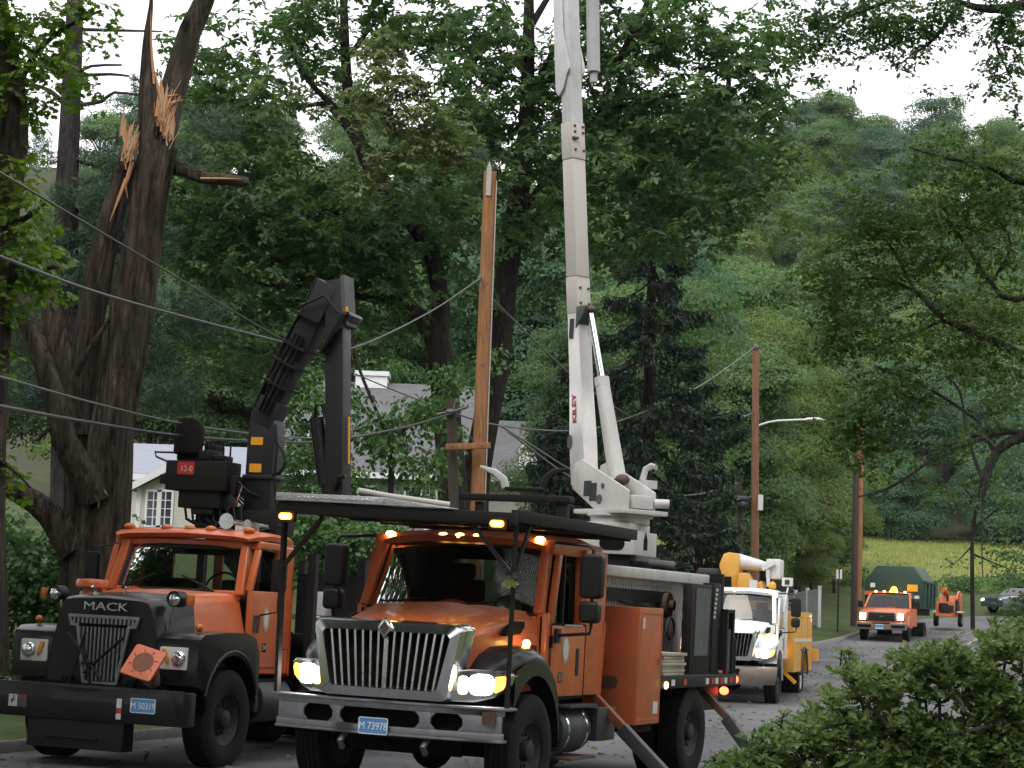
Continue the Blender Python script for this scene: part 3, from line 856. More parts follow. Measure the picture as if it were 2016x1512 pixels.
m = MB(); m.cyl((.74, 7.25, 2.36), (1.0, 7.25, 2.36), .13); m.box(.8, 1.1, 7.08, 7.16, 1.2, 2.42); m.build('jib_pulley', MATBLACK, T)
m = MB(); m.box(.96, 1.08, 5.95, 7.06, 1.2, 2.27); m.box(.9, 1.10, 6.75, 7.06, 1.2, 2.30)
bx = m.build('rear_cabinet', MATBLACK, T, bevel=.01)
m = MB(); m.prism([(6.08, 1.42), (6.6, 1.42), (6.66, 2.22), (6.08, 2.22)], 'x', 1.082, 1.09); m.build('cabinet_panel', GREYL, bx)
for k in range(7):
    m = MB(); m.box(1.101, 1.106, 6.83 - .012 * k, 6.90 - .012 * k, 2.20 - .055 * k, 2.235 - .055 * k); m.build('faded_letter', BOOMW, bx)
m = MB(); m.box(1.1, 1.18, 7.10, 7.16, 1.2, 1.98); m.box(1.1, 1.18, 7.36, 7.42, 1.2, 1.98); m.box(1.1, 1.18, 7.1, 7.42, 1.95, 1.99)
fp = m.build('stake_frame', MATBLACK, T)
m = MB(); m.box(1.12, 1.15, 7.16, 7.36, 1.22, 1.75); m.build('stake_panel', GREYL, fp)
m = MB(); m.tube([(1.18, 7.44, 1.20), (1.18, 7.46, 1.6), (1.15, 7.44, 1.68), (.7, 7.44, 1.68)], .022, 7); m.build('grab_rail', MATBLACK, T)
# fuel tank, steps, outriggers
m = MB(); m.cyl((.92, 1.72, .68), (.92, 2.50, .68), .24, n=30); tk = m.build('fuel_tank', GREYB, T, bevel=.015)
for y in (1.84, 2.36):
    m = MB(); m.cyl((.92, y, .68), (.92, y + .045, .68), .247, n=30); m.build('tank_strap', CHROME, tk)
m = MB(); m.box(.72, 1.2, 1.75, 2.55, .915, .94); m.build('cab_step', GREYB, T)
m = MB(); m.box(.9, 1.22, 1.78, 2.5, .40, .425); m.build('lower_step', RUST, T)
m = MB(); m.box(.72, 1.2, 2.56, 3.1, .56, .90); m.build('battery_box', GREYB, T, bevel=.012)
OUTR = mat('worn_outrigger_orange', (.30, .07, .025), .6, noise=.8, nscale=6, col2=(.05, .03, .025))
def outrigger(y, k=1.0):
    m = MB(); m.bar((.62, y, 1.36), (1.44, y, .62), .10, .085); o = m.build('outrigger', OUTR if y < 5 else RUST, T, bevel=.008)
    m = MB(); m.bar((1.34, y, .69), (2.0 * k, y, .10), .12, .13); m.box(2.0 * k - .16, 2.0 * k + .16, y - .14, y + .14, .02, .07); m.build('outrigger_leg', GREYB, o, bevel=.006)
outrigger(2.92)
outrigger(6.66, .92)
for s in (-1,):
    m = MB(); m.bar((-.62, 2.92, 1.36), (-1.42, 2.92, .62), .12, .14); m.build('outrigger', ORANGE2, T)
# door markings
m = MB(); m.prism([(1.90 + .105 * cos(a), 1.49 + .15 * sin(a)) for a in [tau * k / 24 for k in range(24)]], 'x', 1.067, 1.07); sl = m.build('door_seal', GOLD, T)
m = MB(); m.prism([(1.90 + .07 * cos(a), 1.49 + .11 * sin(a)) for a in [tau * k / 24 for k in range(24)]], 'x', 1.0705, 1.073); m.build('seal_centre', WREF, sl)
m = MB(); m.prism(rrect(1.72, 1.85, 1.155, 1.265, .01), 'x', 1.067, 1.0695); nn = m.build('number_sticker', RUST, T)
text('51', GOLD, nn, (1.0705, 1.785, 1.21), .1, SIDE, .001, 'sticker_number')
# pedestal, turret and boom
m = MB(); m.box(-.66, .42, 5.66, 6.5, 2.57, 2.86); m.box(-.45, .36, 5.7, 6.4, 2.86, 2.95)
ped = m.build('boom_pedestal', BOOMW, T, bevel=.015)
m = MB(); m.box(-.42, .34, 5.72, 6.42, 1.2, 2.57); m.build('pedestal_base', MATBLACK, ped)
m = MB(); m.prism(rrect(-.02, .30, 2.62, 2.78, .078, 6), 'y', 5.652, 5.662); m.build('access_hole', DARK, ped)
m = MB(); m.prism([(6.0, 2.64), (6.14, 2.64), (6.14, 2.76), (6.07, 2.86), (6.0, 2.76)], 'x', .4175, .4235); m.build('access_hole', DARK, ped)
m = MB(); m.tube([(.3, 5.9, 2.5), (.75, 6.2, 2.48)], .05, 10); m.box(-.7, .5, 5.75, 6.4, 2.5, 2.568); m.build('pedestal_pipe', GREYL, ped)
CL = Vector((0.07, 6.1, 0)); TL = Vector((.847, -.531, 0)); NL = Vector((.531, .847, 0))
def q(u, w, z): return tuple(CL + TL * u + NL * w + Vector((0, 0, z)))
qq = lambda p: q(*p)
m = MB(); m.cyl(q(0, 0, 2.95), q(0, 0, 3.03), .36, n=32); m.cyl(q(0, 0, 3.03), q(0, 0, 3.06), .40, n=32)
m.hexa([q(-.5, -.34, 3.06), q(.5, -.34, 3.06), q(.5, .34, 3.06), q(-.5, .34, 3.06), q(-.5, -.34, 3.115), q(.5, -.34, 3.115), q(.5, .34, 3.115), q(-.5, .34, 3.115)])
tt = m.build('turntable', BOOMW, T, bevel=.008)
tp_ = [(-.72, 3.62), (-.69, 3.70), (-.55, 3.74), (.40, 3.34), (.40, 3.117), (-.25, 3.117), (-.72, 3.38)]
for w in (-.21, .19):
    m = MB(); m.prism([(a, b) for a, b in tp_], 'y', w, w + .03, shear=lambda p: q(p[0], p[1], p[2])); sp_ = m.build('turret_plate', BOOMW, tt, bevel=.006)
    if w < 0:
        m = MB(); m.prism([(a, b) for a, b in [(-.48, 3.47), (-.33, 3.47), (-.33, 3.44), (-.22, 3.44), (-.22, 3.22), (-.36, 3.22), (-.36, 3.28), (-.48, 3.28)]], 'y', w - .004, w - .001, shear=qq); m.build('dark_decal', GREYB, sp_)
        for (a, b, r) in ((-.10, 3.40, .035), (-.16, 3.24, .06)):
            m = MB(); m.prism([(a + r * cos(t_), b + r * sin(t_)) for t_ in [tau * k / 16 for k in range(16)]], 'y', w - .006, w - .002, shear=qq); m.build('pin_cap', GREYL, sp_)
m = MB(); m.hexa([qq(p) for p in [(.10, -.14, 3.13), (.44, -.14, 3.13), (.44, .16, 3.13), (.10, .16, 3.13), (.10, -.14, 3.29), (.44, -.14, 3.29), (.44, .16, 3.29), (.10, .16, 3.29)]])
m.cyl(q(.40, .2, 3.21), q(.52, .34, 3.21), .055)
m.build('winch', BOOMW, tt, bevel=.02)
m = MB(); m.tube([q(.10, .24, 3.50), q(.12, .27, 3.64), q(.2, .3, 3.68), q(.28, .3, 3.66)], .04, 8, flat=.6); m.hexa([qq(p) for p in [(-.1, .22, 3.40), (.22, .22, 3.40), (.22, .38, 3.40), (-.1, .38, 3.40), (-.1, .22, 3.50), (.22, .22, 3.50), (.22, .38, 3.50), (-.1, .38, 3.50)]]); m.build('control_bracket', BOOMW, tt)
bu = lambda z: -.79 - .135 * (z - 3.77)
def seg(mb, z0, z1, wt0, wn0, wt1=None, wn1=None, du=0):
    wt1, wn1 = wt1 or wt0, wn1 or wn0
    if z0 > 5.5: wt0, wn0, wt1, wn1 = wt0 * .93, wn0 * .93, wt1 * .93, wn1 * .93
    ps = []
    for z, wt, wn in ((z0, wt0, wn0), (z1, wt1, wn1)):
        u = bu(z) + du
        ps += [q(u - wt / 2, -wn / 2, z), q(u + wt / 2, -wn / 2, z), q(u + wt / 2, wn / 2, z), q(u - wt / 2, wn / 2, z)]
    mb.hexa(ps)
m = MB()
seg(m, 3.42, 4.0, .30, .215, .31, .215); seg(m, 4.0, 4.75, .31, .215, .235, .21); seg(m, 4.75, 5.66, .235, .21, .23, .205)
boom = m.build('lower_boom', BOOMW, T, bevel=.02)
m = MB(); seg(m, 5.62, 6.10, .255, .235); seg(m, 6.10, 7.66, .245, .225); seg(m, 7.66, 8.16, .255, .235); m.build('boom_insert', BOOMB, boom, bevel=.02)
for z in (5.75, 5.95, 7.78, 8.02, 8.10):
    for dw in (-.06, .07):
        m = MB(); m.cyl(q(bu(z) + .12, dw, z), q(bu(z) + .135, dw, z), .017, n=10); m.build('boom_bolt', RUST, boom)
for k in range(6):
    for z in (6.10, 7.66):
        m = MB(); m.ell(q(bu(z) + .128, -.09 + k * .036, z), .009, .009, .009, 6, 4); m.build('rivet', RUST, boom)
m = MB(); m.tube([q(bu(7.9) + .125, -.11, 7.93), q(bu(7.9) + .15, -.03, 7.93)], .02, 8); m.build('boom_fitting', GREYL, boom)
m = MB(); seg(m, 8.16, 11.4, .225, .205); m.build('boom_tip', WHITEM, boom, bevel=.015)
m = MB()
kp = [(-.17, 8.60), (-.11, 8.52), (.0, 8.62), (.08, 8.80), (.14, 8.86), (.14, 8.92), (.02, 9.4), (.02, 11.4), (-.15, 11.4), (-.17, 9.0)]
m.prism(kp, 'y', -.135, -.112, shear=lambda p: q(bu(p[2]) + p[0], p[1], p[2])); m.prism(kp, 'y', .108, .13, shear=lambda p: q(bu(p[2]) + p[0], p[1], p[2]))
m.build('knuckle_plate', WHITEM, boom, bevel=.006)
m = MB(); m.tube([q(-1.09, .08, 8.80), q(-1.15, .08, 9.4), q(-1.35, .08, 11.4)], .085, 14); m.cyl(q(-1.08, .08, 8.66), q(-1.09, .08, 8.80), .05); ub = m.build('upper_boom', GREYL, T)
ub.data.materials[0] = mat('upper_boom_grey', (0.40, 0.40, 0.40), 0.5, noise=.3, nscale=3)  # the upper boom's own grey
m = MB(); m.cyl(q(-.08, .0, 3.48), q(-.50, .0, 4.75), .11, .088, n=22); m.cyl(q(-.475, 0, 4.66), q(-.505, 0, 4.77), .095, n=22); cy = m.build('lift_cylinder', BOOMW, boom)
m = MB(); m.cyl(q(-.505, 0, 4.77), q(-.82, 0, 5.66), .042, n=16); m.build('cylinder_rod', CHROME, cy)
m = MB(); m.prism([(-.95, 5.42), (-.79, 5.60), (-.76, 5.70), (-.95, 5.70)], 'y', -.118, .118, shear=qq); m.build('rod_bracket', GREYL, boom, bevel=.01)
m = MB(); m.ell(q(-.80, 0, 5.66), .07, .09, .05); m.build('greasy_pin', RUST, boom)
m = MB(); m.ell(q(-.0, .0, 3.49), .10, .09, .07); m.build('rusty_joint', RUST, cy)
m = MB(); m.prism([(bu(4.0) - .13 + .05 * cos(a), 3.98 + .09 * sin(a)) for a in [tau * k / 18 for k in range(18)]], 'y', -.118, -.113, shear=qq); m.build('boom_port', GREYL, boom)
m = MB(); m.prism([(bu(5.4) - .07, 5.30), (bu(5.4) + .02, 5.30), (bu(5.4) + .02, 5.55), (bu(5.4) - .07, 5.55)], 'y', -.112, -.109, shear=qq); m.build('boom_window', GREYB, boom)
tx = text('KILEY', REDTXT, boom, (0, 0, 0), .115, (0, 0, 0), .001, 'boom_lettering', sx=1.45, bold=.003)
X = Vector((0, 0, 1)) + TL * -.12; Z = -NL; Y = Z.cross(X).normalized(); X = Y.cross(Z)
R = Matrix((X, Y, Z)).transposed().to_4x4()
tx.matrix_local = Matrix.Translation(Vector(q(bu(4.4) - .015, -.1125, 4.40))) @ R @ Matrix.Diagonal((1.3, 1, 1, 1))

# pads stacked on the deck, cones
def world_of(M, p): return M @ Vector(p)
pad = None
for k in range(7):
    lab = ['weathered outrigger pad board at the bottom of the stack on the flatbed', 'weathered outrigger pad board, topmost of the stack on the flatbed', 'weathered outrigger pad board in the middle of the stack on the flatbed']
    o = MB(); dx, dy = random.uniform(-.02, .02), random.uniform(-.03, .03)
    o.box(-.30, .30, -.42, .42, 0, .033)
    ob = o.build('pad_board', BOARD, None, bevel=.006)
    ob.location = world_of(MI, (.90 + dx, 5.0 + dy, 1.203 + .037 * k))
    ob.rotation_euler = (rot[0], rot[1], rot[2] + random.uniform(-.04, .04))
    tag(ob, lab[0] if k == 0 else lab[1] if k == 6 else lab[2], 'board', 'pad boards stacked on the flatbed')

def cone(label, loc, rot=(0, 0, 0), group=None, h=.7):
    c = thing('traffic_cone', label, 'traffic cone', loc, rot, group)
    m = MB(); m.lathe([(.03, .15), (h * .33, .112), (h * .331, .108)], (0, 0, 0), 'z', 24); m.lathe([(h * .58, .078), (h * .78, .052), (h, .028), (h - .005, .02)], (0, 0, 0), 'z', 24); m.build('cone_body', CONEO, c)
    m = MB(); m.lathe([(h * .33, .112), (h * .58, .078)], (0, 0, 0), 'z', 24); m.build('reflective_band', WREF, c)
    m = MB(); m.prism(rrect(-.19, .19, -.19, .19, .03), 'z', 0, .035); m.build('cone_base', CONEO, c, bevel=.008)
    return c
cone('small traffic cone with a white band on the tail of the orange bucket truck', world_of(MI, (.95, 7.25, 1.205)), rot, 'traffic cones', .55)
# leafy twig caught on the rack upright

sp_ = world_of(MI, (1.21, .06, 2.12))
T = thing('leaf_sprig', 'torn leafy sprig caught on the right upright of the overhead rack', 'sprig', tuple(sp_))

# ------------------------------------------------------------------ old black-nosed loader truck
loc, rot, MM = frame((-4.48, 22.2, 0), 20.5, .8)
T = thing('log_loader_truck', 'old orange truck with black nose and black knuckle-boom loader, on the left', 'truck', loc, rot)
def hr(y, wt, zt, wb, zb):
    return [(-wb, y, zb), (-wb * .98, y, zb + .3 * (zt - zb)), (-wt - .02, y, zt - .10), (-wt + .03, y, zt - .02), (-wt + .12, y, zt), (0, y - .02, zt + .02), (wt - .12, y, zt), (wt - .03, y, zt - .02), (wt + .02, y, zt - .10), (wb * .98, y, zb + .3 * (zt - zb)), (wb, y, zb)]
m = MB(); m.loft([hr(.28, .55, 1.80, .70, .88), hr(.31, .565, 1.825, .71, .88), hr(.6, .60, 1.85, .73, .95), hr(1.02, .65, 1.885, .76, 1.0)])
m.add([p for p in hr(.285, .55, 1.80, .70, .88)], [tuple(range(11))])
hood = m.build('hood', BLACK, T, ang=50)
m = MB(); m.loft([hr(1.0, .645, 1.88, .755, 1.0), hr(1.35, .72, 1.915, .84, 1.1), hr(1.78, .82, 1.94, .98, 1.1)])
m.build('cowl', ORANGE, T, ang=50)
# grille
m = MB()
o_ = [(-.45, 1.63), (.45, 1.63), (.42, 1.50), (.34, 1.50), (.22, .88), (-.22, .88), (-.34, 1.50), (-.42, 1.50)]
i_ = [(-.41, 1.595), (.41, 1.595), (.385, 1.53), (.31, 1.53), (.19, .91), (-.19, .91), (-.31, 1.53), (-.385, 1.53)]
ring(m, o_, i_, 'y', .235, .275); g = m.build('grille_frame', STEEL, T, bevel=.004)
m = MB(); m.prism(o_, 'y', .268, .279); m.build('radiator', DARK, g)
for k in range(15):
    x = -.37 + k * .74 / 14
    m = MB(); m.bar((x, .25, 1.535), (x, .25, 1.60), .022, .03, up=(1, 0, 0)); m.build('upper_grille_slat', STEEL, g)
for k in range(13):
    x = -.30 + k * .05
    zt = 1.50; zb = .92 if abs(x) < .19 else .92 + (abs(x) - .19) * 4.6
    m = MB(); m.bar((x * .98, .255, zb), (x, .255, zt), .02, .022, up=(1, 0, 0)); m.build('grille_slat', STEEL, g)
text('MACK', LETTER, hood, (0.0, .262, 1.722), .125, FRONT, .006, 'nose_lettering', sx=1.62)
m = MB()
for a, b in (((-.36, .12, 1.42), (.1, .10, .95)), ((.32, .14, 1.40), (-.12, .10, 1.0)), ((-.30, .10, .86), (-.14, .12, 1.44)), ((-.02, .1, .86), (-.14, .1, 1.3)), ((-.15, .1, 1.1), (.02, .1, 1.12))): m.tube([a, b], .018, 6)
m.build('brush_guard', MATBLACK, T)
# fenders with lamps
for s in (-1, 1):
    m = MB()
    top = [(.30, .92), (.29, 1.30), (.33, 1.42), (.42, 1.475), (.9, 1.50), (1.4, 1.50), (1.62, 1.44), (1.72, 1.28), (1.75, .62)]
    arch = [(1.66, .62)] + [(1.1 + .60 * cos(radians(a)), .62 + .64 * sin(radians(a))) for a in range(10, 171, 16)] + [(.52, .62), (.5, .86)]
    m.prism(top + arch, 'x', s * .60, s * 1.17)
    f = m.build('fender', BLACK, T, bevel=.035, seg=3, ang=50)
    m = MB(); m.tube([(s * 1.172, 1.1 + .62 * cos(radians(a)), .64 + .66 * sin(radians(a))) for a in range(15, 166, 15)], .016, 6); m.build('fender_lip', GREYB, f)
    cx = s * .88
    m = MB(); m.prism(rrect(cx - .17, cx + .17, 1.09, 1.33, .02), 'y', .272, .30); pl = m.build('lamp_panel', WREF, f, bevel=.005)
    m = MB(); m.lathe([(-.035, .01), (-.032, .05), (-.018, .078), (0, .088), (.03, .088)], (cx + s * .065, .268, 1.21), 'y', 26); m.build('headlight', LENS, pl)
    m = MB(); m.prism([(cx - s * .09 + a * .9 - s * .35 * c, 1.235 + c) for a, c in rrect(-.03, .03, -.075, .075, .028)], 'y', .25, .272); m.build('parking_lamp', AMBERY, pl, bevel=.008)
    m = MB(); m.ell((s * 1.02, .55, 1.545), .04, .05, .045); m.cyl((s * 1.02, .55, 1.47), (s * 1.02, .55, 1.52), .02); m.build('turn_lamp', AMBERO, f)
    m = MB(); m.tube([(s * .66, .5, 1.50), (s * .72, .48, 1.80)], .014, 6); m.lathe([(-.075, .01), (-.07, .06), (-.06, .078), (.02, .085), (.08, .06), (.1, .01)], (s * .76, .48, 1.845), 'y', 20); sp = m.build('spot_lamp', LENS, T)
    m = MB(); ring(m, [(s * .76 + .088 * cos(t_), 1.845 + .088 * sin(t_)) for t_ in [tau * k / 20 for k in range(20)]], [(s * .76 + .078 * cos(t_), 1.845 + .078 * sin(t_)) for t_ in [tau * k / 20 for k in range(20)]], 'y', .40, .58); m.build('spot_ring', PLASTIC, sp)
    m = MB(); m.box(s * .93 - .035, s * .93 + .035, .44, .52, 1.78, 1.90); m.build('side_signal', AMBERO, sp, bevel=.015)
# bumper, valance, plates and stickers
m = MB(); m.box(-1.22, 1.22, -.05, .22, .50, .86); m.prism([(1.10, .86), (1.23, .86), (1.23, .60), (1.17, .60)], 'y', -.09, -.05); bp_ = m.build('bumper', BLACK, T, bevel=.015)
m = MB(); m.box(-.70, .50, -.02, .2, .19, .50); m.box(-.45, .2, -.05, .2, .30, .325); m.build('valance', MATBLACK, T, bevel=.02)
m = MB(); m.box(-1.2, 1.2, -.06, .0, .845, .875); m.build('bumper_edge', GREYB, bp_)
plate(T, 'M 50319', (.74, -.056, .70))
m = MB(); m.box(-.94, -.83, -.056, -.05, .60, .73); st = m.build('warning_sticker', WREF, bp_)
m = MB(); m.tube([(-.90, -.058, .63), (-.885, -.058, .665), (-.875, -.058, .70)], .006, 5); m.tube([(-.91, -.058, .66), (-.88, -.058, .68), (-.855, -.058, .665)], .005, 5); m.ell((-.872, -.058, .712), .008, .003, .008, 8, 5); m.build('figure_pictogram', DARK, st)
m = MB(); m.box(-.825, -.71, -.056, -.05, .60, .73); s2 = m.build('warning_sticker', GREYL, bp_)
m = MB(); m.box(-.82, -.715, -.058, -.0565, .70, .725); m.build('sticker_header', REDR, s2)
for k, (z0, z1, M_) in enumerate(((.66, .76, WREF), (.60, .66, REDR), (.54, .60, WREF))):
    m = MB(); m.box(.415, .475, -.056, -.05, z0, z1); m.build('striped_reflector', M_, bp_)
# air cleaner, horn
m = MB(); m.lathe([(1.5, .13), (1.86, .14), (1.88, .13)], (-.80, 1.25, 0), 'z', 24); m.lathe([(1.92, .175), (1.935, .19), (1.995, .19), (2.02, .17), (2.03, .02)], (-.80, 1.25, 0), 'z', 28); m.cyl((-.80, 1.25, 1.86), (-.80, 1.25, 1.93), .10); m.build('air_cleaner', ORANGE, T, ang=40)
m = MB(); m.cyl((-.25, .45, 1.84), (-.25, .45, 1.88), .03); m.tube([(-.25, .45, 1.88), (-.27, .4, 1.94)], .016, 6); m.tube([(-.05, .7, 1.87), (-.03, .7, 1.95), (.02, .7, 1.93)], .01, 5); m.build('hood_ornament', LENS, T)
# cab
m = MB()
for s in (-1, 1):
    m.prism([(1.76, 1.02), (2.80, 1.02), (2.80, 1.30), (1.76, 1.30)], 'x', s * .88, s * .99)
    m.bar((s * .85, 1.77, 1.90), (s * .79, 1.99, 2.52), .13, .11, up=(1, 0, 0))
    m.prism([(2.56, 1.30), (2.82, 1.30), (2.82, 2.52), (2.52, 2.52)], 'x', s * .86, s * .995)
    m.prism([(1.95, 2.46), (2.82, 2.46), (2.82, 2.56), (1.97, 2.56)], 'x', s * .78, s * .97)
m.box(-.99, .99, 2.74, 2.80, 1.02, 1.95); m.box(-.99, -.62, 2.74, 2.80, 1.95, 2.5); m.box(.62, .99, 2.74, 2.80, 1.95, 2.5); m.box(-.62, -.15, 2.745, 2.795, 1.95, 2.0); m.box(-.06, .06, 2.74, 2.80, 1.95, 2.5); m.box(-.62, .62, 2.74, 2.80, 2.4, 2.5)
m.prism([(-.86, 1.86), (.86, 1.86), (.84, 1.97), (-.84, 1.97)], 'y', 1.74, 1.79); m.prism([(-.82, 2.46), (.82, 2.46), (.80, 2.56), (-.80, 2.56)], 'y', 1.95, 2.0)
cab = m.build('cab', ORANGE, T, bevel=.03, seg=3)
def mr(y, hw, z, dz):
    return [(-hw, y, z - dz), (-hw - .01, y, z - dz * .5), (-hw + .06, y, z - .015), (-hw + .2, y, z), (0, y - .02, z + .02), (hw - .2, y, z), (hw - .06, y, z - .015), (hw + .01, y, z - dz * .5), (hw, y, z - dz)]
m = MB(); m.loft([mr(1.90, .82, 2.555, .03), mr(1.84, .86, 2.60, .06), mr(1.92, .94, 2.645, .09), mr(2.2, .98, 2.68, .11), mr(2.75, .98, 2.66, .11), mr(2.86, .94, 2.58, .05)]); roof = m.build('roof', ORANGE, cab, ang=45)
for x, y in ((-.80, 1.98), (-.30, 1.98), (.02, 1.98), (.30, 1.98), (.80, 1.98)):
    m = MB(); m.ell((x, y, 2.675), .07, .07, .045); m.build('roof_marker', AMBERO, roof)
m = MB(); m.box(-.12, .1, 2.1, 2.5, 2.68, 2.715); m.build('roof_vent', DARK, roof)
m = MB(); m.lathe([(-.24, .095), (-.22, .085), (-.1, .04), (.3, .025), (.32, .01)], (.45, 2.3, 2.78), 'y', 20); m.lathe([(-.16, .055), (-.14, .045), (.35, .018)], (.66, 2.35, 2.76), 'y', 16); m.box(.4, .7, 2.38, 2.42, 2.67, 2.76); m.build('air_horn', CHROME, roof)
m = MB(); rows = [[(hw * u, y + .05 * u * u, z) for u in [k / 6 - 1 for k in range(13)]] for hw, y, z in ((.78, 1.755, 1.955), (.76, 1.85, 2.22), (.74, 1.955, 2.47))]
m.loft(rows); ws = m.build('windshield', GLASS, cab, ang=60)
m = MB(); m.tube([tuple(Vector(p) + Vector((0, -.012, 0))) for p in rows[0] + [r[-1] for r in rows[1:]] + rows[-1][::-1] + [r[0] for r in rows[::-1][1:]]], .022, 6); m.build('windshield_seal', PLASTIC, ws)
for x0, x1 in ((-.70, -.30), (.52, .08)):
    m = MB(); m.tube([(x0, 1.73, 1.945), (x0 * .7 + x1 * .3, 1.735, 2.01), (x1, 1.76, 2.12)], .013, 5); m.build('wiper', PLASTIC, ws)
m = MB(); m.box(-.8, .8, 1.82, 2.05, 1.7, 1.88); m.build('dashboard', SEATM, cab, bevel=.03)
m = MB(); m.box(-.9, .9, 2.0, 2.73, 2.51, 2.52); m.box(-.9, .9, 2.715, 2.735, 1.1, 1.95); m.box(-.9, -.61, 2.715, 2.735, 1.95, 2.5); m.box(.61, .9, 2.715, 2.735, 1.95, 2.5); m.box(-.61, .61, 2.715, 2.735, 2.39, 2.5)
for s in (-1, 1): m.box(min(s * .85, s * .86), max(s * .85, s * .86), 2.5, 2.73, 1.3, 2.5); m.box(min(s * .91, s * .925), max(s * .91, s * .925), 1.8, 2.56, 1.1, 1.97)
m.build('interior_lining', PLASTIC, cab)
for x in (-.42, .42):
    m = MB(); m.box(x - .24, x + .24, 2.2, 2.6, 1.3, 1.52); m.box(x - .24, x + .24, 2.52, 2.66, 1.52, 2.1); m.build('seat', SEATM, cab, bevel=.04)
m = MB(); m.tube([(.42 + .22 * cos(a), 2.1 + .07 * sin(a), 1.98 + .2 * sin(a)) for a in [tau * k / 24 for k in range(25)]], .015, 6, cap=False); m.bar((.42, 2.1, 1.98), (.42, 1.95, 1.8), .04, .04); m.build('steering_wheel', PLASTIC, cab)
m = MB(); m.box(-.95, .95, 1.76, 2.78, 1.02, 1.1); m.build('cab_floor', DARK, cab)
for s in (-1, 1):
    m = MB()
    m.prism([(1.78, 1.10), (2.56, 1.10), (2.56, 1.98), (1.78, 1.98)], 'x', s * .93, s * 1.0)
    m.prism([(1.78, 1.98), (1.84, 1.98), (2.0, 2.46), (1.95, 2.46)], 'x', s * .90, s * .985); m.prism([(2.50, 1.98), (2.56, 1.98), (2.52, 2.46), (2.46, 2.46)], 'x', s * .90, s * .985)
    d = m.build('door', ORANGE, T, bevel=.015)
    m = MB(); m.box(min(s * .94, s * .955), max(s * .94, s * .955), 1.98, 2.0, 1.98, 2.46); m.tube([(s * .97, 1.95, 2.42), (s * .99, 2.24, 2.16), (s * .99, 2.3, 2.0)], .01, 5); m.build('window_bar', PLASTIC, d)
    if s < 0:
        m = MB(); m.quad((s * .94, 1.84, 1.98), (s * .94, 2.5, 1.98), (s * .93, 2.46, 2.46), (s * .93, 2.0, 2.46)); m.build('door_window', GLASSD, d)
    m = MB(); m.box(min(s * 1.0, s * 1.02), max(s * 1.0, s * 1.02), 2.40, 2.52, 1.86, 1.89); m.build('handle', CHROME, d)
    m = MB(); x = s * 1.25
    m.tube([(s * .98, 2.0, 1.7), (x, 1.95, 1.75), (x, 1.95, 2.42), (s * .98, 2.02, 2.46)], .013, 6); am = m.build('mirror_arm', PLASTIC, T)
    m = MB(); m.prism(rrect(x - .09, x + .09, 1.98, 2.36, .03), 'y', 1.9, 1.97); m.build('mirror', PLASTIC, am, bevel=.02)
m = MB(); m.prism([(2.15 + .09 * cos(a), 1.66 + .15 * sin(a)) for a in [tau * k / 24 for k in range(24)]], 'x', 1.002, 1.006); sl = m.build('door_seal', GOLD, T)
m = MB(); m.prism([(2.15 + .055 * cos(a), 1.66 + .11 * sin(a)) for a in [tau * k / 24 for k in range(24)]], 'x', 1.0065, 1.009); m.build('seal_centre', WREF, sl)
m = MB(); m.prism(rrect(2.10, 2.20, 1.28, 1.38, .01), 'x', 1.002, 1.005); nn = m.build('number_sticker', DARK, T)
text('54', WREF, nn, (1.006, 2.15, 1.33), .085, SIDE, .001, 'sticker_number')
for y in (1.84, 1.93):
    m = MB(); m.box(1.001, 1.01, y, y + .06, 1.50, 1.70); m.build('door_vent', GREYB, T)
m = MB(); m.box(-.46, -.36, .2, 8.2, .62, .95); m.box(.36, .46, .2, 8.2, .62, .95); m.box(-.8, .8, .25, 1.75, .55, .9); m.cyl((-1, 1.1, .54), (1, 1.1, .54), .08); m.box(.55, 1.0, 2.0, 2.8, .55, .95); m.build('chassis', DARK, T)
m = MB(); m.cyl((.85, 2.0, .72), (.85, 2.75, .72), .26, n=28); tk = m.build('fuel_tank', GREYB, T, bevel=.015)
for s in (-1, 1):
    wheel(T, s * 1.0, 1.1, .545, .30, s); wheel(T, s * .98, 5.6, .54, .28, s, dual=True); wheel(T, s * .98, 6.95, .54, .28, s, dual=True)
# body behind the cab
m = MB(); m.box(-1.2, 1.2, 3.1, 8.2, 1.02, 1.14); m.box(-1.2, 1.2, 3.1, 3.16, 1.14, 1.5); m.build('flatbed', MATBLACK, T, bevel=.008)
m = MB(); m.box(.12, 1.05, 4.7, 4.76, 1.14, 2.24); hb = m.build('bulkhead', MATBLACK, T)
for y0 in (2.96, 4.4, 5.9, 7.4):
    for s in (-1, 1):
        m = MB(); m.box(s * 1.16 - .05, s * 1.16 + .05, y0, y0 + .1, 1.14, 2.46); m.build('stake_post', MATBLACK, T)
m = MB(); m.box(1.12, 1.16, 3.0, 7.5, 1.62, 1.70); m.box(-1.16, -1.12, 3.0, 7.5, 1.62, 1.70); m.box(1.12, 1.16, 3.0, 7.5, 1.30, 1.36); m.build('side_rail', GREYB, T)
m = MB(); m.box(.48, .68, 4.40, 4.65, 1.72, 2.02); m.box(.42, .68, 4.38, 4.66, 1.5, 1.71); m.build('white_case', WHITEM, T, bevel=.01)
m = MB(); m.tube([(.2, 3.4, 1.14), (.2, 3.4, 1.72), (.6, 3.4, 1.72)], .03, 8); m.tube([(.2, 3.4, 1.36), (.62, 3.4, 1.36)], .03, 8); m.build('pipe_rack', GREYL, T)
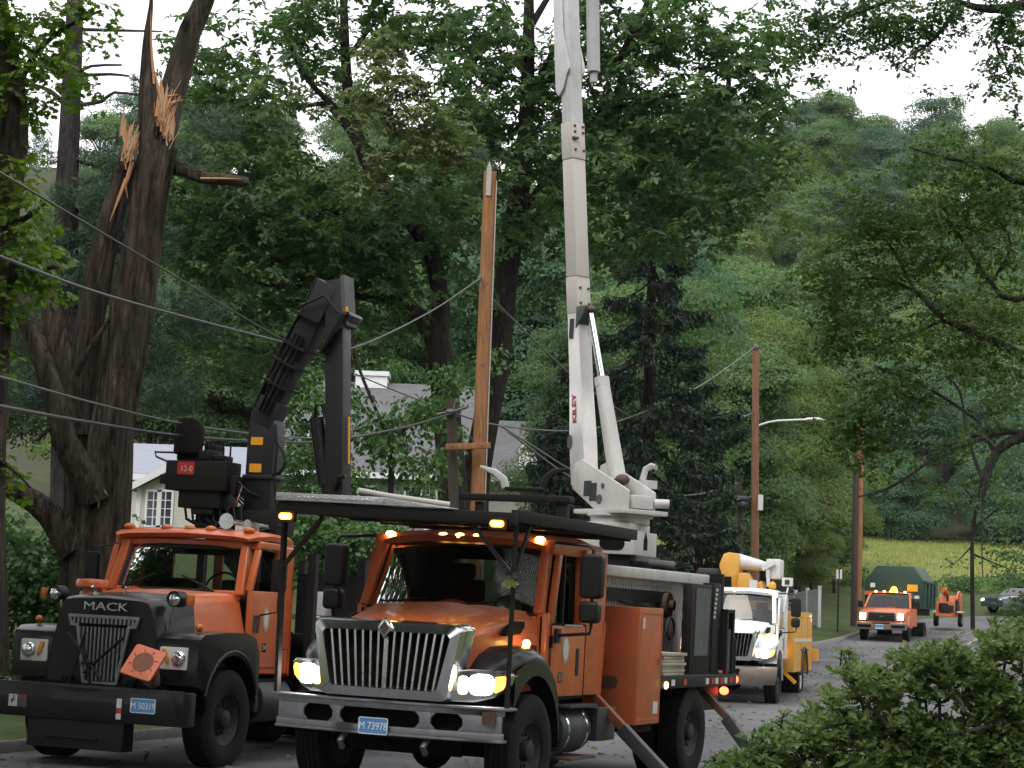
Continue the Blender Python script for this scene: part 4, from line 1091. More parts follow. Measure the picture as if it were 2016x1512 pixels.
# loader
m = MB(); m.box(-1.0, .3, 3.75, 4.3, 1.14, 1.5); m.cyl((-.1, 4.0, 1.5), (-.1, 4.0, 2.9), .24, n=24); m.box(-.5, .25, 3.75, 4.25, 2.7, 3.0); m.bar((-.1, 4.0, 2.0), (-1.0, 4.0, 2.9), .1, .2)
ld = m.build('loader_base', MATBLACK, T, bevel=.01)
m = MB(); m.prism([(-.30, 2.95), (.06, 2.95), (.10, 3.9), (.05, 4.22), (-.06, 4.32), (-.27, 4.28), (-.30, 3.9)], 'y', 3.86, 4.14); m.box(-.33, .12, 3.83, 4.17, 3.40, 3.46)
ms = m.build('loader_mast', LOADG, T, bevel=.02)
for z in (3.44, 3.84):
    m = MB(); m.box(-.24, -.07, 3.852, 3.858, z + (.05 if z < 3.5 else .0), z + (.16 if z < 3.5 else .10)); m.build('warning_label', YELLOWS, ms)
A, B = Vector((-.10, 4.0, 4.20)), Vector((.69, 4.0, 5.93))
D = (B - A).normalized(); Nn = Vector((D.z, 0, -D.x))
m = MB(); m.bar(A, A + D * .9, .22, .25, up=Nn); m.bar(A + D * .85, B, .27, .30, up=Nn); m.bar(A - D * .1, A + D * .25, .30, .32, up=Nn)
lb = m.build('loader_boom', LOADG, T, bevel=.015)
for w, h in ((-.12, -.18), (-.06, -.185), (.0, -.185), (.06, -.185), (.11, -.18), (-.1, -.2)):
    m = MB(); m.tube([A + D * .05 + Nn * h + Vector((0, w, 0)), A + D * .5 + Nn * (h - .02) + Vector((0, w, 0)), A + D * 1.25 + Nn * h + Vector((0, w * 1.05, 0)), A + D * 1.45 + Nn * (h + .05) + Vector((0, w * 1.4, 0))], .013, 6); m.build('hydraulic_hose', PLASTIC, lb)
for w in (-.175, -.2):
    for o2 in (-.06, .0, .06):
        m = MB(); m.tube([A + D * .05 + Nn * o2 + Vector((0, w, 0)), A + D * .6 + Nn * o2 * 1.3 + Vector((0, w, 0)), A + D * 1.15 + Nn * o2 + Vector((0, w, 0))], .012, 6); m.build('hydraulic_hose', PLASTIC, lb)
for f in (.45, .75, 1.0, 1.4):
    m = MB(); m.bar(A + D * f - Nn * .21, A + D * f + Nn * .16, .44, .03, up=D); m.build('hose_clamp', MATBLACK, lb)
S0, S1 = Vector((.80, 4.0, 5.72)), Vector((.97, 4.0, 3.0))
D2 = (S1 - S0).normalized(); N2 = Vector((-D2.z, 0, D2.x))
m = MB(); m.bar(S0 - D2 * .25, S1, .25, .25, up=N2); ls = m.build('loader_stick', LOADG, T, bevel=.012)
m = MB(); m.bar(S0 - D2 * .3 + N2 * .12, S0 + D2 * .35 + N2 * .16, .30, .05, up=N2); m.build('stick_bracket', GREYL, ls)
m = MB(); m.box(.95, 1.01, 3.85, 3.87, 5.5, 5.62); m.build('warning_label', YELLOWS, ls)
m = MB(); m.bar(S0 + N2 * .155 + D2 * 1.5, S0 + N2 * .155 + D2 * 2.1, .02, .02, up=N2); m.build('yellow_edge', YELLOWS, ls)
m = MB(); m.bar((.72, 3.83, 5.05), (1.02, 3.83, 5.52), .05, .16, up=(0, 1, 0)); m.bar((.72, 4.17, 5.05), (1.02, 4.17, 5.52), .05, .16, up=(0, 1, 0)); m.cyl((.72, 3.8, 5.05), (.72, 4.2, 5.05), .05); m.cyl((1.02, 3.8, 5.5), (1.02, 4.2, 5.5), .05); m.build('link_arm', BLACK, T, bevel=.008)
m = MB(); m.cyl((.62, 3.95, 4.20), (.80, 3.95, 3.36), .095, n=20); m.tube([(.60, 3.95, 4.20), (.62, 3.9, 4.36), (.72, 3.9, 4.38), (.76, 3.9, 4.2)], .02, 6); m.cyl((.80, 3.95, 3.36), (.86, 3.95, 3.1), .06); m.build('stick_cylinder', BLACK, ls)
m = MB(); m.tube([(.12, 3.85, 3.9), (.26, 3.8, 3.75), (.30, 3.8, 3.6), (.22, 3.8, 3.48), (.10, 3.85, 3.46)], .02, 6); m.tube([(.1, 3.84, 4.1), (.16, 3.8, 3.8), (.15, 3.8, 3.4), (.2, 3.84, 3.0)], .018, 6); m.build('mast_hose', PLASTIC, ms)
m = MB(); m.tube([(.98, 3.85, 3.30), (1.06, 3.8, 3.45), (1.14, 3.8, 3.47)], .03, 7); m.build('stick_hose', PLASTIC, ls)
# operator seat and platform
m = MB(); m.box(-1.28, -.40, 3.55, 3.95, 3.22, 3.60); m.box(-1.1, -.5, 3.6, 4.1, 3.0, 3.24); m.box(-1.0, -.2, 3.9, 4.1, 2.85, 3.05)
pf = m.build('seat_platform', MATBLACK, T, bevel=.02)
m = MB(); m.prism([(-1.36, 3.70), (-.98, 3.70), (-.96, 4.02), (-1.02, 4.15), (-1.10, 4.18), (-1.26, 4.18), (-1.34, 4.12), (-1.36, 3.96)], 'y', 3.84, 3.96); m.box(-1.34, -.94, 3.9, 4.35, 3.62, 3.72); m.box(-1.0, -.84, 4.0, 4.3, 3.68, 3.85)
m.build('operator_seat', SEATM, pf, bevel=.035, seg=3)
m = MB(); m.prism(rrect(-1.10, -.86, 3.42, 3.58, .01), 'y', 3.540, 3.549); sg = m.build('red_sign', REDSIGN, pf)
text('12-0', WREF, sg, (-.97, 3.538, 3.49), .105, FRONT, .001, 'sign_number', sx=.95)
m = MB(); m.tube([(-.55, 3.9, 3.6), (-.55, 3.9, 3.86), (-.1, 3.9, 3.88)], .016, 6); m.tube([(-.3, 3.9, 3.87), (-.3, 3.9, 3.1)], .014, 6); m.tube([(-1.28, 3.6, 3.58), (-1.45, 3.6, 3.64), (-1.48, 3.6, 3.70), (-1.2, 3.6, 3.70)], .014, 6); m.build('hand_rail', MATBLACK, pf)
for k in range(9):
    x0 = -1.05 + k * .1
    m = MB(); m.tube([(x0, 3.7, 3.05), (x0 + .06, 3.66, 2.86 - .03 * (k % 3)), (x0 + .3, 3.7, 2.74 - .05 * (k % 2)), (x0 + .55, 3.85, 2.82)], .02, 6); m.build('looping_hose', PLASTIC, pf)
for k, (x0, x1, z0, z1) in enumerate(((-.86, -.66, 3.62, 3.74), (-.64, -.50, 3.61, 3.68), (-1.40, -1.30, 3.30, 3.42), (-.38, -.30, 3.18, 3.42), (-.9, -.6, 2.92, 3.0))):
    m = MB(); m.box(x0, x1, 3.62, 3.9, z0, z1); m.build('valve_block', MATBLACK, pf, bevel=.015)
for x0 in (-.82, -.76, -.70, -.58):
    m = MB(); m.tube([(x0, 3.75, 3.72), (x0 + .02, 3.72, 3.84)], .009, 5); m.ell((x0 + .02, 3.72, 3.86), .016, .016, .02, 8, 5); m.build('control_lever', PLASTIC, pf)
for k in range(7):
    x0 = -.62 + k * .045
    m = MB(); m.tube([(x0, 3.72, 3.25), (x0 + .08, 3.66, 3.34 + .03 * (k % 3)), (x0 + .22, 3.7, 3.22), (x0 + .36, 3.8, 3.05 + .02 * k)], .014, 6); m.build('looping_hose', PLASTIC, pf)
for k in range(6):
    m = MB(); w = -.11 + k * .045; m.tube([A - D * .12 + Nn * .19 + Vector((0, w, 0)), A + D * .12 + Nn * -.2 + Vector((0, w, .0)), A + D * .4 - Nn * .2 + Vector((0, w, 0))], .014, 6); m.build('hydraulic_hose', PLASTIC, lb)
m = MB(); m.tube([A + D * 1.5 + Nn * -.15 + Vector((0, -.2, 0)), A + D * 1.75 + Nn * .1 + Vector((0, -.24, 0)), B + Nn * .25 + Vector((0, -.2, -.3))], .016, 6); m.build('hydraulic_hose', PLASTIC, lb)
m = MB(); m.bar(A + D * .86 - Nn * .176, B - Nn * .176, .24, .012, up=Nn); m.build('lit_boom_face', GREYB, lb)  # paler skin paints light onto the boom's upper face
m = MB(); m.tube([(-.45, 3.7, 3.0), (-.28, 3.66, 3.1), (-.22, 3.66, 3.3)], .012, 5); m.build('lever', LENS, pf)
# cone jammed behind the bumper with its open base towards the road
c = cone('traffic cone jammed on the black bumper with its square base facing out', world_of(MM, (.70, .02, 1.16)), group='traffic cones')
c.matrix_world = MM @ Matrix.Translation((.70, -.05, 1.16)) @ Matrix.Rotation(radians(13), 4, 'Y') @ Matrix.Rotation(radians(-124), 4, 'X')
m = MB(); m.prism([(.118 * cos(a), .118 * sin(a)) for a in [tau * k / 28 for k in range(28)]], 'z', -.004, -.001); hl_ = m.build('cone_hollow', RUST, c); hl_.data.materials[0] = mat('cone_inside', (.22, .085, .05), .7, noise=.4, nscale=15)
for k in range(8):
    a = tau * k / 8 + .4
    m = MB(); m.bar((.13 * cos(a), .13 * sin(a), -.003), (.16 * cos(a), .16 * sin(a), -.003), .008, .006); m.build('base_rib', RUST, c)

# ------------------------------------------------------------------ white and yellow utility bucket truck
p = at(1421, 1390, 46)
loc, rot, MU = frame((p.x, 46, .06), 15, 0)
T = thing('utility_bucket_truck', 'white utility truck with yellow service body and folded bucket boom on its roof', 'truck', loc, rot)
intl_cab(T, WHITE, WHITE, open_win=False)
BUMPD = mat('weathered_bumper', (.17, .135, .115), .5, noise=.5, nscale=5)
m = MB()
secs = []
for k in range(15):
    u = k / 7 - 1
    secs.append([(1.17 * u, .02 + .30 * u * u, .86), (1.18 * u, -.04 + .30 * u * u, .80), (1.18 * u, -.05 + .32 * u * u, .60), (1.12 * u, .0 + .34 * u * u, .45), (1.12 * u, .2 + .3 * u * u, .45), (1.17 * u, .2 + .3 * u * u, .86)])
m.loft(secs, closed=True, cap=True); bm_ = m.build('bumper', BUMPD, T, ang=50)
m = MB(); m.prism([(-.40, .80), (.40, .80), (.34, .64), (-.34, .64)], 'y', -.052, -.03); m.build('bumper_opening', DARK, bm_)
for s in (-1, 1):
    wheel(T, s * 1.0, 5.3, .53, .28, s, rim=WRIM, dual=True)
m = MB()
for s in (-1, 1):
    arch = [(5.3 + .66 * cos(radians(a)), .55 + .72 * sin(radians(a))) for a in range(170, 9, -16)]
    m.prism([(3.15, .70), (4.62, .70)] + arch + [(5.98, .70), (6.9, .70), (6.9, 2.15), (3.15, 2.15)], 'x', s * .62, s * 1.2)
m.box(-.62, .62, 3.2, 6.9, 1.0, 1.2)
body = m.build('service_body', YELLOW, T, bevel=.012)
m = MB()
for (y0, y1, z0, z1) in ((3.2, 3.85, 1.5, 2.05), (3.9, 4.6, 1.5, 2.05), (4.65, 5.9, 1.5, 2.05), (5.95, 6.85, 1.5, 2.05), (3.2, 4.55, .75, 1.42), (6.05, 6.85, .75, 1.42)):
    ring(m, rrect(y0, y1, z0, z1, .02), rrect(y0 + .02, y1 - .02, z0 + .02, z1 - .02, .02), 'x', 1.2005, 1.212)
m.build('compartment_seam', YELLOWS, body)
m = MB(); m.box(1.201, 1.208, 3.2, 6.9, 1.43, 1.52); m.build('grey_stripe', WREF, body)
m = MB(); m.box(1.2, 1.23, 4.6, 6.0, 1.20, 1.24); m.tube([(1.205, 5.3 + .7 * cos(radians(a)), .55 + .74 * sin(radians(a))) for a in range(5, 176, 17)], .03, 6); m.build('arch_trim', GREYB, body)
m = MB(); m.ell((.95, 3.12, 1.18), .04, .03, .04); m.build('body_marker', AMBERC, body)
m = MB(); m.bar((.8, 3.2, .85), (1.25, 3.2, .45), .08, .08); m.build('outrigger_leg', YELLOWS, T)
m = MB(); m.box(.9, 1.35, 6.9, 7.2, .95, 1.25); m.build('tail_step', YELLOW, T)
m = MB(); m.tube([(1.08, 1.9, 2.1), (1.12, 2.4, 2.65), (1.12, 2.5, 2.72)], .02, 6); m.prism(rrect(.98, 1.22, 2.72, 2.92, .02), 'y', 2.4, 2.6); sw = m.build('work_lamp', WHITEM, T)
m = MB(); m.prism(rrect(1.05, 1.16, 2.76, 2.87, .015), 'y', 2.385, 2.395); m.build('lamp_glass', GREYB, sw)
m = MB(); m.lathe([(2.66, .09), (2.74, .09), (2.80, .06), (2.83, .01)], (.72, 2.7, 0), 'z', 18); m.build('beacon', AMBERY, T)
inv = MU.inverted()
def ul(px, py, Y): return inv @ at(px, py, Y)
m = MB()
y0 = 4.3
tq = [ul(*p_, 50.3) for p_ in ((1419, 1165), (1416, 1110), (1424, 1090), (1434, 1087), (1455, 1090), (1454, 1130), (1450, 1165))]
m.add([tuple(v) for v in tq] + [tuple(v + Vector((0, .7, 0))) for v in tq], [tuple(range(7))] + [tuple(range(13, 6, -1))] + [(i, (i + 1) % 7, 7 + (i + 1) % 7, 7 + i) for i in range(7)])
tu = m.build('crane_turret', YELLOW, T, bevel=.04)
m = MB(); h = [ul(*p_, 50.28) for p_ in ((1421, 1163), (1421, 1135), (1440, 1135), (1440, 1163))]; m.add([tuple(v) for v in h] + [tuple(v + Vector((0, .03, 0))) for v in h], [(0, 1, 2, 3), (7, 6, 5, 4), (0, 4, 5, 1), (1, 5, 6, 2), (2, 6, 7, 3), (3, 7, 4, 0)]); m.build('turret_opening', DARK, tu)
m = MB(); a, b, c_ = ul(1452, 1105, 50.6), ul(1490, 1112, 50.6), ul(1515, 1117, 50.6); m.tube([a, b, c_], [.20, .145, .10], 16); m.build('bucket_boom', WHITEM, T)
m = MB(); bl, bt = ul(1512, 1140, 50.4), ul(1541, 1102, 50.4)
m.prism(rrect(bl.x - .02, bt.x, bl.z, bt.z, .05), 'y', bl.y - .3, bl.y + .35); bk = m.build('bucket', WHITEM, T, bevel=.03)
m = MB(); m.bar(ul(1500, 1120, 50.0), ul(1525, 1107, 50.0), .08, .1); m.bar(ul(1512, 1122, 50.0), ul(1513, 1155, 50.0), .08, .08, up=(0, 1, 0)); m.build('bucket_bracket', WHITEM, T)
m = MB(); a, b = ul(1452, 1168, 50.4), ul(1510, 1170, 50.4); c_, d_ = ul(1458, 1128, 50.4), ul(1505, 1145, 50.4)
m.prism([(a.x, a.z), (b.x, b.z), (d_.x, d_.z), (c_.x + .35, c_.z - .25), (c_.x + .2, c_.z), (c_.x, c_.z)], 'y', a.y - .3, a.y + .3); m.box(-.5, .4, 4.0, 5.0, 2.1, 2.45); m.build('boom_cradle', YELLOW, T, bevel=.02)
m = MB(); a = ul(1478, 1142, 50.0); m.box(a.x - .02, a.x + .17, a.y - .1, a.y - .06, a.z - .32, a.z + .0); m.build('cradle_plate', WHITEM, T)

# ------------------------------------------------------------------ orange pickup with a green container body
loc, rot, MP = frame((15.16, 82, 1.50), 20, 0)
T = thing('pickup_truck', 'orange pickup truck with lit headlights carrying a tall green chip box', 'truck', loc, rot)
def pr(y, hw, z, zb=.62): return [(-hw, y, zb), (-hw - .02, y, (z + zb) / 2), (-hw + .02, y, z - .06), (-hw + .12, y, z), (0, y - .03, z + .02), (hw - .12, y, z), (hw - .02, y, z - .06), (hw + .02, y, (z + zb) / 2), (hw, y, zb)]
m = MB(); m.loft([pr(.06, .93, 1.10), pr(.12, .94, 1.17), pr(.6, .97, 1.25), pr(1.35, .99, 1.31), pr(1.5, .99, 1.31)]); m.add(pr(.06, .93, 1.10), [tuple(range(9))]); m.build('hood', ORANGE, T, ang=45)
m = MB(); m.prism([(-.56, .80), (-.52, 1.12), (.52, 1.12), (.56, .80)], 'y', .0, .055); g = m.build('grille', GREYB, T, bevel=.01)
for z in (.86, .95, 1.04):
    m = MB(); m.box(-.52, .52, -.025, -.001, z - .022, z + .022); m.build('grille_bar', MATBLACK, g)
m = MB(); m.prism([(.09 * cos(a), .955 + .036 * sin(a)) for a in [tau * k / 20 for k in range(20)]], 'y', -.035, -.026); m.build('oval_badge', LENS, g)
for s in (-1, 1):
    m = MB(); m.prism(rrect(s * .76 - .15, s * .76 + .15, .80, 1.10, .03), 'y', .0, .06); hl = m.build('headlight', LENS, T, bevel=.01)
    m = MB(); m.prism(rrect(s * .75 - .11, s * .75 + .11, .82, 1.08, .04), 'y', -.02, -.001); m.build('lamp_lens', HEAD, hl)
    m = MB(); m.prism([(1.0, .40), (1.0, .62), (.5, .75), (.5, 1.0)] if False else [(.35, .62), (.5, .95), (1.0, 1.02), (1.5, .95), (1.62, .6), (1.5, .52), (.5, .52)], 'x', s * .93, s * 1.02); m.build('fender', ORANGE, T, bevel=.03)
    wheel(T, s * .86, 1.0, .40, .26, s); wheel(T, s * .86, 5.1, .40, .25, s, dual=True)
    m = MB(); m.prism([(1.55, .6), (2.75, .6), (2.75, 1.32), (1.55, 1.32)], 'x', s * .92, s * 1.0); d = m.build('door', ORANGE, T, bevel=.015)
    m = MB(); m.prism([(1.5, 1.32), (2.70, 1.32), (2.6, 1.90), (2.1, 1.90)], 'x', s * .88, s * .93); m.build('door_window', GLASSD, d)
    m = MB(); m.prism(rrect(s * 1.17 - .1, s * 1.17 + .1, 1.32, 1.58, .03), 'y', 1.7, 1.78); m.bar((s * .95, 1.75, 1.36), (s * 1.1, 1.75, 1.4), .05, .05); m.build('mirror', PLASTIC, T)
m = MB(); m.box(-1.0, 1.0, -.10, .2, .42, .72); bm_ = m.build('bumper', BUMPD, T, bevel=.05, seg=3)
m = MB(); m.box(-.35, .35, -.105, -.1, .66, .71); m.box(-.95, -.4, -.105, -.1, .50, .62); m.box(.4, .95, -.105, -.1, .50, .62); m.build('bumper_opening', DARK, bm_)
plate(T, '', (-.05, -.115, .52), .36, .19) if False else None
m = MB(); m.box(-.22, .10, -.118, -.108, .46, .64); m.build('number_plate', PLATEW, T)
m = MB(); m.box(-.22, .10, -.121, -.1185, .50, .62); m.build('plate_band', PLATEB, T)
m = MB()
for s in (-1, 1):
    m.bar((s * .93, 1.42, 1.30), (s * .80, 2.05, 1.90), .08, .08, up=(1, 0, 0)); m.bar((s * .93, 2.72, 1.30), (s * .84, 2.68, 1.92), .10, .1, up=(1, 0, 0))
m.box(-.98, .98, 2.70, 2.78, .6, 1.4); m.box(-.95, .95, 1.4, 1.5, .6, 1.3)
cab = m.build('cab', ORANGE, T, bevel=.015)
m = MB(); m.loft([pr(2.0, .82, 1.93, 1.88), pr(2.08, .85, 1.97, 1.88), pr(2.75, .87, 1.97, 1.88), pr(2.82, .84, 1.9, 1.86)]); rf_ = m.build('roof', ORANGE, cab, ang=45)
m = MB(); m.loft([[(.92 * u, 1.36 + .08 * u * u, 1.32) for u in [k / 5 - 1 for k in range(11)]], [(.80 * u, 1.99 + .05 * u * u, 1.90) for u in [k / 5 - 1 for k in range(11)]]]); m.build('windshield', GLASS, cab)
m = MB(); m.box(-.85, .85, 1.5, 2.6, 1.0, 1.3); m.box(-.7, -.2, 2.3, 2.5, 1.3, 1.75); m.box(.2, .7, 2.3, 2.5, 1.3, 1.75); m.build('seat', SEATM, cab)
for x in (-.6, -.25, 0, .25, .6):
    m = MB(); m.ell((x, 2.1, 1.99), .05, .05, .035, 10, 6); m.build('roof_marker', AMBERC, rf_)
m = MB(); m.lathe([(1.98, .13), (2.08, .14), (2.18, .10), (2.22, .02)], (.10, 2.35, 0), 'z', 18); m.build('beacon', AMBER, rf_)
m = MB(); m.prism([(-1.2, 1.35), (1.2, 1.35), (1.24, 2.45), (.80, 3.08), (-.72, 3.08), (-1.22, 2.45)], 'y', 2.95, 6.3); bx = m.build('chip_box', GREENP, T, bevel=.02)
m = MB()
for y in (3.0, 3.9, 4.9, 5.9): m.box(1.23, 1.29, y, y + .08, 1.4, 2.45)
m.box(1.2, 1.3, 2.95, 6.3, 2.42, 2.50); m.box(1.0, 1.25, 6.3, 6.9, 1.9, 2.6)
m.build('box_frame', GREENP, bx)
for (x0, x1, z0, z1, M_) in ((.55, .98, 2.05, 2.33, YELLOWS), (-.98, -.78, 2.18, 2.36, WREF), (.72, 1.05, 1.75, 1.88, WREF)):
    m = MB(); m.box(x0, x1, 2.93, 2.945, z0, z1); m.build('box_sticker', M_, bx)
m = MB(); m.box(-1.2, -.2, 2.87, 2.94, 1.86, 2.02); m.build('orange_band', ORANGE, bx)
m = MB(); m.box(-.5, .5, .3, 6.4, .55, .8); m.box(-1.0, 1.0, 2.95, 6.3, 1.1, 1.35); m.build('chassis', DARK, T)

# ------------------------------------------------------------------ wood chipper
p = at(1858, 1234, 91)
loc, rot, MC = frame((p.x, 91, p.z + .02), 20, 0)
T = thing('wood_chipper', 'orange wood chipper trailer towed behind the green chip box', 'wood chipper', loc, rot)
T.scale = (.82, .82, .82)
m = MB(); m.box(-.45, .45, 0, 2.6, .55, .7); m.bar((0, -1.6, .6), (0, 0, .6), .12, .12); m.build('trailer_frame', ORANGE, T)
m = MB(); m.box(-.45, .35, .2, 1.3, .7, 1.35); m.prism([(1.2, .7), (2.2, .7), (2.3, 1.3), (1.9, 1.7), (1.4, 1.65), (1.2, 1.3)], 'x', -.42, .42); hs_ = m.build('chipper_housing', ORANGE2, T, bevel=.03)
m = MB(); m.box(-.3, .2, .18, .2, .8, 1.25); m.build('engine_grille', DARK, hs_)
m = MB(); m.tube([(-.1, 1.6, 1.6), (-.1, 1.5, 1.85), (-.12, 1.2, 2.0), (-.15, .7, 2.0)], [.16, .15, .14, .13], 8); m.build('discharge_chute', ORANGE, T)
m = MB(); m.prism([(2.2, .75), (2.9, .6), (2.9, 1.85), (2.25, 1.5)], 'x', -.6, -.55); m.prism([(2.2, .75), (2.9, .6), (2.9, 1.85), (2.25, 1.5)], 'x', .55, .6); m.box(-.6, .6, 2.86, 2.92, .6, 1.75); m.build('infeed_tray', ORANGE2, T)
m = MB(); m.box(-.2, .5, .0, .18, .75, 1.15); m.cyl((.15, .3, 1.35), (.15, .3, 1.75), .06); m.box(.2, .55, 1.4, 2.1, .8, 1.45); m.build('engine', MATBLACK, T, bevel=.02)
m = MB(); m.box(.42, .58, 2.0, 2.5, 1.2, 1.95); m.tube([(.5, 1.2, 1.5), (.52, 1.8, 1.9), (.5, 2.4, 1.95)], .05, 7); m.build('side_guard', ORANGE, T, bevel=.02)
m = MB(); m.ell((.66, 2.95, .8), .07, .03, .05); m.build('tail_lamp', REDR, T)
m = MB(); m.box(.5, .8, 1.3, 2.2, .78, .84); m.box(-.8, -.5, 1.3, 2.2, .78, .84); m.build('mudguard', WHITE, T, bevel=.015)
for s in (-1, 1): wheel(T, s * .66, 1.75, .36, .22, s, rim=WRIM)

# ------------------------------------------------------------------ dark car at the bend
p = at(1950, 1205, 105)
loc, rot, MCAR = frame((p.x, 105, p.z), 62, 0)
T = thing('parked_car', 'dark car with one lit headlight half hidden behind leaves at the bend', 'car', loc, rot)
CARP = mat('car_dark_blue', (.035, .04, .055), .25, coat=.5)
def cr(y, hw, z): return [(-hw, y, .3), (-hw - .03, y, z * .6), (-hw + .03, y, z - .05), (-hw + .2, y, z), (hw - .2, y, z), (hw - .03, y, z - .05), (hw + .03, y, z * .6), (hw, y, .3)]
m = MB(); m.loft([cr(0, .7, .6), cr(.08, .82, .72), cr(.9, .88, .86), (cr(1.4, .9, .92)), cr(3.6, .9, .95), cr(4.4, .84, .92), cr(4.5, .75, .6)]); m.add(cr(0, .7, .6), [tuple(range(8))]); m.build('body', CARP, T, ang=45)
def cc(y, hw, z): return [(-.86, y, .9), (-hw, y, z), (hw, y, z), (.86, y, .9)]
m = MB(); m.loft([cc(1.25, .84, .92), cc(1.95, .66, 1.36), cc(3.0, .66, 1.38), cc(3.8, .8, .95)]); m.build('cabin_glass', GLASSD, T, ang=30)
m = MB(); m.loft([[(-.64, 1.9, 1.36), (0, 1.9, 1.40), (.64, 1.9, 1.36)], [(-.65, 3.05, 1.38), (0, 3.05, 1.42), (.65, 3.05, 1.38)]]); m.build('roof', CARP, T)
for s in (-1, 1):
    m = MB(); m.ell((s * .62, .06, .62), .14, .06, .07); m.build('headlight', HEAD if s < 0 else LENS, T)
    for y in (.85, 3.6): wheel(T, s * .78, y, .32, .2, s, rim=WRIM)

# ------------------------------------------------------------------ ground, road, field
def edge(y):                                     # left kerb of the road
    return float(np.interp(y, [-40, 5, 23, 92, 100, 106, 110, 114], [-27, -12, -6, 17, 20.6, 26, 36, 60]))
HB = ([-60, 44, 50, 60, 82, 92, 105, 112, 150, 180, 262, 330, 1500], [0, 0, .2, .6, 1.45, 2.05, 2.9, 4.3, 8.7, 16, 59, 64, 64])
def sstep(t):
    t = min(1, max(0, t)); return t * t * (3 - 2 * t)
def h(x, y):
    b = float(np.interp(y, *HB))
    d = (edge(y) if y < 92 else -6 + (y - 23) / 3) - .5 - x
    up = sstep((d - .6) / 6.5) * min(3.6, max(0, (y - 24) * .08)) * (1 if y < 88 else max(0, 1 - (y - 88) / 40))
    up *= 1 - .85 * sstep((x - 2) / 6)
    kb = .13 * sstep(d / .3) * (y < 91)
    r = x - (edge(y) + 10)
    up2 = .5 * sstep(r / 5) if y < 100 else 0
    return b + up + kb + up2
xs = np.unique(np.concatenate([np.linspace(-1500, -60, 8), np.linspace(-60, 80, 181), np.linspace(80, 1500, 8)]))
ys = np.unique(np.concatenate([np.linspace(-1200, -30, 6), np.linspace(-30, 125, 200), np.linspace(125, 340, 50), np.linspace(340, 1500, 6)]))
def sheet(name, xs, ys, fn, mat_):
    vs = [(x, y, fn(x, y)) for y in ys for x in xs]
    n = len(xs)
    fs = [(j * n + i, j * n + i + 1, (j + 1) * n + i + 1, (j + 1) * n + i) for j in range(len(ys) - 1) for i in range(n - 1)]
    me = bpy.data.meshes.new(name); me.from_pydata(vs, [], fs); me.materials.append(mat_)
    me.polygons.foreach_set('use_smooth', [True] * len(me.polygons))
    o = bpy.data.objects.new(name, me); COL.objects.link(o)
    return tag(o, kind='structure')
sheet('ground', xs.tolist(), ys.tolist(), lambda x, y: h(x, y) - .03, GRASSM)
m = MB(); rows = []
for y in np.concatenate([np.linspace(-30, 92, 123), np.linspace(92.5, 113.5, 64)]):
    e = edge(y)
    w = 10 + max(0, (y - 90)) * .6
    rows.append([(e + w * k / 8, y, float(np.interp(y, *HB)) + .012 - .0025 * abs(k - 4)) for k in range(9)])
m.loft(rows); road = tag(m.build('road', ASPHALT), kind='structure')
m = MB(); rows = []
for y in np.linspace(-10, 91, 102):
    e = edge(y); z = float(np.interp(y, *HB))
    rows.append([(e - .17, y, z - .1), (e - .17, y, z + .125), (e - .03, y, z + .13), (e, y, z + .10), (e + .02, y, z - .02)])
m.loft(rows); tag(m.build('kerb', KERBM), kind='structure')
m = MB(); rows = []
for y in np.linspace(56, 92, 50):
    e = edge(y) + 4.9; z = float(np.interp(y, *HB)) + .022
    rows.append([(e, y, z), (e + .12, y, z)])
m.loft(rows); tag(m.build('lane_line', mat('worn_line_paint', (.38, .36, .28), .7, noise=.9, nscale=9, col2=(.12, .12, .12))), kind='structure')
sheet('meadow', np.linspace(8, 62, 60).tolist(), np.linspace(112, 153, 80).tolist(), lambda x, y: h(x, y) + (.02 if 112.5 < y < 152 else -.3), FIELDM)
sheet('hillside', np.linspace(-400, 400, 81).tolist(), np.linspace(150, 420, 60).tolist(), lambda x, y: h(x, y) + .02, SOIL)

# ------------------------------------------------------------------ foliage machinery
SHAPES = {
    'kite': (np.array([(0, 0, 0), (.45, -.5, .10), (1, 0, -.05), (.45, .5, .10)]), [(0, 1, 2), (0, 2, 3)]),
    'lobed': (np.array([(0, 0, 0), (.32, -.20, .03), (.40, -.44, .08), (.55, -.24, .03), (.68, -.50, .07), (.80, -.20, .0), (1, 0, -.08), (.80, .20, .0), (.68, .50, .07), (.55, .24, .03), (.40, .44, .08), (.32, .20, .03)]),
              [(0, 1, 2, 3, 4, 5, 6), (0, 6, 7, 8, 9, 10, 11)]),
    'oval': (np.array([(0, 0, 0), (.3, -.34, .06), (.65, -.5, .08), (.92, -.25, .0), (1, 0, -.06), (.92, .25, .0), (.65, .5, .08), (.3, .34, .06)]), [(0, 1, 2, 3, 4), (0, 4, 5, 6, 7)]),
    'blade': (np.array([(0, -.5, 0), (0, .5, 0), (1, 0, 0)]), [(0, 1, 2)]),
}
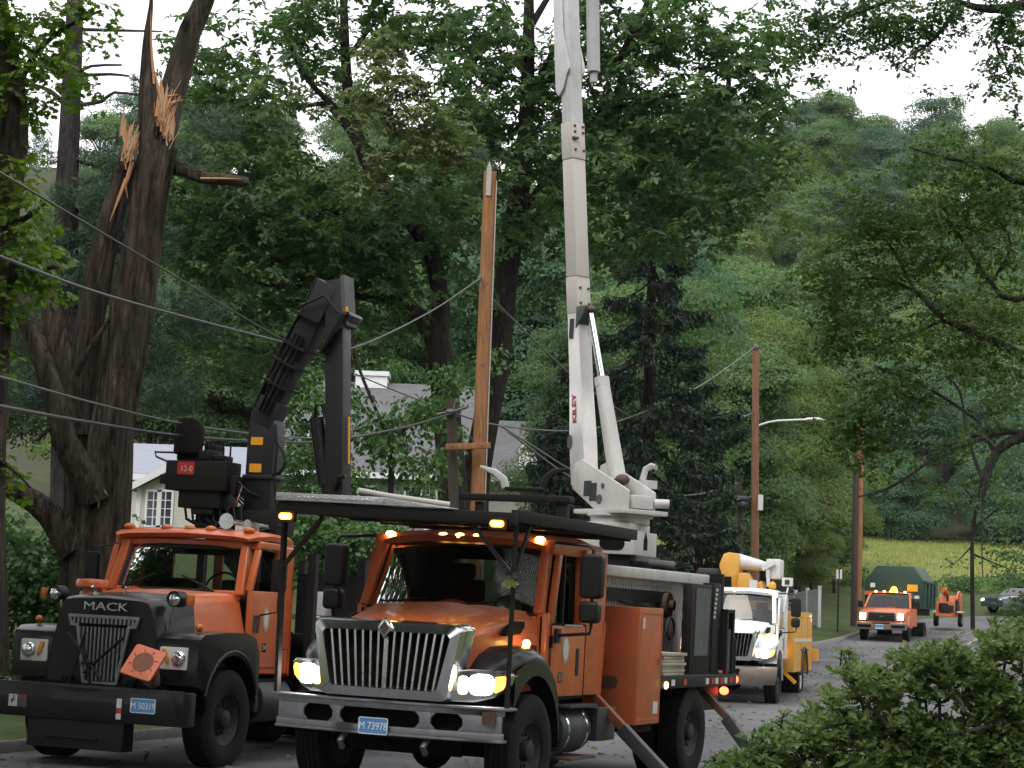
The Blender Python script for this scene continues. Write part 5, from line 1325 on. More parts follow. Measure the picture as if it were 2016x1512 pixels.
def leaf_mesh(name, P, D, N, L, W, shape, mat_):
    tv, tf = SHAPES[shape]
    P, D, N = np.asarray(P, np.float64), np.asarray(D, np.float64), np.asarray(N, np.float64)
    n = len(P)
    D = D / (np.linalg.norm(D, axis=1, keepdims=True) + 1e-9)
    S = np.cross(N, D); S /= (np.linalg.norm(S, axis=1, keepdims=True) + 1e-9)
    N2 = np.cross(D, S)
    L = np.broadcast_to(np.asarray(L, float), (n,))[:, None, None]
    W = np.broadcast_to(np.asarray(W, float), (n,))[:, None, None]
    V = P[:, None, :] + D[:, None, :] * tv[None, :, 0:1] * L + S[:, None, :] * tv[None, :, 1:2] * W + N2[:, None, :] * tv[None, :, 2:3] * L
    k = len(tv)
    V = V.reshape(-1, 3)
    me = bpy.data.meshes.new(name)
    me.vertices.add(len(V)); me.vertices.foreach_set('co', V.ravel().astype(np.float32))
    lens = [len(f) for f in tf]
    idx = np.concatenate([np.array(f) for f in tf])
    loops = (idx[None, :] + (np.arange(n) * k)[:, None]).ravel()
    me.loops.add(len(loops)); me.loops.foreach_set('vertex_index', loops.astype(np.int32))
    tot = np.tile(np.array(lens), n); st = np.concatenate([[0], np.cumsum(tot)[:-1]])
    me.polygons.add(len(tot)); me.polygons.foreach_set('loop_start', st.astype(np.int32)); me.polygons.foreach_set('loop_total', tot.astype(np.int32))
    me.polygons.foreach_set('use_smooth', np.ones(len(tot), bool))
    me.update(); me.validate()
    me.materials.append(mat_)
    return me
def link(me, name, parent=None, label=None):
    o = bpy.data.objects.new(name, me); COL.objects.link(o)
    if parent: o.parent = parent
    if label: o['label'] = label
    return o

def blobs_px(lst, Y, dY, base=(0, 0, 0)):
    """(px, py, rx, ry[, weight[, dY offset]]) -> world ellipsoids"""
    out = []
    for b in lst:
        px, py, rx, ry = b[:4]
        w = b[4] if len(b) > 4 else 1.0
        yy = Y + (b[5] if len(b) > 5 else 0)
        c = at(px, py, yy) - Vector(base)
        out.append((c.x, c.y, c.z, rx * yy / FPX, dY, ry * yy / FPX, w))
    return out

def spray_points(blobs, dens, rad, per, droop=.35, thick=.06, flat=.75):
    """leaf sprays: flat drooping discs of leaves scattered through the blobs"""
    P, D, N = [], [], []
    for (x, y, z, rx, ry, rz, w) in blobs:
        ns = max(1, int(dens * w * rx * rz * (ry ** .5) * 4))
        u = rng.normal(size=(ns, 3)); u /= np.linalg.norm(u, axis=1, keepdims=True)
        r = rng.uniform(size=(ns, 1)) ** .42
        C = np.array([x, y, z]) + u * r * np.array([rx, ry, rz])
        for c in C:
            k = max(3, int(per * rng.uniform(.5, 1.4)))
            R = rad * rng.uniform(.6, 1.3)
            a = rng.uniform(0, tau, k); q = np.sqrt(rng.uniform(size=k)) * R
            tilt = rng.normal(size=2) * .28
            dx, dy = q * np.cos(a), q * np.sin(a)
            dz = -droop * q * q / R + dx * tilt[0] + dy * tilt[1] + rng.normal(size=k) * thick
            P.append(np.stack([c[0] + dx, c[1] + dy, c[2] + dz], 1))
            aa = a + rng.normal(size=k) * .7
            D.append(np.stack([np.cos(aa), np.sin(aa), -.25 - droop * rng.uniform(.2, 1.2, k)], 1))
            N.append(np.stack([rng.normal(size=k) * flat - tilt[0], rng.normal(size=k) * flat - tilt[1], np.ones(k)], 1))
    return np.concatenate(P), np.concatenate(D), np.concatenate(N)

def rosettes(name, parent, blobs, mat_, dens=4, rad=.5, per=9, leaf=.16, wd=.42, k0=5, k1=7, droop=.45, shape='oval', label=None, lean=.6, thick=.07):
    """layered drooping sprays; each twig tip carries a star of leaves that share a tilt"""
    C, A = [], []
    for (x, y, z, rx, ry, rz, w) in blobs:
        ns = max(1, int(dens * w * rx * rz * (ry ** .5) * 4))
        u = rng.normal(size=(ns, 3)); u /= np.linalg.norm(u, axis=1, keepdims=True)
        for c in np.array([x, y, z]) + u * rng.uniform(size=(ns, 1)) ** .42 * np.array([rx, ry, rz]):
            k = max(2, int(per * rng.uniform(.5, 1.5))); R = rad * rng.uniform(.55, 1.3)
            a = rng.uniform(0, tau, k); q = np.sqrt(rng.uniform(size=k)) * R
            tl = rng.normal(size=2) * .3
            dx, dy = q * np.cos(a), q * np.sin(a)
            C.append(np.stack([c[0] + dx, c[1] + dy, c[2] - droop * q * q / R + dx * tl[0] + dy * tl[1] + rng.normal(size=k) * thick], 1))
            s = lean * q / R
            A.append(np.stack([np.cos(a) * s - tl[0] * .6 + rng.normal(size=k) * .3, np.sin(a) * s - tl[1] * .6 + rng.normal(size=k) * .3, np.full(k, .8)], 1))
    C, A = np.concatenate(C), np.concatenate(A)
    A /= np.linalg.norm(A, axis=1, keepdims=True)
    n = len(C); kk = rng.integers(k0, k1 + 1, n); idx = np.repeat(np.arange(n), kk)
    st = np.concatenate([np.arange(k) / k * tau for k in kk]) + np.repeat(rng.uniform(0, tau, n), kk) + rng.normal(size=len(idx)) * .25
    Ax = A[idx]
    e1 = np.cross(Ax, np.array([.9, .3, .2])); e1 /= np.linalg.norm(e1, axis=1, keepdims=True); e2 = np.cross(Ax, e1)
    D = e1 * np.cos(st)[:, None] + e2 * np.sin(st)[:, None] + Ax * rng.uniform(-.35, .45, (len(idx), 1)) + np.array([0, 0, -.28])
    L = leaf * rng.uniform(.65, 1.25, len(idx)) * np.repeat(rng.uniform(.8, 1.2, n), kk)
    return link(leaf_mesh(name, C[idx] + rng.normal(size=(len(idx), 3)) * .012, D, Ax + rng.normal(size=(len(idx), 3)) * .22, L, L * wd, shape, mat_), name, parent, label)

def foliage(name, parent, blobs, mat_, dens=6, rad=.45, per=26, leaf=.13, shape='kite', wd=.62, droop=.35, flat=.75, label=None, thick=.06):
    P, D, N = spray_points(blobs, dens, rad, per, droop, thick, flat)
    L = leaf * rng.uniform(.65, 1.25, len(P))
    return link(leaf_mesh(name, P, D, N, L, L * wd, shape, mat_), name, parent, label)

def smooth(pts, step=.35):
    """Catmull-Rom resampling of (x,y,z,r) points"""
    p = [np.array(q, float) for q in pts]
    p = [2 * p[0] - p[1]] + p + [2 * p[-1] - p[-2]]
    out = []
    for i in range(1, len(p) - 2):
        n = max(2, int(np.linalg.norm((p[i + 1] - p[i])[:3]) / step))
        for k in range(n):
            t = k / n
            out.append(.5 * ((2 * p[i]) + (-p[i - 1] + p[i + 1]) * t + (2 * p[i - 1] - 5 * p[i] + 4 * p[i + 1] - p[i + 2]) * t * t + (-p[i - 1] + 3 * p[i] - 3 * p[i + 1] + p[i + 2]) * t ** 3))
    out.append(p[-2])
    return out

def limb(mb, pts, n=14, rough=.10, step=.3, seed=0, cap=True):
    """organic tapering limb; pts are (x,y,z,r)"""
    pp = smooth(pts, step)
    b = len(mb.v)
    ph = np.random.default_rng(seed).uniform(0, tau, 8)
    t0 = Vector((pp[1] - pp[0])[:3]).normalized()
    nrm = t0.orthogonal().normalized()
    m = len(pp)
    for i, p in enumerate(pp):
        t = Vector((pp[min(i + 1, m - 1)] - pp[max(i - 1, 0)])[:3])
        t = t.normalized() if t.length > 1e-6 else t0
        nrm = (nrm - t * nrm.dot(t)).normalized(); bn = t.cross(nrm)
        for k in range(n):
            a = tau * k / n
            rdg = (.35 * sin(9 * a + ph[4] + i * .05) + .3 * sin(13 * a + ph[5] - i * .04) + .25 * sin(19 * a + ph[6] + i * .09)) if n > 20 else 0
            rr = max(.004, p[3]) * (1 + rough * (rdg + .5 * sin(3 * a + ph[0] + i * .11) + .35 * sin(5 * a + ph[1] - i * .17) + .3 * sin(7 * a + ph[2] + i * .31) + .35 * sin(i * .5 + ph[3])))
            mb.v.append(tuple(Vector(p[:3]) + (nrm * cos(a) + bn * sin(a)) * rr))
    for i in range(m - 1):
        for k in range(n):
            k2 = (k + 1) % n
            mb.f.append((b + i * n + k, b + i * n + k2, b + (i + 1) * n + k2, b + (i + 1) * n + k))
    if cap:
        mb.f.append(tuple(b + k for k in range(n))[::-1]); mb.f.append(tuple(b + (m - 1) * n + k for k in range(n)))

def pl(lst, Y, base):
    """px polyline [(px,py,width px[,dY])] -> local (x,y,z,r)"""
    out = []
    for b in lst:
        yy = Y + (b[3] if len(b) > 3 else 0)
        c = at(b[0], b[1], yy) - Vector(base)
        out.append((c.x, c.y, c.z, b[2] * yy / FPX / 2))
    return out

def tree_at(name, label, px, Y, group=None, cat='tree', dx=0):
    x = at(px, 1100, Y).x + dx
    loc = (x, Y, h(x, Y) - .05)
    return thing(name, label, cat, loc, group=group), loc

_P = np.array([(rng.normal() * .02, -.04, rng.normal() * .02) for k in range(9)]); _a = rng.uniform(0, tau, 9)
link(leaf_mesh('foliage', _P, np.stack([np.cos(_a), -.3 * np.ones(9), np.sin(_a) - .2], 1), np.tile([.1, -1, .3], (9, 1)) + rng.normal(size=(9, 3)) * .3, rng.uniform(.07, .12, 9), .05, 'lobed', L_OAKB), 'foliage', bpy.data.objects['leaf_sprig'])
_m = MB(); limb(_m, [(-.06, -.03, .05, .005), (0, -.035, 0, .005), (.05, -.03, -.08, .003)], n=5, step=.05); _m.build('stem', BARKD, bpy.data.objects['leaf_sprig'])

# ------------------------------------------------------------------ houses
def pane_window(T, x0, x1, z0, z1, y, nx=2, nz=3):
    m = MB(); ring(m, rrect(x0 - .07, x1 + .07, z0 - .07, z1 + .07, .01), rrect(x0, x1, z0, z1, .005), 'y', y - .05, y + .02)
    for k in range(1, nx): m.box(x0 + (x1 - x0) * k / nx - .015, x0 + (x1 - x0) * k / nx + .015, y - .03, y - .005, z0, z1)
    for k in range(1, nz): m.box(x0, x1, y - .028, y - .006, z0 + (z1 - z0) * k / nz - .012, z0 + (z1 - z0) * k / nz + .012)
    w = m.build('window', TRIM, T)
    m = MB(); m.box(x0, x1, y - .003, y + .001, z0, z1); m.build('pane', PANE, w)
def house(label, x0, x1, Y, ze, zr, depth, wallm, roofm, zg, hipl=0, hipr=0, over=.35):
    T = thing('house', label, 'house', ((x0 + x1) / 2, Y, zg))
    cx = (x0 + x1) / 2; a, b = x0 - cx, x1 - cx
    ze -= zg; zr -= zg
    m = MB(); m.box(a, b, 0, depth, 0, ze)
    if not hipl: m.prism([(0, ze), (depth, ze), (depth / 2, zr - .05)], 'x', a, a + .15)
    if not hipr: m.prism([(0, ze), (depth, ze), (depth / 2, zr - .05)], 'x', b - .15, b)
    m.build('wall', wallm, T)
    sl = (zr - ze) / (depth / 2)
    yl, yh = -over, depth + over
    zl = ze - over * sl
    A = [(a - over, yl, zl), (b + over, yl, zl), (b + over - hipr, depth / 2, zr), (a - over + hipl, depth / 2, zr)]
    B = [(a - over, yh, zl), (b + over, yh, zl), (b + over - hipr, depth / 2, zr), (a - over + hipl, depth / 2, zr)]
    m = MB()
    for q4 in (A, B): m.hexa([(p[0], p[1], p[2]) for p in q4] + [(p[0], p[1], p[2] + .12) for p in q4])
    if hipl: m.add([A[0], A[3], B[0]] + [(p[0], p[1], p[2] + .12) for p in (A[0], A[3], B[0])], [(0, 1, 2), (5, 4, 3), (0, 3, 4, 1), (1, 4, 5, 2), (2, 5, 3, 0)])
    rf = m.build('roof', roofm, T)
    m = MB(); m.box(a - over, b + over, yl - .03, yl + .05, zl - .1, zl + .1); m.build('fascia', TRIM, T)
    return T, rf, cx
E1 = at(560, 940, 69.5); E2 = at(905, 940, 69.5)
HZ = 3.4
T, rf, cx = house('pale house with grey shingled roof, white chimney and dormer behind the oaks', E1.x - 1.2, E2.x, 69.5, 6.75, 10.1, 9, mat('grey_green_wall', (.27, .28, .25), .8, noise=.3, nscale=3), SHINGLE, HZ, hipl=2.2)
def hw(px, py, Y=69.5): p = at(px, py, Y); return p.x - cx, p.z - HZ
for (p0, p1, q0, q1) in ((572, 612, 955, 1000), (690, 735, 955, 1010), (800, 826, 958, 1020), (862, 890, 958, 1020)):
    xa, zb = hw(p0, q0); xb, za = hw(p1, q1)
    pane_window(T, xa, xb, za, zb - .05, 0, 3, 3)
xa, _ = hw(838, 950); m = MB(); m.box(xa, xa + .15, -.05, .0, 0, 3.3); m.build('corner_board', TRIM, T)
c0 = at(702, 735, 74) ; c1 = at(764, 735, 74)
m = MB(); m.box(c0.x - cx, c1.x - cx, 4.2, 5.2, 5.9, c0.z - HZ + .05); m.box(c0.x - cx - .06, c1.x - cx + .06, 4.14, 5.26, c0.z - HZ - .1, c0.z - HZ + .07); m.build('chimney', CHIMW, rf)
d0 = at(606, 905, 71); d1 = at(640, 840, 71)
m = MB(); m.box(d0.x - cx - .25, d1.x - cx + .3, 1.2, 4.2, d0.z - HZ - .2, d1.z - HZ); m.hexa([(d0.x - cx - .4, 1.0, d1.z - HZ), (d1.x - cx + .45, 1.0, d1.z - HZ), (d1.x - cx + .45, 4.5, d1.z - HZ + .1), (d0.x - cx - .4, 4.5, d1.z - HZ + .1), (d0.x - cx - .4, 1.0, d1.z - HZ + .12), (d1.x - cx + .45, 1.0, d1.z - HZ + .12), (d1.x - cx + .45, 4.5, d1.z - HZ + .6), (d0.x - cx - .4, 4.5, d1.z - HZ + .6)])
m.build('dormer', SHINGLE, T)
pane_window(T, d0.x - cx + .05, d1.x - cx, d0.z - HZ, d1.z - HZ - .1, 1.19, 2, 3)
F1 = at(905, 935, 69.8); F2 = at(1150, 935, 69.8)
T, rf, cx = house('long low house wing with grey shingled roof behind the new wooden pole', F1.x + .1, F2.x, 70.2, 6.75, 8.9, 8, mat('pale_wall', (.33, .32, .28), .8, noise=.3, nscale=3), SHINGLE, HZ)
for (p0, p1) in ((925, 950), (1085, 1115)):
    xa, zb = hw(p0, 955, 70.2); xb, za = hw(p1, 1015, 70.2); pane_window(T, xa, xb, za, zb, 0, 2, 3)
g0 = at(1020, 885, 70); 
m = MB(); m.bar((g0.x - cx, -.6, g0.z - HZ - .1), (g0.x - cx + .5, -.6, g0.z - HZ + .35), .08, .14); m.bar((g0.x - cx + .5, -.6, g0.z - HZ + .35), (g0.x - cx + 1.1, -.6, g0.z - HZ - .15), .08, .14); m.prism([(g0.x - cx + .05, g0.z - HZ - .7), (g0.x - cx + 1.0, g0.z - HZ - .7), (g0.x - cx + 1.0, g0.z - HZ - .1), (g0.x - cx + .5, g0.z - HZ + .3), (g0.x - cx + .05, g0.z - HZ - .1)], 'y', -.55, 1.5); m.build('porch_gable', TRIM, T)
# cream house at the left with its gable to the road
G0, G1 = at(262, 955, 62), at(425, 955, 62)
T, rf, cx = house('cream clapboard house with pale blue roof seen between the broken tree and the loader', -13.9, at(500, 900, 66).x, 66, 6.05, 7.15, 6, CLAP, SHINGLEB, HZ - .4)
zg = HZ - .4
gl, gr_, gz = at(258, 962, 62).x - cx, at(432, 962, 62).x - cx, at(300, 962, 62).z - zg
gp = at(342, 918, 62); gm = (gl + gr_) / 2; gpz = gp.z - zg
m = MB(); m.prism([(gl + .2, 0), (gr_ - .2, 0), (gr_ - .2, gz), (gm, gpz - .1), (gl + .2, gz)], 'y', -4.0, .3); m.build('gable_wall', CLAP, T)
m = MB()
for s, e_ in ((-1, gl), (1, gr_)):
    m.hexa([(e_, -4.25, gz - .08), (gm, -4.25, gpz), (gm, 2.0, gpz), (e_, 2.0, gz - .08), (e_, -4.25, gz + .04), (gm, -4.25, gpz + .13), (gm, 2.0, gpz + .13), (e_, 2.0, gz + .04)])
m.build('gable_roof', SHINGLEB, T)
m = MB(); m.bar((gl, -4.28, gz), (gm, -4.28, gpz + .06), .05, .2); m.bar((gm, -4.28, gpz + .06), (gr_, -4.28, gz), .05, .2); m.box(gr_ - .32, gr_ - .18, -4.03, -3.98, 0, gz); m.box(gl + .18, gl + .32, -4.03, -3.98, 0, gz); m.build('rake_board', TRIM, T)
for (p0, p1) in ((292, 311), (315, 335), (388, 404)):
    a_, b_ = at(p0, 968, 62), at(p1, 1035, 62)
    pane_window(T, a_.x - cx, b_.x - cx, b_.z - zg, a_.z - zg, -4.0, 2, 4)

# ------------------------------------------------------------------ poles and cables
def pole(name, label, px0, py0, px1, py1, Y, w, mt, group=None, cat='utility pole'):
    a, b = at(px0, py0, Y), at(px1, py1, Y)
    d = (a - b); zb = h(b.x, Y) - .2
    base = b - d * ((b.z - zb) / d.z)
    T = thing(name, label, cat, tuple(base), group=group)
    r = w * Y / FPX / 2
    m = MB(); L = a - base
    m.tube([(0, 0, 0), L * .3, L * .6, L * .9, L], [r * 1.12, r * 1.08, r * 1.02, r * .97, r * .96], 18); m.build('pole', mt, T)
    return T, base, L, r
T, b1, L1, r1 = pole('utility_pole', 'bright orange-brown wooden pole with a pointed grey pin on top, beside the dark stub', 965, 338, 940, 985, 42.5, 26, WOODN)
m = MB(); t_ = L1
m.bar(t_ + Vector((-.02, -r1, -.55)), t_ + Vector((-.02, -r1, .05)), .10, .05, up=(0, 1, 0)); m.prism([(-.07, .05), (.03, .05), (-.02, .20)], 'y', -r1 - .025, -r1 + .025, shear=lambda p: (p[0] + t_.x, p[1] + t_.y, p[2] + t_.z)); m.build('top_pin', WOODC, T)
m = MB(); m.tube([L1 + Vector((r1 * 1.05, -.05, -.2)), L1 * .55 + Vector((r1 * 1.12, -.05, 0)), L1 * .12 + Vector((r1 * 1.2, -.05, 0))], .014, 6); m.build('ground_wire', WOODC, T)
pa = at(945, 548, 42.3) - b1
m = MB(); m.ell(tuple(pa), .05, .05, .09, 10, 6); m.tube([pa, pa + Vector((.05, -.1, -.25)), pa + Vector((.18, -.1, -.1))], .012, 5); m.build('insulator', GREYL, T)
for z_ in (.35, .5, .63):
    m = MB(); q_ = L1 * z_; m.ell((q_.x, q_.y - r1, q_.z), .02, .02, .02, 8, 5); m.build('bolt', RUST, T)
T, b2, L2, r2 = pole('utility_pole', 'short dark old pole stub held to the new orange pole by a crossbar', 888, 785, 893, 985, 42.4, 20, WOODO)
q_ = at(888, 812, 42.3) - b2
m = MB(); m.ell(tuple(q_), .14, .1, .08, 10, 6); m.tube([q_, q_ + Vector((.08, -.1, .25)), q_ + Vector((.05, -.1, .0))], .018, 6); m.tube([q_ + Vector((-.3, -.05, -.06)), q_ + Vector((.1, -.1, .03)), q_ + Vector((.35, -.1, .12))], .03, 6); m.build('cable_clamp', GREYL, T)
m = MB(); ca, cb = at(877, 880, 42.1), at(966, 877, 42.1); m.bar(ca, cb, .12, .125); cr_ = tag(m.build('pole_crossbar', WOODN, bevel=.01), 'short brown timber bolted across the old and new poles', 'timber')
for f in (.15, .82):
    m = MB(); c_ = ca.lerp(cb, f); m.ell((c_.x, c_.y - .065, c_.z), .022, .015, .022, 8, 5); m.build('bolt', GREYL, cr_)
T, b3, L3, r3 = pole('utility_pole', 'tall brown pole carrying the street lamp behind the service truck', 1488, 690, 1486, 1060, 69, 14.5, WOODP)
q_ = L3
m = MB(); m.ell((q_.x, q_.y, q_.z + .1), .12, .12, .12, 8, 6); m.build('pole_cap', GREYL, T)
A_ = at(1492, 838, 69) - b3; B_ = at(1530, 830, 69) - b3; C_ = at(1585, 826, 69) - b3; D_ = at(1626, 828, 69) - b3
m = MB(); m.tube([A_, A_.lerp(B_, .5) + Vector((0, 0, .04)), B_ + Vector((0, 0, .03)), C_], .035, 8); la = m.build('lamp_arm', CHROME, T); la.data.materials[0] = WHITEM
m = MB(); m.tube([C_ + Vector((-.05, 0, -.02)), C_ + Vector((.1, 0, .01)), C_.lerp(D_, .6) + Vector((0, 0, .03)), D_], [.06, .10, .11, .05], 10, flat=.6); m.build('lamp_head', WHITEM, la)
m = MB(); c_ = at(1497, 990, 68.7) - b3; m.box(c_.x - .08, c_.x + .08, c_.y - .1, c_.y + .1, c_.z - .25, c_.z + .27); m.build('meter_box', WREF, T)
T, b4, L4, r4 = pole('utility_pole', 'short dark pole stub beside the street lamp pole', 1454, 930, 1457, 1060, 69.3, 11, WOODO)
c_ = at(1460, 982, 69) - b4
m = MB(); m.ell(tuple(c_), .3, .12, .12, 10, 6); m.tube([c_ + Vector((-.5, 0, -.05)), c_, c_ + Vector((.6, 0, .1))], .05, 6); m.ell((c_.x + .05, c_.y, c_.z - .2), .18, .12, .16, 10, 6); m.build('cable_clamp', CABLED, T)
T, b5, L5, r5 = pole('utility_pole', 'bright orange-brown pole behind the green chip box', 1696, 792, 1689, 1180, 90.6, 12.5, WOODN)
T, b6, L6, r6 = pole('utility_pole', 'dark old pole standing against the bright pole behind the green chip box', 1685, 930, 1681, 1180, 90.4, 11, WOODO)
def cable(name, label, pts, r=.014, mt=CABLE, group='overhead cables'):
    P_ = [np.array((*at(a, b, Y), r)) for a, b, Y in pts]
    pp = smooth([tuple(p) for p in P_], .5)
    m = MB(); m.tube([tuple(p[:3]) for p in pp], r, 6); return tag(m.build(name, mt), label, 'cable', group)
cable('cable', 'thin dark cable from the top left down behind the loader boom', [(-120, 270, 13), (0, 340, 16), (280, 505, 24), (560, 670, 33), (720, 745, 38), (885, 812, 42.2)], .012, CABLED)
cable('cable', 'pale cable sagging behind the loader and rising to the new pole', [(-120, 455, 13), (0, 505, 16), (240, 590, 22), (560, 674, 31), (640, 692, 34), (720, 676, 36), (850, 612, 40), (945, 548, 42.2)], .015, CABLE)
cable('cable', 'third cable from the top at the left edge, passing the operator seat', [(-120, 715, 13), (0, 742, 16), (180, 792, 21), (350, 832, 26), (510, 855, 31), (640, 862, 35), (780, 846, 39), (886, 815, 42.2)], .012, CABLE)
cable('cable', 'lowest thick cable at the left edge, passing behind the operator seat', [(-120, 780, 13), (0, 800, 16), (180, 832, 21), (350, 857, 26), (510, 868, 31), (640, 868, 35), (790, 842, 39), (888, 814, 42.2)], .019, CABLED)
cable('cable', 'cable from the old stub up to the tip of the street lamp pole', [(888, 812, 42.2), (985, 838, 45), (1120, 848, 50), (1210, 832, 54), (1350, 775, 61), (1430, 725, 66), (1487, 682, 69)], .02, CABLE)
cable('cable', 'cable sagging from the tree to the middle of the street lamp pole', [(965, 585, 42.5), (1110, 725, 49), (1190, 788, 54), (1260, 828, 58), (1340, 848, 62), (1410, 842, 66), (1484, 812, 69)], .022, CABLE)
cable('cable', 'slanting cable passing behind the boom turret', [(985, 838, 44), (1060, 885, 47), (1125, 925, 50), (1210, 958, 54), (1300, 974, 59), (1380, 972, 64), (1455, 950, 69)], .022, CABLE)
cable('cable', 'lowest cable running right from the boom turret', [(1000, 850, 44), (1125, 940, 50), (1220, 978, 55), (1300, 992, 60), (1390, 996, 65), (1458, 982, 69)], .022, CABLE)

# ------------------------------------------------------------------ fence, sign, roadside
f0, f1 = at(1613, 1190, 88), at(1500, 1180, 94)
zt0, zt1 = at(1613, 1159, 88).z, at(1500, 1178, 94).z
T = thing('vinyl_fence', 'white board fence on the lawn behind the utility truck', 'fence', (f0.x, f0.y, h(f0.x, f0.y)))
N_ = 5
for k in range(N_ + 1):
    p = f0.lerp(f1, k / N_); zt = zt0 + (zt1 - zt0) * k / N_; zb = h(p.x, p.y) - h(f0.x, f0.y)
    m = MB(); a = (p.x - f0.x, p.y - f0.y); t_ = zt - h(f0.x, f0.y)
    m.box(a[0] - .07, a[0] + .07, a[1] - .07, a[1] + .07, zb - .1, t_ + .08); m.prism([(a[0] - .09, a[1] - .09), (a[0] + .09, a[1] - .09), (a[0] + .09, a[1] + .09), (a[0] - .09, a[1] + .09)], 'z', t_ + .08, t_ + .12); m.build('fence_post', WHITE, T)
    if k < N_:
        p2 = f0.lerp(f1, (k + 1) / N_); b_ = (p2.x - f0.x, p2.y - f0.y); t2 = zt0 + (zt1 - zt0) * (k + 1) / N_ - h(f0.x, f0.y); zb2 = h(p2.x, p2.y) - h(f0.x, f0.y)
        m = MB(); m.bar((a[0], a[1], t_ - .06), (b_[0], b_[1], t2 - .06), .06, .12); m.hexa([(a[0] - .02, a[1], zb), (a[0] + .02, a[1], zb), (b_[0] + .02, b_[1], zb2), (b_[0] - .02, b_[1], zb2), (a[0] - .02, a[1], t_ - .12), (a[0] + .02, a[1], t_ - .12), (b_[0] + .02, b_[1], t2 - .12), (b_[0] - .02, b_[1], t2 - .12)]); m.build('fence_panel', WHITE, T)
s0 = at(1649, 1242, 85)
T = thing('street_sign', 'thin dark signpost with two narrow pale panels on the verge', 'sign', (s0.x, 85, h(s0.x, 85)))
m = MB(); zt = at(1651, 1120, 85).z - h(s0.x, 85); m.box(-.03, .03, -.03, .03, 0, zt); m.build('post', MATBLACK, T)
for x in (-.06, .09):
    m = MB(); m.box(x - .045, x + .045, -.06, -.035, zt - .42, zt - .02); m.build('sign_panel', WREF, T)

# ------------------------------------------------------------------ the broken tree
T, base = tree_at('broken_tree', 'storm-broken tree with two splintered trunks of torn orange wood', 195, 27)
m = MB()
def LB(l, **k): limb(m, pl(l, 27, base), **k)
LB([(195, 1330, 150), (197, 1180, 118), (202, 1050, 98), (215, 900, 86), (236, 760, 80), (264, 600, 78), (287, 450, 76), (302, 340, 74), (318, 285, 64)], n=44, rough=.13, step=.16, seed=1)
LB([(310, 300, 60, .2), (330, 220, 52, .4), (352, 140, 50, .5), (375, 60, 46, .5), (402, 0, 40, .5), (430, -120, 30, .5), (440, -260, 18, .5)], n=28, step=.18, seed=2)
LB([(163, 1330, 96, .2), (163, 1100, 76, .2), (160, 980, 70, .2), (156, 850, 66, .2), (162, 720, 64, .2), (182, 600, 54, .2), (206, 480, 48, .2), (232, 390, 46, .2), (248, 330, 42, .2), (254, 312, 30, .2)], n=36, rough=.13, step=.16, seed=3)
LB([(190, 985, 60, -.2), (165, 930, 58, -.3), (130, 870, 50, -.4), (105, 770, 44, -.5), (70, 670, 40, -.5), (35, 580, 34, -.5), (10, 500, 30, -.5), (-30, 380, 26, -.5)], n=14, step=.18, seed=4)
LB([(150, 1080, 70, .1), (95, 1010, 52, .0), (45, 975, 44, -.1), (-10, 950, 38, -.1), (-90, 930, 30, -.1)], n=14, step=.18, seed=5)
LB([(150, 860, 60, .1), (135, 760, 58, .1), (118, 690, 50, .1), (100, 610, 40, .1), (92, 560, 26, .1)], n=14, step=.18, seed=6)
LB([(330, 325, 34, .1), (362, 334, 30, .1), (400, 350, 26, .0), (440, 354, 24, -.1), (478, 358, 22, -.1), (490, 358, 14, -.1)], n=12, step=.12, seed=7)
LB([(300, 345, 52, .0), (294, 250, 46, .0), (290, 180, 36, .0), (289, 110, 24, .0), (291, 60, 16, .0), (297, 10, 9, .0), (298, -40, 4, .0)], n=12, step=.15, seed=8)
LB([(150, 740, 14, -.2), (175, 690, 12, -.3), (215, 630, 9, -.3)], n=8, step=.2, seed=9)
LB([(125, 815, 12, -.4), (95, 845, 10, -.5), (72, 868, 8, -.5)], n=8, step=.2, seed=10)
m.build('trunk', BARK, T, ang=80)
def fibres(cx, cy, n, spread, up, seed):
    rg = random.Random(seed); out = []
    for k in range(n):
        x = cx + rg.gauss(0, spread); y = cy + rg.gauss(0, spread * 2.0)
        L = rg.uniform(14, up); lean = rg.gauss(.12, .22)
        out.append((x, y, x + L * lean, y - L, rg.uniform(1.5, 5), rg.uniform(-.3, -.12)))
    return out
def shards(name, lst, Y, mt=None):
    m = MB()
    for (x0, y0, x1, y1, w, d) in lst:
        a, b = at(x0, y0, Y + d) - Vector(base), at(x1, y1, Y + d) - Vector(base)
        r = w * Y / FPX / 2
        mid = a.lerp(b, .45) + Vector((random.uniform(-.01, .01), random.uniform(-.02, .02), 0))
        m.tube([a, mid, b], [r, r * .8, .003], 5, flat=.6)
    return m.build(name, mt or SPLINT, T, ang=20)
sh = [(313, 250, 322, 172, 22, -.10), (326, 262, 333, 195, 18, -.14), (318, 200, 306, 140, 9, -.2), (322, 200, 316, 152, 8, -.2), (330, 190, 352, 186, 7, -.25), (334, 205, 362, 196, 12, -.25), (332, 212, 358, 190, 6, -.27), (334, 215, 344, 203, 10, -.25), (330, 275, 340, 205, 26, -.12), (334, 268, 342, 232, 10, -.2), (326, 268, 331, 215, 14, -.2), (300, 140, 297, 20, 5, -.05), (303, 165, 298, 60, 5, -.08), (310, 230, 318, 150, 12, -.2), (320, 240, 330, 165, 14, -.2)] + fibres(320, 238, 26, 6, 50, 1)
shards('splintered_wood', sh, 27)
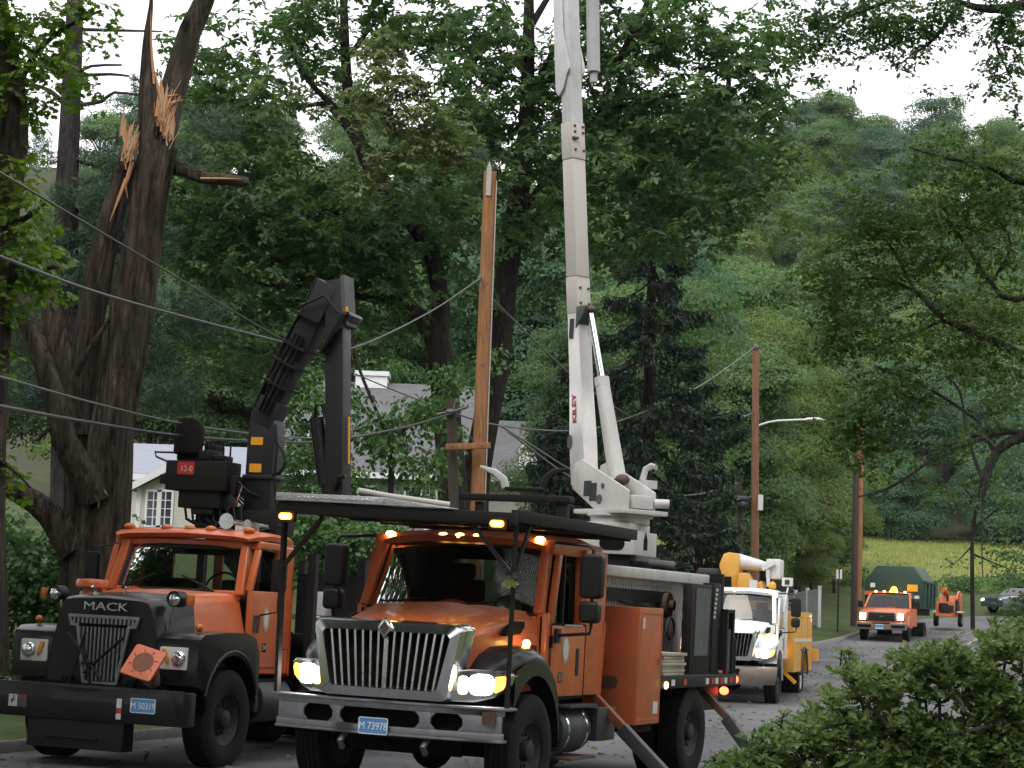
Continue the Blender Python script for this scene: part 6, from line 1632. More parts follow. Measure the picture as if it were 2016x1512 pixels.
sh = [(250, 322, 257, 245, 24, -.05), (244, 318, 250, 255, 14, -.1), (240, 268, 245, 208, 9, -.1), (254, 270, 265, 236, 8, -.12), (258, 285, 275, 258, 7, -.12), (252, 290, 272, 292, 9, -.14), (250, 300, 270, 300, 9, -.15), (255, 310, 270, 312, 6, -.15), (246, 280, 248, 232, 8, -.1), (262, 300, 268, 318, 8, -.12), (248, 352, 216, 436, 8, -.2), (262, 318, 246, 372, 6, -.15), (246, 352, 252, 392, 5, -.1), (258, 322, 240, 380, 7, -.2)] + fibres(253, 308, 24, 5, 45, 2)
shards('splintered_wood', sh, 27)
shards('pale_fibres', [(a, b, c, d, w * .6, e - .03) for a, b, c, d, w, e in fibres(323, 232, 30, 7, 60, 3) + fibres(330, 275, 16, 4, 45, 5)], 27, SPLINTP)
shards('pale_fibres', [(a, b, c, d, w * .6, e - .03) for a, b, c, d, w, e in fibres(255, 300, 26, 5, 50, 4)], 27, SPLINTP)
shards('torn_bark', [(a, b, c, d, w * 1.6, e + .12) for a, b, c, d, w, e in fibres(308, 262, 26, 10, 50, 6)], 27, BARK)
shards('torn_bark', [(a, b, c, d, w * 1.6, e + .12) for a, b, c, d, w, e in fibres(247, 325, 22, 9, 40, 7)], 27, BARK)
shards('splintered_wood', [(197, 965, 194, 1000, 8, -.35), (200, 960, 212, 975, 8, -.35), (395, 352, 478, 352, 9, -.2)], 27)

# ------------------------------------------------------------------ near left maple and undergrowth
T, base = tree_at('maple_tree', 'bright green maple at the left edge with a thick leaning trunk', 30, 21.5, dx=-.35)
m = MB(); limb(m, pl([(-30, 1330, 90), (-20, 1000, 62), (-10, 700, 58), (10, 420, 56), (26, 280, 56), (20, 160, 50), (0, 40, 44), (-30, -150, 36)], 21.5, base), n=16, step=.2, seed=11)
for k, l in enumerate(([(0, 560, 20), (40, 540, 14), (110, 525, 8)], [(10, 440, 20), (50, 430, 12), (90, 400, 6)], [(24, 200, 22), (60, 120, 14), (120, 60, 9), (200, 20, 5)], [(-20, 900, 16), (20, 920, 8), (60, 960, 4)])): limb(m, pl(l, 21.4, base), n=8, step=.15, seed=20 + k)
m.build('trunk', BARK, T, ang=80)
rosettes('foliage', T, blobs_px([(20, 350, 60, 45, 1.3), (45, 430, 60, 45, 1.6), (100, 560, 45, 25, 1.2), (60, 120, 80, 60, .8), (150, 110, 50, 50, .6), (70, 520, 60, 35, 1.3), (25, 500, 45, 45, 1), (20, 600, 45, 40, .9), (80, 50, 100, 45, .9), (20, 190, 50, 50, .7), (100, 170, 50, 40, .6), (10, 930, 45, 35, 1), (5, 720, 30, 40, .7), (180, 20, 60, 35, .7), (20, 60, 60, 60, .8), (60, 250, 40, 40, .6), (-60, 300, 60, 250, .5), (-60, 700, 60, 200, .4), (40, -120, 160, 100, .5)], 21.5, .7, base), L_MAPLE, dens=60, rad=.24, per=5, leaf=.09, shape='lobed', wd=.95, droop=.6, k0=3, k1=5)
def shrub(label, blobs, Y, mt, leaf=.1, dens=36, dY=.8, px=None, shape='kite', rad=.25, per=16, grp='roadside shrubs', wd=.65):
    cx_ = sum(b[0] for b in blobs) / len(blobs) if px is None else px
    T, base = tree_at('shrub', label, cx_, Y, group=grp, cat='shrub')
    bl = blobs_px(blobs, Y, dY, base)
    m = MB()
    for k, b in enumerate(bl[:6]):
        limb(m, [(0, 0, 0, .03), (b[0] * .5, b[1] * .5, b[2] * .55, .02), (b[0], b[1], b[2], .008)], n=6, step=.3, seed=k)
    m.build('stem', BARKD, T)
    foliage('foliage', T, bl, mt, dens=dens, rad=rad, per=per, leaf=leaf, shape=shape, wd=wd)
    return T
shrub('leafy green shrub behind the left fender of the black-nosed truck', [(60, 1095, 75, 50), (140, 1060, 60, 40), (40, 1190, 60, 60), (120, 1180, 55, 60), (15, 1290, 40, 60), (200, 1110, 40, 60), (90, 1270, 60, 60), (-60, 1180, 60, 120), (30, 1370, 60, 40), (80, 1140, 70, 60), (150, 1240, 60, 60), (20, 1040, 50, 40), (190, 1180, 50, 60), (230, 1060, 30, 50)], 30, L_SHRUB, .12, 60)
shrub('bushy green shrub seen between the two orange truck cabs', [(620, 1050, 70, 40), (700, 1080, 70, 50), (640, 1120, 70, 50), (740, 1040, 50, 40), (690, 1150, 80, 40), (590, 1010, 50, 40), (560, 1090, 50, 60), (780, 1110, 60, 60)], 37, L_SHRUB, .13, 48)
shrub('tall leafy shrub before the left end of the grey roof', [(590, 900, 50, 50), (620, 960, 60, 40), (570, 960, 40, 50), (700, 1010, 60, 40)], 55, L_SHRUB, .14, 26)
shrub('shrub in front of the pale house wall', [(700, 985, 60, 35), (790, 1000, 60, 40), (860, 985, 50, 35), (640, 990, 40, 40), (900, 1020, 60, 40), (560, 1010, 40, 40)], 52, L_SHRUB, .14, 16)

# ------------------------------------------------------------------ the two big oaks
T, base = tree_at('oak_tree', 'large dark oak leaning left beside the old pole stub, its crown filling the upper left', 893, 50)
m = MB()
limb(m, pl([(900, 1060, 72), (892, 960, 60), (882, 850, 54), (872, 740, 52), (858, 660, 50), (825, 625, 42), (790, 585, 34), (768, 520, 30), (752, 440, 28)], 50, base), n=16, step=.3, seed=31)
limb(m, pl([(862, 680, 44), (868, 600, 36), (850, 500, 34), (800, 420, 34), (755, 370, 34), (715, 300, 30), (690, 220, 24), (680, 120, 20), (676, 0, 16), (670, -150, 10)], 50, base), n=14, step=.3, seed=32)
for k, l in enumerate(([(715, 300, 20), (660, 215, 14), (600, 150, 10), (560, 60, 7)], [(752, 440, 22), (700, 430, 14), (620, 400, 9), (540, 360, 6)], [(800, 590, 22), (740, 590, 16), (640, 570, 12), (520, 560, 9), (420, 520, 6)], [(690, 260, 16), (640, 205, 11), (600, 210, 8), (520, 190, 5)], [(810, 430, 18), (880, 330, 12), (905, 250, 8)], [(640, 570, 10), (600, 500, 8), (560, 450, 5)], [(680, 120, 12), (740, 40, 9), (790, -20, 6)])): limb(m, pl(l, 50, base), n=8, step=.3, seed=40 + k)
m.build('trunk', BARKD, T, ang=80)
OA = [(420, 110, 100, 90, .8), (560, 50, 120, 60, .9), (700, 40, 130, 60, .85), (840, 40, 110, 70, 1), (520, 210, 110, 60, .85), (470, 330, 120, 90, 1), (590, 330, 110, 60, .65), (570, 430, 150, 80, 1.2), (700, 400, 130, 70, 1.1), (830, 330, 100, 80, .9), (430, 480, 120, 90, 1.2), (590, 540, 150, 60, 1.2), (740, 510, 120, 70, 1.1), (860, 440, 90, 90, 1), (470, 600, 110, 50, 1), (380, 400, 70, 100, .9), (900, 180, 70, 80, 1), (640, 140, 90, 60, .6), (960, 330, 60, 60, .8), (640, 620, 120, 40, .9), (800, 590, 90, 50, .8), (600, -150, 280, 100, .25), (850, -140, 160, 100, .25), (400, -120, 120, 80, .2), (650, 470, 150, 60, 1.0), (400, 200, 80, 60, .8), (330, 420, 50, 120, .6), (500, 700, 90, 50, .8), (400, 680, 70, 60, .7), (690, 680, 80, 40, .7), (920, 560, 60, 60, .7)]
rosettes('foliage', T, blobs_px(OA, 50, 3.2, base), L_OAK, dens=5.0, rad=.6, per=8, leaf=.18, wd=.5)
rosettes('foliage', T, blobs_px([(760, 130, 60, 90, .8), (830, 220, 90, 70, 1), (710, 210, 60, 60, .6), (880, 285, 70, 40, 1), (770, 300, 70, 40, .8), (560, 180, 50, 50, .5), (900, 300, 50, 25, .9), (720, 360, 50, 40, .6)], 46, 1.0, base), L_OAKB, dens=16, rad=.4, per=7, leaf=.14, wd=.5, droop=.8, label='pale yellow-green hanging foliage')
T, base = tree_at('oak_tree', 'upright dark oak just right of the new wooden pole, its crown behind the white boom', 935, 52)
m = MB()
limb(m, pl([(922, 1060, 78), (935, 950, 60), (958, 830, 52), (980, 700, 50), (995, 560, 46), (1010, 450, 42), (1028, 340, 36), (1036, 220, 30), (1040, 80, 24), (1042, -120, 16)], 52, base), n=16, step=.3, seed=51)
for k, l in enumerate(([(1028, 340, 26), (985, 300, 20), (935, 262, 14), (890, 240, 8)], [(1036, 220, 20), (1080, 120, 14), (1120, 40, 8)], [(1005, 500, 24), (1060, 420, 18), (1140, 380, 13), (1250, 330, 9), (1350, 300, 6)], [(1012, 440, 18), (1090, 330, 13), (1180, 220, 10), (1260, 120, 7)], [(1040, 60, 16), (1100, -40, 10)], [(1180, 220, 9), (1300, 190, 7), (1420, 180, 4)], [(1210, 130, 16), (1260, 40, 13), (1290, -40, 10)])): limb(m, pl(l, 52, base), n=8, step=.3, seed=60 + k)
m.build('trunk', BARKD, T, ang=80)
OB = [(960, 70, 90, 80, 1.1), (1030, 180, 100, 80, 1), (1200, 60, 110, 80, 1.2), (1330, 60, 110, 70, 1.2), (1440, 120, 100, 80, 1.2), (1190, 210, 120, 80, 1.1), (1330, 230, 120, 90, 1.2), (1450, 290, 90, 80, 1.1), (960, 210, 80, 60, .8), (1080, 330, 110, 70, 1.2), (1250, 360, 120, 80, 1.2), (1400, 400, 100, 60, 1.1), (1050, 440, 90, 50, 1), (1520, 200, 60, 70, .9), (1540, 60, 60, 60, .7), (1560, 300, 50, 40, .6), (1180, 460, 90, 50, 1), (1320, 470, 90, 40, .9), (1490, 380, 50, 50, .8), (980, 480, 60, 40, .7), (1100, -130, 250, 90, .25), (1400, -120, 180, 80, .25), (1090, 560, 60, 30, .6), (1120, 100, 60, 60, .7)]
rosettes('foliage', T, blobs_px(OB, 52, 3.0, base), L_OAK, dens=5.1, rad=.6, per=8, leaf=.185, wd=.5)
T, base = tree_at('dogwood_tree', 'small tree with leafy hanging branches in front of the pale house roof', 770, 47)
m = MB(); limb(m, pl([(768, 1040, 14), (770, 940, 12), (772, 880, 10), (750, 830, 7), (705, 720, 6), (690, 650, 4)], 47, base), n=8, seed=71); limb(m, pl([(772, 890, 8), (810, 820, 6), (860, 770, 4)], 47, base), n=6, seed=72); m.build('trunk', BARKD, T)
foliage('foliage', T, blobs_px([(745, 850, 60, 45, 1), (800, 815, 60, 40, 1), (850, 800, 45, 40, .9), (700, 790, 40, 40, .6), (780, 880, 60, 35, .8), (640, 880, 35, 60, .7), (690, 930, 60, 50, .8), (820, 930, 60, 40, .7), (880, 870, 30, 40, .5), (620, 800, 35, 30, .5), (560, 800, 30, 40, .8), (650, 780, 50, 40, .8), (590, 740, 50, 40, .7), (900, 740, 50, 40, .8), (960, 700, 40, 30, .7), (860, 900, 60, 30, .7), (590, 870, 40, 50, .7)], 47, 1.0, base), L_SHRUB, dens=24, rad=.34, per=18, leaf=.15, wd=.6, droop=.8)

# ------------------------------------------------------------------ spruce and pine
def spruce(label, px, Y, top_py, hgt_boost, lens, nb=70, seed=3, group=None):
    T, base = tree_at('spruce_tree', label, px, Y, group)
    rg = np.random.default_rng(seed)
    H = at(px, top_py, Y).z - base[2] + hgt_boost
    m = MB(); limb(m, [(0, 0, 0, .24), (.03, 0, H * .4, .19), (-.02, 0, H * .75, .11), (0, 0, H, .02)], n=12, step=.4, seed=seed)
    P, D, N = [], [], []
    for k in range(nb):
        f = (k + .5) / nb
        z = H * (.10 + .88 * f)
        a = k * 2.4 + rg.uniform(-.5, .5)
        Lb = lens * (1.05 - f) ** .8 * rg.uniform(.7, 1.15)
        d = np.array([cos(a), sin(a)])
        n_ = 9
        pts = []
        for i in range(n_):
            t = i / (n_ - 1)
            pts.append(np.array([d[0] * Lb * t, d[1] * Lb * t, z - Lb * .34 * sin(t * 2.1) + Lb * .10 * t * t]))
        limb(m, [(*p, .03 * (1 - i / n_) + .006) for i, p in enumerate(pts)], n=5, step=.4, seed=k)
        for i in range(int(Lb * 46)):
            t = rg.uniform(.12, 1) ** .8
            j = min(n_ - 2, int(t * (n_ - 1)))
            p = pts[j] + (pts[j + 1] - pts[j]) * (t * (n_ - 1) - j)
            side = rg.uniform(-1, 1) * .34 * (1 - t * .5)
            p = p + np.array([-d[1] * side, d[0] * side, -abs(side) * .25])
            ln = rg.uniform(.22, .62) * (1 - .35 * t)
            nk = 7
            for q in range(nk):                       # one hanging twig: short needle blades down a line
                s = q / nk
                P.append(p + np.array([rg.normal() * .02, rg.normal() * .02, -ln * s]))
                D.append(np.array([rg.normal() * .45 + d[0] * .25, rg.normal() * .45 + d[1] * .25, -1 + rg.uniform(0, .9)]))
                N.append(rg.normal(size=3))
    m.build('trunk', BARKD, T, ang=80)
    P = np.array(P); Ls = rg.uniform(.12, .24, len(P))
    link(leaf_mesh('foliage', P, np.array(D), np.array(N), Ls, Ls * .42, 'kite', L_SPRUCE), 'foliage', T)
    return T
spruce('dark spruce with drooping curtains of twigs right of the white boom', 1268, 58, 400, 2.5, 4.0, 64, 3)
spruce('small dark spruce between the boom turret and the house wing', 1085, 57, 850, .8, 2.0, 34, 5)
spruce('dark spruce half hidden behind the service truck crane', 1370, 66, 800, 1.0, 2.6, 46, 8)

def pine(label, px, Y, blobs, trunk, limbs, mt=L_PINE, group=None, dens=26):
    T, base = tree_at('pine_tree', label, px, Y, group)
    m = MB(); limb(m, pl(trunk, Y, base), n=12, step=.4, seed=int(px) + 7)
    for k, l in enumerate(limbs): limb(m, pl(l, Y, base), n=6, step=.3, seed=k)
    m.build('trunk', BARKP, T, ang=80)
    P, D, N = [], [], []
    for (x, y, z, rx, ry, rz, w) in blobs_px(blobs, Y, 1.6, base):
        ns = int(dens * w * rx * rz * 16)
        u = rng.normal(size=(ns, 3)); u /= np.linalg.norm(u, axis=1, keepdims=True)
        C = np.array([x, y, z]) + u * rng.uniform(size=(ns, 1)) ** .5 * np.array([rx, ry, rz])
        for c in C:
            k = 20
            d = rng.normal(size=(k, 3)); d[:, 2] = np.abs(d[:, 2]) * .8 + .1
            P.append(np.repeat(c[None], k, 0) + rng.normal(size=(k, 3)) * .05); D.append(d); N.append(rng.normal(size=(k, 3)))
    P, D, N = np.concatenate(P), np.concatenate(D), np.concatenate(N)
    link(leaf_mesh('foliage', P, D, N, rng.uniform(.14, .26, len(P)), .02, 'blade', mt), 'foliage', T)
pine('straight grey pine trunk with bare side branches against the sky at top left', 135, 45,
     [(330, 300, 70, 30, .8), (420, 250, 60, 30, .6), (190, 400, 100, 50, 1), (260, 470, 100, 50, 1), (120, 480, 60, 60, .9), (60, 640, 80, 60, 1), (280, 680, 80, 60, .9), (380, 620, 70, 60, .8), (180, 560, 80, 60, .9), (60, 780, 80, 60, .9), (330, 780, 70, 50, .9), (60, 300, 50, 40, .5), (300, 180, 50, 25, .5), (230, 330, 60, 40, .7)],
     [(128, 1100, 56), (128, 700, 50), (130, 400, 46), (138, 200, 40), (145, 60, 34), (150, -120, 26), (152, -400, 10)],
     [[(140, 58, 8), (230, 60, 6), (320, 62, 3)], [(140, 150, 8), (180, 130, 6), (240, 128, 4)], [(138, 150, 8), (215, 146, 6), (255, 150, 4)], [(136, 215, 14), (100, 180, 10), (60, 165, 6)], [(136, 210, 10), (200, 200, 8), (225, 182, 6), (290, 190, 4)], [(134, 140, 9), (95, 135, 6), (50, 110, 3)], [(132, 300, 10), (200, 330, 8), (330, 300, 4)], [(130, 470, 10), (220, 470, 7), (320, 450, 3)], [(130, 660, 10), (60, 640, 6), (0, 660, 4)], [(130, 690, 10), (230, 680, 7), (330, 700, 4)]])

# ------------------------------------------------------------------ trees further off: a few prototypes, copied
def proto_crown(name, seed, nl, leaf, mt, R=1.0, Hc=1.25, lobes=34, shape='kite'):
    """crown of unit radius made of leafy lobes around a rising ellipsoid"""
    rg = np.random.default_rng(seed)
    P, D, N = [], [], []
    for k in range(lobes):
        u = rg.normal(size=3); u /= np.linalg.norm(u); u[2] = u[2] * .9 + .12
        c = u * np.array([.68, .68, .70 * Hc]) * rg.uniform(.55, 1.0) + np.array([0, 0, Hc])
        r = rg.uniform(.20, .42) * (1.15 - .25 * u[2])
        n = int(nl / lobes * (r / .29) ** 2)
        v = rg.normal(size=(n, 3)); v /= np.linalg.norm(v, axis=1, keepdims=True)
        v[:, 2] = np.where(v[:, 2] < -.2, -v[:, 2] * .5, v[:, 2])
        q = c + v * r * np.array([1.1, 1.1, .75]) * rg.uniform(.84, 1.05, (n, 1))
        P.append(q); N.append(v + np.array([0, 0, .55]) + rg.normal(size=(n, 3)) * .38)
        D.append(np.cross(v, rg.normal(size=(n, 3))))
    P, D, N = np.concatenate(P), np.concatenate(D), np.concatenate(N)
    L = leaf * rg.uniform(.6, 1.3, len(P))
    return leaf_mesh(name, P, D, N, L, L * .85, shape, mt)
def proto_trunk(name, seed, mt):
    m = MB()
    limb(m, [(0, 0, -.1, .075), (.01, 0, .4, .055), (-.02, .01, .9, .04), (.02, 0, 1.5, .02), (0, 0, 2.0, .005)], n=9, step=.1, seed=seed)
    for k in range(6):
        a = k * 1.1 + seed
        limb(m, [(0, 0, .55 + k * .13, .028), (.3 * cos(a), .3 * sin(a), .8 + k * .15, .016), (.62 * cos(a), .62 * sin(a), 1.0 + k * .17, .005)], n=6, step=.1, seed=k)
    o = m.build(name, mt, None, ang=80); me = o.data; bpy.data.objects.remove(o); return me
TRK = [proto_trunk('trunk', s, BARKD) for s in (1, 2, 3)]
MID = [proto_crown('foliage', 10 + k, 30000, .032, mt, lobes=40) for k, mt in enumerate((L_FAR, L_FARB, L_FARY, L_OAK, L_SHRUB))]
FAR = [proto_crown('foliage', 30 + k, 13000, .042, mt, lobes=30) for k, mt in enumerate((L_FAR, L_FARB, L_FARY, L_FAR))]
def mtree(label, x, y, R, ht, crown, group, squash=1.0, name='broadleaf_tree', drop=0.0):
    T = thing(name, label, 'tree', (x, y, h(x, y) - .1), (0, 0, random.uniform(0, tau)), group)
    k = ht / 2.25
    S = max(R, ht / 3.6)
    top = ht - 2.2 * S * 1.05 - drop * k
    for j in range(1 if top < .75 * S else 2):                    # a tall tree carries a second tier of foliage below
        c = link(crown, 'foliage', T); c.scale = (S * (1, 1.06)[j], S * (1, 1.06)[j], S * 1.05)
        c.location = (0, 0, top - j * S * 1.05); c.rotation_euler = (0, 0, j * 2.1)
    t = link(random.choice(TRK), 'trunk', T); t.scale = (R * .8, R * .8, k * .95)
    return T
NAMES = ['mid green', 'blue-green', 'yellowish', 'dark green', 'fresh green']
# the wood between the houses, poles and meadow
mid = [(9.2, 84, 3.0, 13, 0, 'mid green tree right behind the street lamp pole'), (12.5, 98, 3.2, 15, 2, 'tall yellowish tree above the street lamp head'), (6.5, 90, 3.4, 17, 1, 'tall blue-green tree left of the street lamp pole'), (15.5, 108, 3.6, 14, 0, 'mid green tree left of the meadow behind the bright far pole'),
       (15.6, 104, 1.9, 4.6, 2, 'yellowish bushy tree left of the signpost'), (17.6, 109, 1.7, 4.4, 4, 'fresh green bushy tree between signpost and far poles'), (2.0, 96, 4.0, 19, 0, 'mid green tree behind the spruce'), (-3.0, 92, 4.0, 15, 4, 'fresh green tree rising behind the white chimney'), (-9.5, 88, 4.2, 13.5, 4, 'fresh green tree behind the left end of the pale house'), (-15, 84, 3.6, 11, 1, 'blue-green tree behind the cream house'), (-21, 80, 4.5, 11.5, 3, 'dark green tree at the far left behind the pine'),
       (-14.5, 78, 3.2, 9.5, 3, 'dark green tree rising behind the pale blue roof'), (-11.2, 79, 3.0, 11.5, 3, 'dark green tree behind the loader seat'), (-17.5, 55, 3.0, 10, 3, 'dark green tree at the left edge behind the maple'), (2.3, 64, 1.9, 9, 3, 'dark green tree behind the boom turret'), (5.0, 74, 2.6, 13, 0, 'mid green tree right of the spruce'), (-6.5, 78, 3.0, 12.5, 4, 'fresh green tree above the house ridge left of the chimney'), (0.5, 80, 3.2, 14.5, 1, 'blue-green tree behind the house wing'), (18.0, 118, 2.6, 7, 1, 'blue-green tree at the left end of the meadow'), (9.8, 106, 4.2, 19, 4, 'tall fresh green tree between the street lamp pole and the hill'), (14.2, 112, 4.0, 20, 0, 'tall mid green tree above the bright far pole'), (4.5, 108, 4.2, 21, 4, 'tall fresh green tree behind the spruce'), (19.0, 122, 3.6, 12, 2, 'yellowish tree beside the meadow')]
for x, y, R, ht, k, lab in mid:
    mtree(lab, x, y, R, ht, MID[k], 'trees behind the houses and poles', drop=.15)
# the wooded hillside
n = 0
for y in np.concatenate([np.arange(155, 200, 11), np.arange(200, 285, 12)]):
    for x in np.arange(-.20 * y, .36 * y, 6.4 if y < 200 else 7.2):
        xx, yy = x + random.uniform(-2.5, 2.5), y + random.uniform(-4, 4)
        if xx < .02 * y and (n % 2): n += 1; continue
        n += 1
        ht = random.uniform(11, 17)
        k = random.choice((0, 0, 1, 1, 2, 3))
        where = 'low on the wooded hillside above the meadow' if y < 185 else 'halfway up the wooded hillside' if y < 228 else 'near the skyline of the wooded hillside'
        mtree('%s broadleaf tree %s' % (('mid green', 'blue-green', 'yellowish green', 'mid green')[k], where), xx, yy, random.uniform(4.0, 5.8), ht, FAR[k], 'broadleaf trees on the wooded hillside', drop=.3)
for x, R, ht, lab in ((23, 3.0, 6.5, 'low dark tree overhanging the left of the meadow top'), (29, 4.0, 8, 'dark tree in the middle of the meadow top'), (36, 4.2, 8.5, 'dark tree right of centre on the meadow top'), (43, 4.0, 7.5, 'low dark tree at the right of the meadow top')):
    mtree(lab, x, 149.5, R, ht, MID[1], 'trees along the meadow top', .95, drop=.3)
# small tree by the bend
T, base = tree_at('young_tree', 'slim young tree with layered branches by the bend, left of the dark car', 1914, 66)
m = MB(); limb(m, pl([(1915, 1240, 9), (1914, 1100, 8), (1916, 1040, 7), (1930, 960, 5), (1945, 900, 3)], 66, base), n=8, seed=5)
for k, l in enumerate(([(1916, 1040, 5), (1980, 990, 3)], [(1914, 1075, 4), (1885, 1105, 2)], [(1914, 1090, 4), (1985, 1120, 2)], [(1922, 990, 4), (1890, 950, 2)])): limb(m, pl(l, 66, base), n=5, seed=k)
m.build('trunk', BARKD, T)
foliage('foliage', T, blobs_px([(1960, 950, 60, 35, 1), (1990, 1000, 50, 40, 1), (1960, 1080, 50, 40, .8), (1915, 985, 40, 18, .8), (1890, 1110, 30, 14, .8), (1990, 1110, 40, 40, 1), (1930, 900, 50, 30, .8), (1980, 890, 50, 40, 1), (1960, 1030, 40, 15, .6)], 66, 1.2, base), L_OAK, dens=6, rad=.4, per=20, leaf=.16, wd=.6)
shrub('dark green bush at the right edge beside the bend', [(2030, 1200, 45, 50), (2060, 1120, 55, 90), (2000, 1240, 40, 25), (2050, 1220, 60, 60)], 40, L_OAK, .11, 30, px=2030)

# ------------------------------------------------------------------ overhanging branches at the right
x0 = 8.6; base = (x0, 22.5, h(x0, 22.5) - .1)
T = thing('overhanging_tree', 'tree beyond the right edge whose thin branches hang across the hillside', 'tree', base)
m = MB()
limb(m, [(0, 0, 0, .28), (-.1, 0, 3, .22), (.1, 0, 6, .18), (-.1, 0, 9, .12), (0, 0, 12, .04)], n=14, seed=81)
BR = [[(2120, 760, 26), (2016, 702, 20), (1950, 668, 17), (1860, 628, 13), (1800, 572, 9), (1720, 548, 7), (1650, 552, 4)],
      [(2120, 520, 22), (2000, 590, 13), (1950, 555, 9), (1890, 465, 7), (1850, 420, 4)],
      [(2120, 840, 28), (2016, 858, 22), (1960, 890, 20), (1940, 955, 13), (1934, 990, 5), (1933, 1080, 3), (1935, 1140, 2)],
      [(1960, 890, 12), (1930, 855, 9), (1860, 880, 8), (1800, 930, 6), (1740, 965, 5), (1690, 978, 3)],
      [(2016, 852, 12), (1960, 852, 10), (1900, 878, 8), (1860, 884, 6), (1810, 904, 4)],
      [(2090, 300, 18), (2016, 360, 13), (1950, 330, 9), (1860, 310, 6), (1790, 290, 4)],
      [(1860, 628, 8), (1790, 660, 6), (1700, 690, 4)], [(1800, 572, 6), (1750, 480, 5), (1700, 440, 3)], [(1940, 960, 8), (1905, 860, 6), (1890, 770, 5), (1860, 740, 3)],
      [(1720, 720, 5), (1820, 760, 6), (1930, 830, 7)], [(1950, 560, 7), (1990, 480, 5), (1940, 400, 4)], [(1650, 552, 4), (1600, 575, 3), (1560, 560, 2)]]
for k, l in enumerate(BR): limb(m, pl(l, 20.5, base), n=8, step=.12, seed=90 + k)
UB = [[(2120, -40, 30), (2016, 8, 22), (1950, 18, 18), (1890, 5, 12), (1820, -30, 8)], [(1890, 0, 12), (1868, 40, 9), (1830, 85, 7), (1790, 110, 4)], [(1990, 20, 9), (1960, 80, 6), (1990, 150, 4)], [(1820, -20, 9), (1700, 20, 7), (1620, 60, 4)]]
for k, l in enumerate(UB): limb(m, pl(l, 19.5, base), n=8, step=.12, seed=120 + k)
m.build('trunk', BARKG, T, ang=80)
NB = [(1640, 500, 80, 40, .8), (1740, 440, 80, 55, 1), (1850, 420, 80, 45, 1), (1700, 555, 100, 40, 1.1), (1600, 540, 60, 40, .9), (1680, 670, 90, 40, .9), (1670, 800, 55, 40, 1.2), (1700, 830, 90, 45, 1.4), (1790, 770, 80, 40, .9), (1880, 600, 80, 55, .8), (1950, 500, 70, 60, .8), (1890, 330, 90, 40, .8), (1790, 330, 60, 35, .7), (1990, 400, 50, 60, .8), (1990, 640, 50, 60, .7), (1880, 860, 50, 30, .6), (1960, 800, 50, 50, .7), (1660, 880, 60, 30, .9), (1960, 300, 60, 30, .6), (1690, 370, 50, 40, .5), (2080, 500, 60, 250, .5), (1840, 520, 60, 40, .7), (1760, 640, 60, 40, .7), (1560, 430, 60, 50, .7), (1600, 660, 60, 40, .8), (1660, 600, 90, 50, .8), (1800, 480, 100, 60, .8), (1900, 680, 90, 50, .7), (1830, 700, 80, 40, .6), (1740, 740, 90, 40, .7), (1930, 420, 80, 50, .7), (1680, 420, 70, 50, .7), (1880, 260, 80, 25, .6), (1960, 720, 70, 60, .7), (1960, 600, 70, 60, .7), (1740, 900, 80, 40, .6), (1580, 880, 50, 40, .6), (1850, 960, 60, 30, .4), (1980, 330, 60, 50, .7), (1640, 300, 50, 30, .5)]
rosettes('foliage', T, blobs_px(NB, 20.5, .55, base), L_NEAR, dens=200, rad=.21, per=5, leaf=.052, shape='kite', wd=.62, droop=.5, k0=3, k1=6, thick=.03)
TB = [(1560, 20, 50, 40, .8), (1640, 35, 70, 40, 1.1), (1720, 50, 55, 40, 1.1), (1800, 55, 60, 40, 1.1), (1850, 30, 50, 35, 1), (1985, 55, 45, 50, .9), (1960, 140, 40, 45, .6), (1890, 165, 45, 18, .5), (1830, 155, 40, 14, .3), (1990, 200, 30, 50, .4), (1700, -40, 120, 40, .8), (1900, -50, 120, 50, .8), (1590, 70, 50, 35, .9), (1680, 90, 50, 30, .8), (1770, 100, 50, 30, .8), (1620, 130, 40, 30, .5), (1740, 10, 70, 40, 1), (1900, 20, 50, 30, .8), (1990, 110, 40, 60, .7)]
rosettes('foliage', T, blobs_px(TB, 19.5, .5, base), L_OAK, dens=170, rad=.2, per=5, leaf=.066, shape='lobed', wd=.62, droop=.5, k0=3, k1=6, thick=.03)

# ------------------------------------------------------------------ foreground bush
x0 = 2.45; base = (x0, 11.2, h(x0, 11.2) - .05)
T = thing('foreground_bush', 'leafy oak scrub close to the camera in the bottom right corner', 'shrub', base)
FB = [(1480, 1502, 80, 27.0), (1560, 1462, 80, 31.5), (1640, 1426, 80, 36.0), (1560, 1522, 90, 27.0), (1690, 1492, 100, 45.0), (1720, 1356, 60, 36.0), (1760, 1426, 80, 45.0), (1820, 1346, 70, 40.5), (1850, 1466, 100, 54.0), (1900, 1316, 70, 40.5), (1985, 1271, 60, 36.0), (1960, 1386, 80, 63.0), (1990, 1482, 80, 54.0), (1680, 1326, 40, 19.8), (1800, 1296, 40, 22.5), (2060, 1312, 50, 90.0), (2060, 1432, 60, 108.0), (1430, 1517, 40, 12.6), (1650, 1376, 40, 19.8), (1850, 1286, 40, 18.0), (1900, 1552, 120, 54.0), (1700, 1562, 140, 36.0), (2020, 1552, 80, 72.0), (1780, 1502, 60, 36.0)]
bl = blobs_px(FB, 11.2, .35, base)
m = MB()
for k, b in enumerate(bl):
    limb(m, [(random.uniform(-.3, .3), random.uniform(-.2, .2), 0, .022), (b[0] * .6, b[1] * .4, b[2] * .5, .014), (b[0], b[1], b[2], .006)], n=6, step=.12, seed=k)
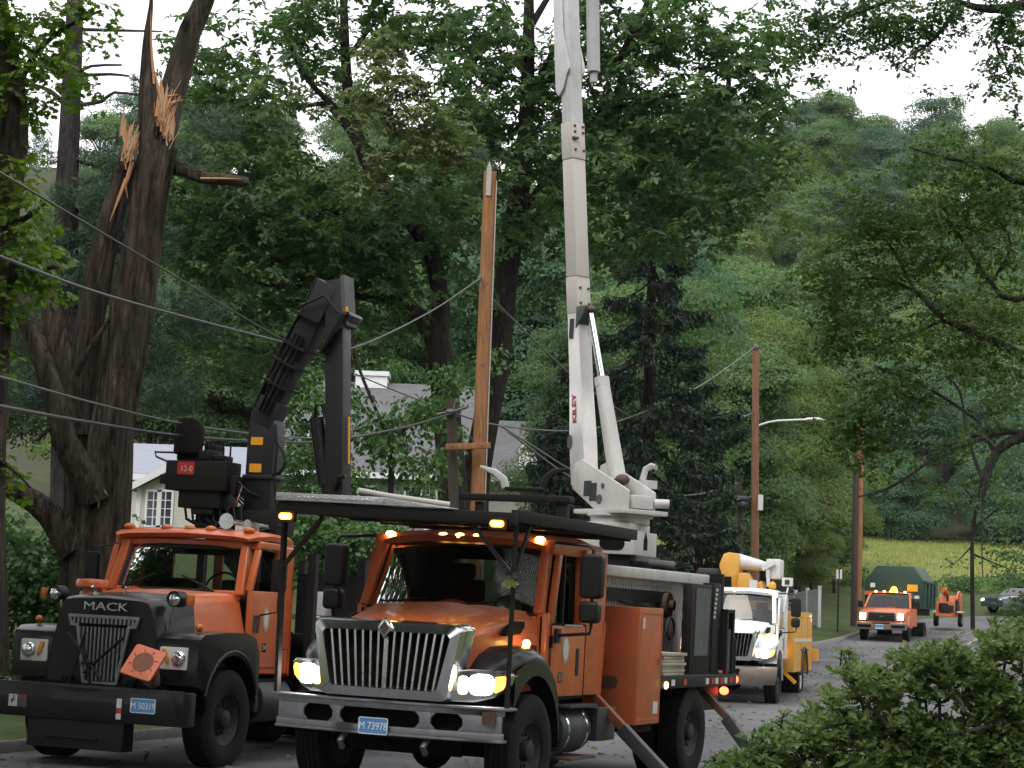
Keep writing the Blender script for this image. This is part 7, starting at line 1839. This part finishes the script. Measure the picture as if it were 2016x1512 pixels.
for k, l in enumerate(([(1900, 1400, 12), (1850, 1330, 8), (1770, 1275, 4)], [(1980, 1420, 10), (1900, 1440, 7), (1830, 1450, 4)], [(1760, 1440, 8), (1690, 1370, 5), (1660, 1340, 3)])): limb(m, pl(l, 11.0, base), n=6, step=.1, seed=k)
m.build('stem', BARKG, T)
# rosettes of lobed leaves at the twig tips
P, D, N = [], [], []
for (x, y, z, rx, ry, rz, w) in bl:
    ns = int(330 * rx * rz * 4 * 5.6)
    u = rng.normal(size=(ns, 3)); u /= np.linalg.norm(u, axis=1, keepdims=True)
    C = np.array([x, y, z]) + u * rng.uniform(size=(ns, 1)) ** .4 * np.array([rx, ry, rz])
    for c in C:
        k = rng.integers(4, 8)
        ax = np.array([rng.normal() * .55, rng.normal() * .55 - .25, 1.0]); ax /= np.linalg.norm(ax)
        e1 = np.cross(ax, [1, .2, 0]); e1 /= np.linalg.norm(e1); e2 = np.cross(ax, e1)
        for i in range(k):
            a = tau * i / k + rng.uniform(-.4, .4)
            P.append(c + rng.normal(size=3) * .006); D.append(e1 * cos(a) + e2 * sin(a) + ax * rng.uniform(.0, .9)); N.append(ax + rng.normal(size=3) * .25)
for k in range(34):                                   # loose arching sprigs above the mass
    b = bl[int(rng.integers(0, 16))]
    p0 = np.array([b[0] + rng.uniform(-1, 1) * b[3], b[1], b[2] + b[5] * .7]); dr = np.array([rng.normal() * .7, rng.normal() * .4, 1.0]); Lg = rng.uniform(.05, .13)
    sp = [p0 + dr * Lg * t + np.array([0, 0, -.25 * Lg * t * t]) for t in (0, .3, .6, .85, 1)]
    mm = MB(); limb(mm, [(*p, .005 * (1 - i / 6)) for i, p in enumerate(sp)], n=5, step=.06, seed=k); mm.build('sprig_stem', BARKG, T)
    for p in sp[1:]:
        for i in range(int(rng.integers(3, 6))):
            a = rng.uniform(0, tau); P.append(p + rng.normal(size=3) * .004); D.append(np.array([cos(a), sin(a), rng.uniform(.1, .8)])); N.append(np.array([0, -.3, 1.0]) + rng.normal(size=3) * .35)
Ls = rng.uniform(.026, .064, len(P)) * rng.choice([1, 1, 1.25], len(P))
link(leaf_mesh('foliage', np.array(P), np.array(D), np.array(N), Ls, Ls * .55, 'lobed', L_BUSH), 'foliage', T)

# ------------------------------------------------------------------ storm litter
P = []
for k in range(2600):
    y = random.uniform(16, 90); x = edge(y) + random.uniform(.1, 9.5)
    P.append((x, y, float(np.interp(y, *HB)) + .02))
P = np.array(P); n_ = len(P)
D = np.stack([rng.normal(size=n_), rng.normal(size=n_), rng.normal(size=n_) * .15], 1)
Ls = rng.uniform(.06, .16, n_)
tag(link(leaf_mesh('leaf_litter', P, D, np.tile([0, 0, 1.0], (n_, 1)) + rng.normal(size=(n_, 3)) * .3, Ls, Ls * .6, 'lobed', L_SHRUB), 'leaf_litter'), 'torn green leaves scattered over the road after the storm', 'leaves', kind='stuff')
for k in range(7):
    y = 48 + k * 5.2; x = edge(y) + random.uniform(.8, 7)
    T = thing('fallen_twig', 'small leafy twig lying on the road', 'twig', (x, y, float(np.interp(y, *HB)) + .02), (0, 0, random.uniform(0, tau)), 'fallen twigs on the road')
    m = MB(); limb(m, [(0, 0, .02, .012), (.3, .05, .05, .01), (.7, -.03, .03, .004)], n=5, step=.1, seed=k); m.build('stem', BARKD, T)
    foliage('foliage', T, [(.3, 0, .06, .35, .18, .06, 3.5)], L_SHRUB, dens=14, rad=.14, per=12, leaf=.09, shape='lobed', wd=.7)

# unseen trees added around the camera to shade and reflect in the near trucks
for x, y, R, ht, lab in ((-14.5, 17, 6.5, 19, 'tall unseen tree added left of the black-nosed truck'), (-16, 27, 6, 19, 'tall unseen tree added left of the broken tree'), (-13, 9, 5.6, 17, 'tall unseen tree added left of the near trucks'), (10.5, 8, 7.5, 19, 'tall unseen tree added right of the near trucks'), (-9, -9, 5.5, 17, 'tall unseen tree added behind the camera on the left'), (8.5, -8, 5.5, 16, 'tall unseen tree added behind the camera on the right'), (-12, 6, 5, 16, 'tall unseen tree added left of the camera'), (0, -22, 6.5, 18, 'tall unseen tree added far behind the camera')):
    mtree(lab, x, y, R, ht, MID[3], 'unseen trees added for shade and reflections', drop=-.6 if x > -14 else .1)
# unseen wood added around the camera to darken reflections in glass, chrome and paint
P, D, N = [], [], []
for k in range(420):
    a = radians(random.uniform(118, 422)); r = random.uniform(34, 62)
    low = 205 < a / radians(1) < 240      # kept low here so the chrome mirrors some sky
    c = np.array([r * sin(a + pi / 2 - pi / 2), r * cos(a) - 2, random.uniform(1, 5 if low else 21)])
    R = random.uniform(2.6, 4.6); n_ = 110
    v = rng.normal(size=(n_, 3)); v /= np.linalg.norm(v, axis=1, keepdims=True)
    P.append(c + v * R * rng.uniform(.6, 1.05, (n_, 1))); N.append(v + np.array([0, 0, .5]) + rng.normal(size=(n_, 3)) * .4); D.append(np.cross(v, rng.normal(size=(n_, 3))))
P, D, N = np.concatenate(P), np.concatenate(D), np.concatenate(N)
keep = ~((P[:, 1] > 8) & (np.abs(P[:, 0]) < 12 + P[:, 1] * .45))
P, D, N = P[keep], D[keep], N[keep]
tag(link(leaf_mesh('unseen_wood', P, D, N, rng.uniform(.5, 1.1, len(P)), .6, 'kite', L_OAK), 'unseen_wood'), 'unseen wood added to darken reflections on the near trucks', 'wood', kind='stuff')
bl = [(random.uniform(15, 44), random.uniform(111, 116), 0, random.uniform(.7, 1.6), .8, random.uniform(.35, .75), 1) for k in range(60)]
bl = [(x, y, h(x, y) + rz * .6, rx, ry, rz, w) for x, y, z, rx, ry, rz, w in bl]
tag(foliage('tall_weeds', None, bl, L_SHRUB, dens=7, rad=.4, per=16, leaf=.22, wd=.5), 'rank green weeds along the foot of the meadow', 'weeds', kind='stuff')
n_ = 42000
_x, _y = rng.uniform(10, 58, n_), rng.uniform(112, 152, n_)
_P = np.stack([_x, _y, [h(a, b) + .08 for a, b in zip(_x, _y)]], 1)
_L = rng.uniform(.05, .15, n_) * (1 + .8 * np.clip(np.sin(_x * .5 + 1.7 * np.sin(_y * .3)), 0, 1))
tag(link(leaf_mesh('meadow_grass', _P, np.stack([rng.normal(size=n_) * .35, rng.normal(size=n_) * .35, np.ones(n_)], 1), rng.normal(size=(n_, 3)) * [1, 1, .2], _L, .07, 'blade', leaf_mat('meadow_straw', (.12, .19, .035), (.22, .25, .06), (.34, .30, .12), .4, .7)), 'meadow_grass'), 'tall unmown yellow-green grass on the meadow', 'grass', kind='stuff')
# damp evening air: far trees fade a little
hz = MB(); hz.box(-150, 190, -60, 300, -2.5, 100)
hm = bpy.data.materials.new('damp_air'); hm.use_nodes = True
hn = hm.node_tree; hn.nodes.remove(hn.nodes['Principled BSDF'])
pv = hn.nodes.new('ShaderNodeVolumePrincipled')
pv.inputs['Color'].default_value = (.86, .92, 1.0, 1); pv.inputs['Density'].default_value = 0.00009
hn.links.new(pv.outputs[0], hn.nodes['Material Output'].inputs['Volume'])
tag(hz.build('haze', hm), kind='stuff')
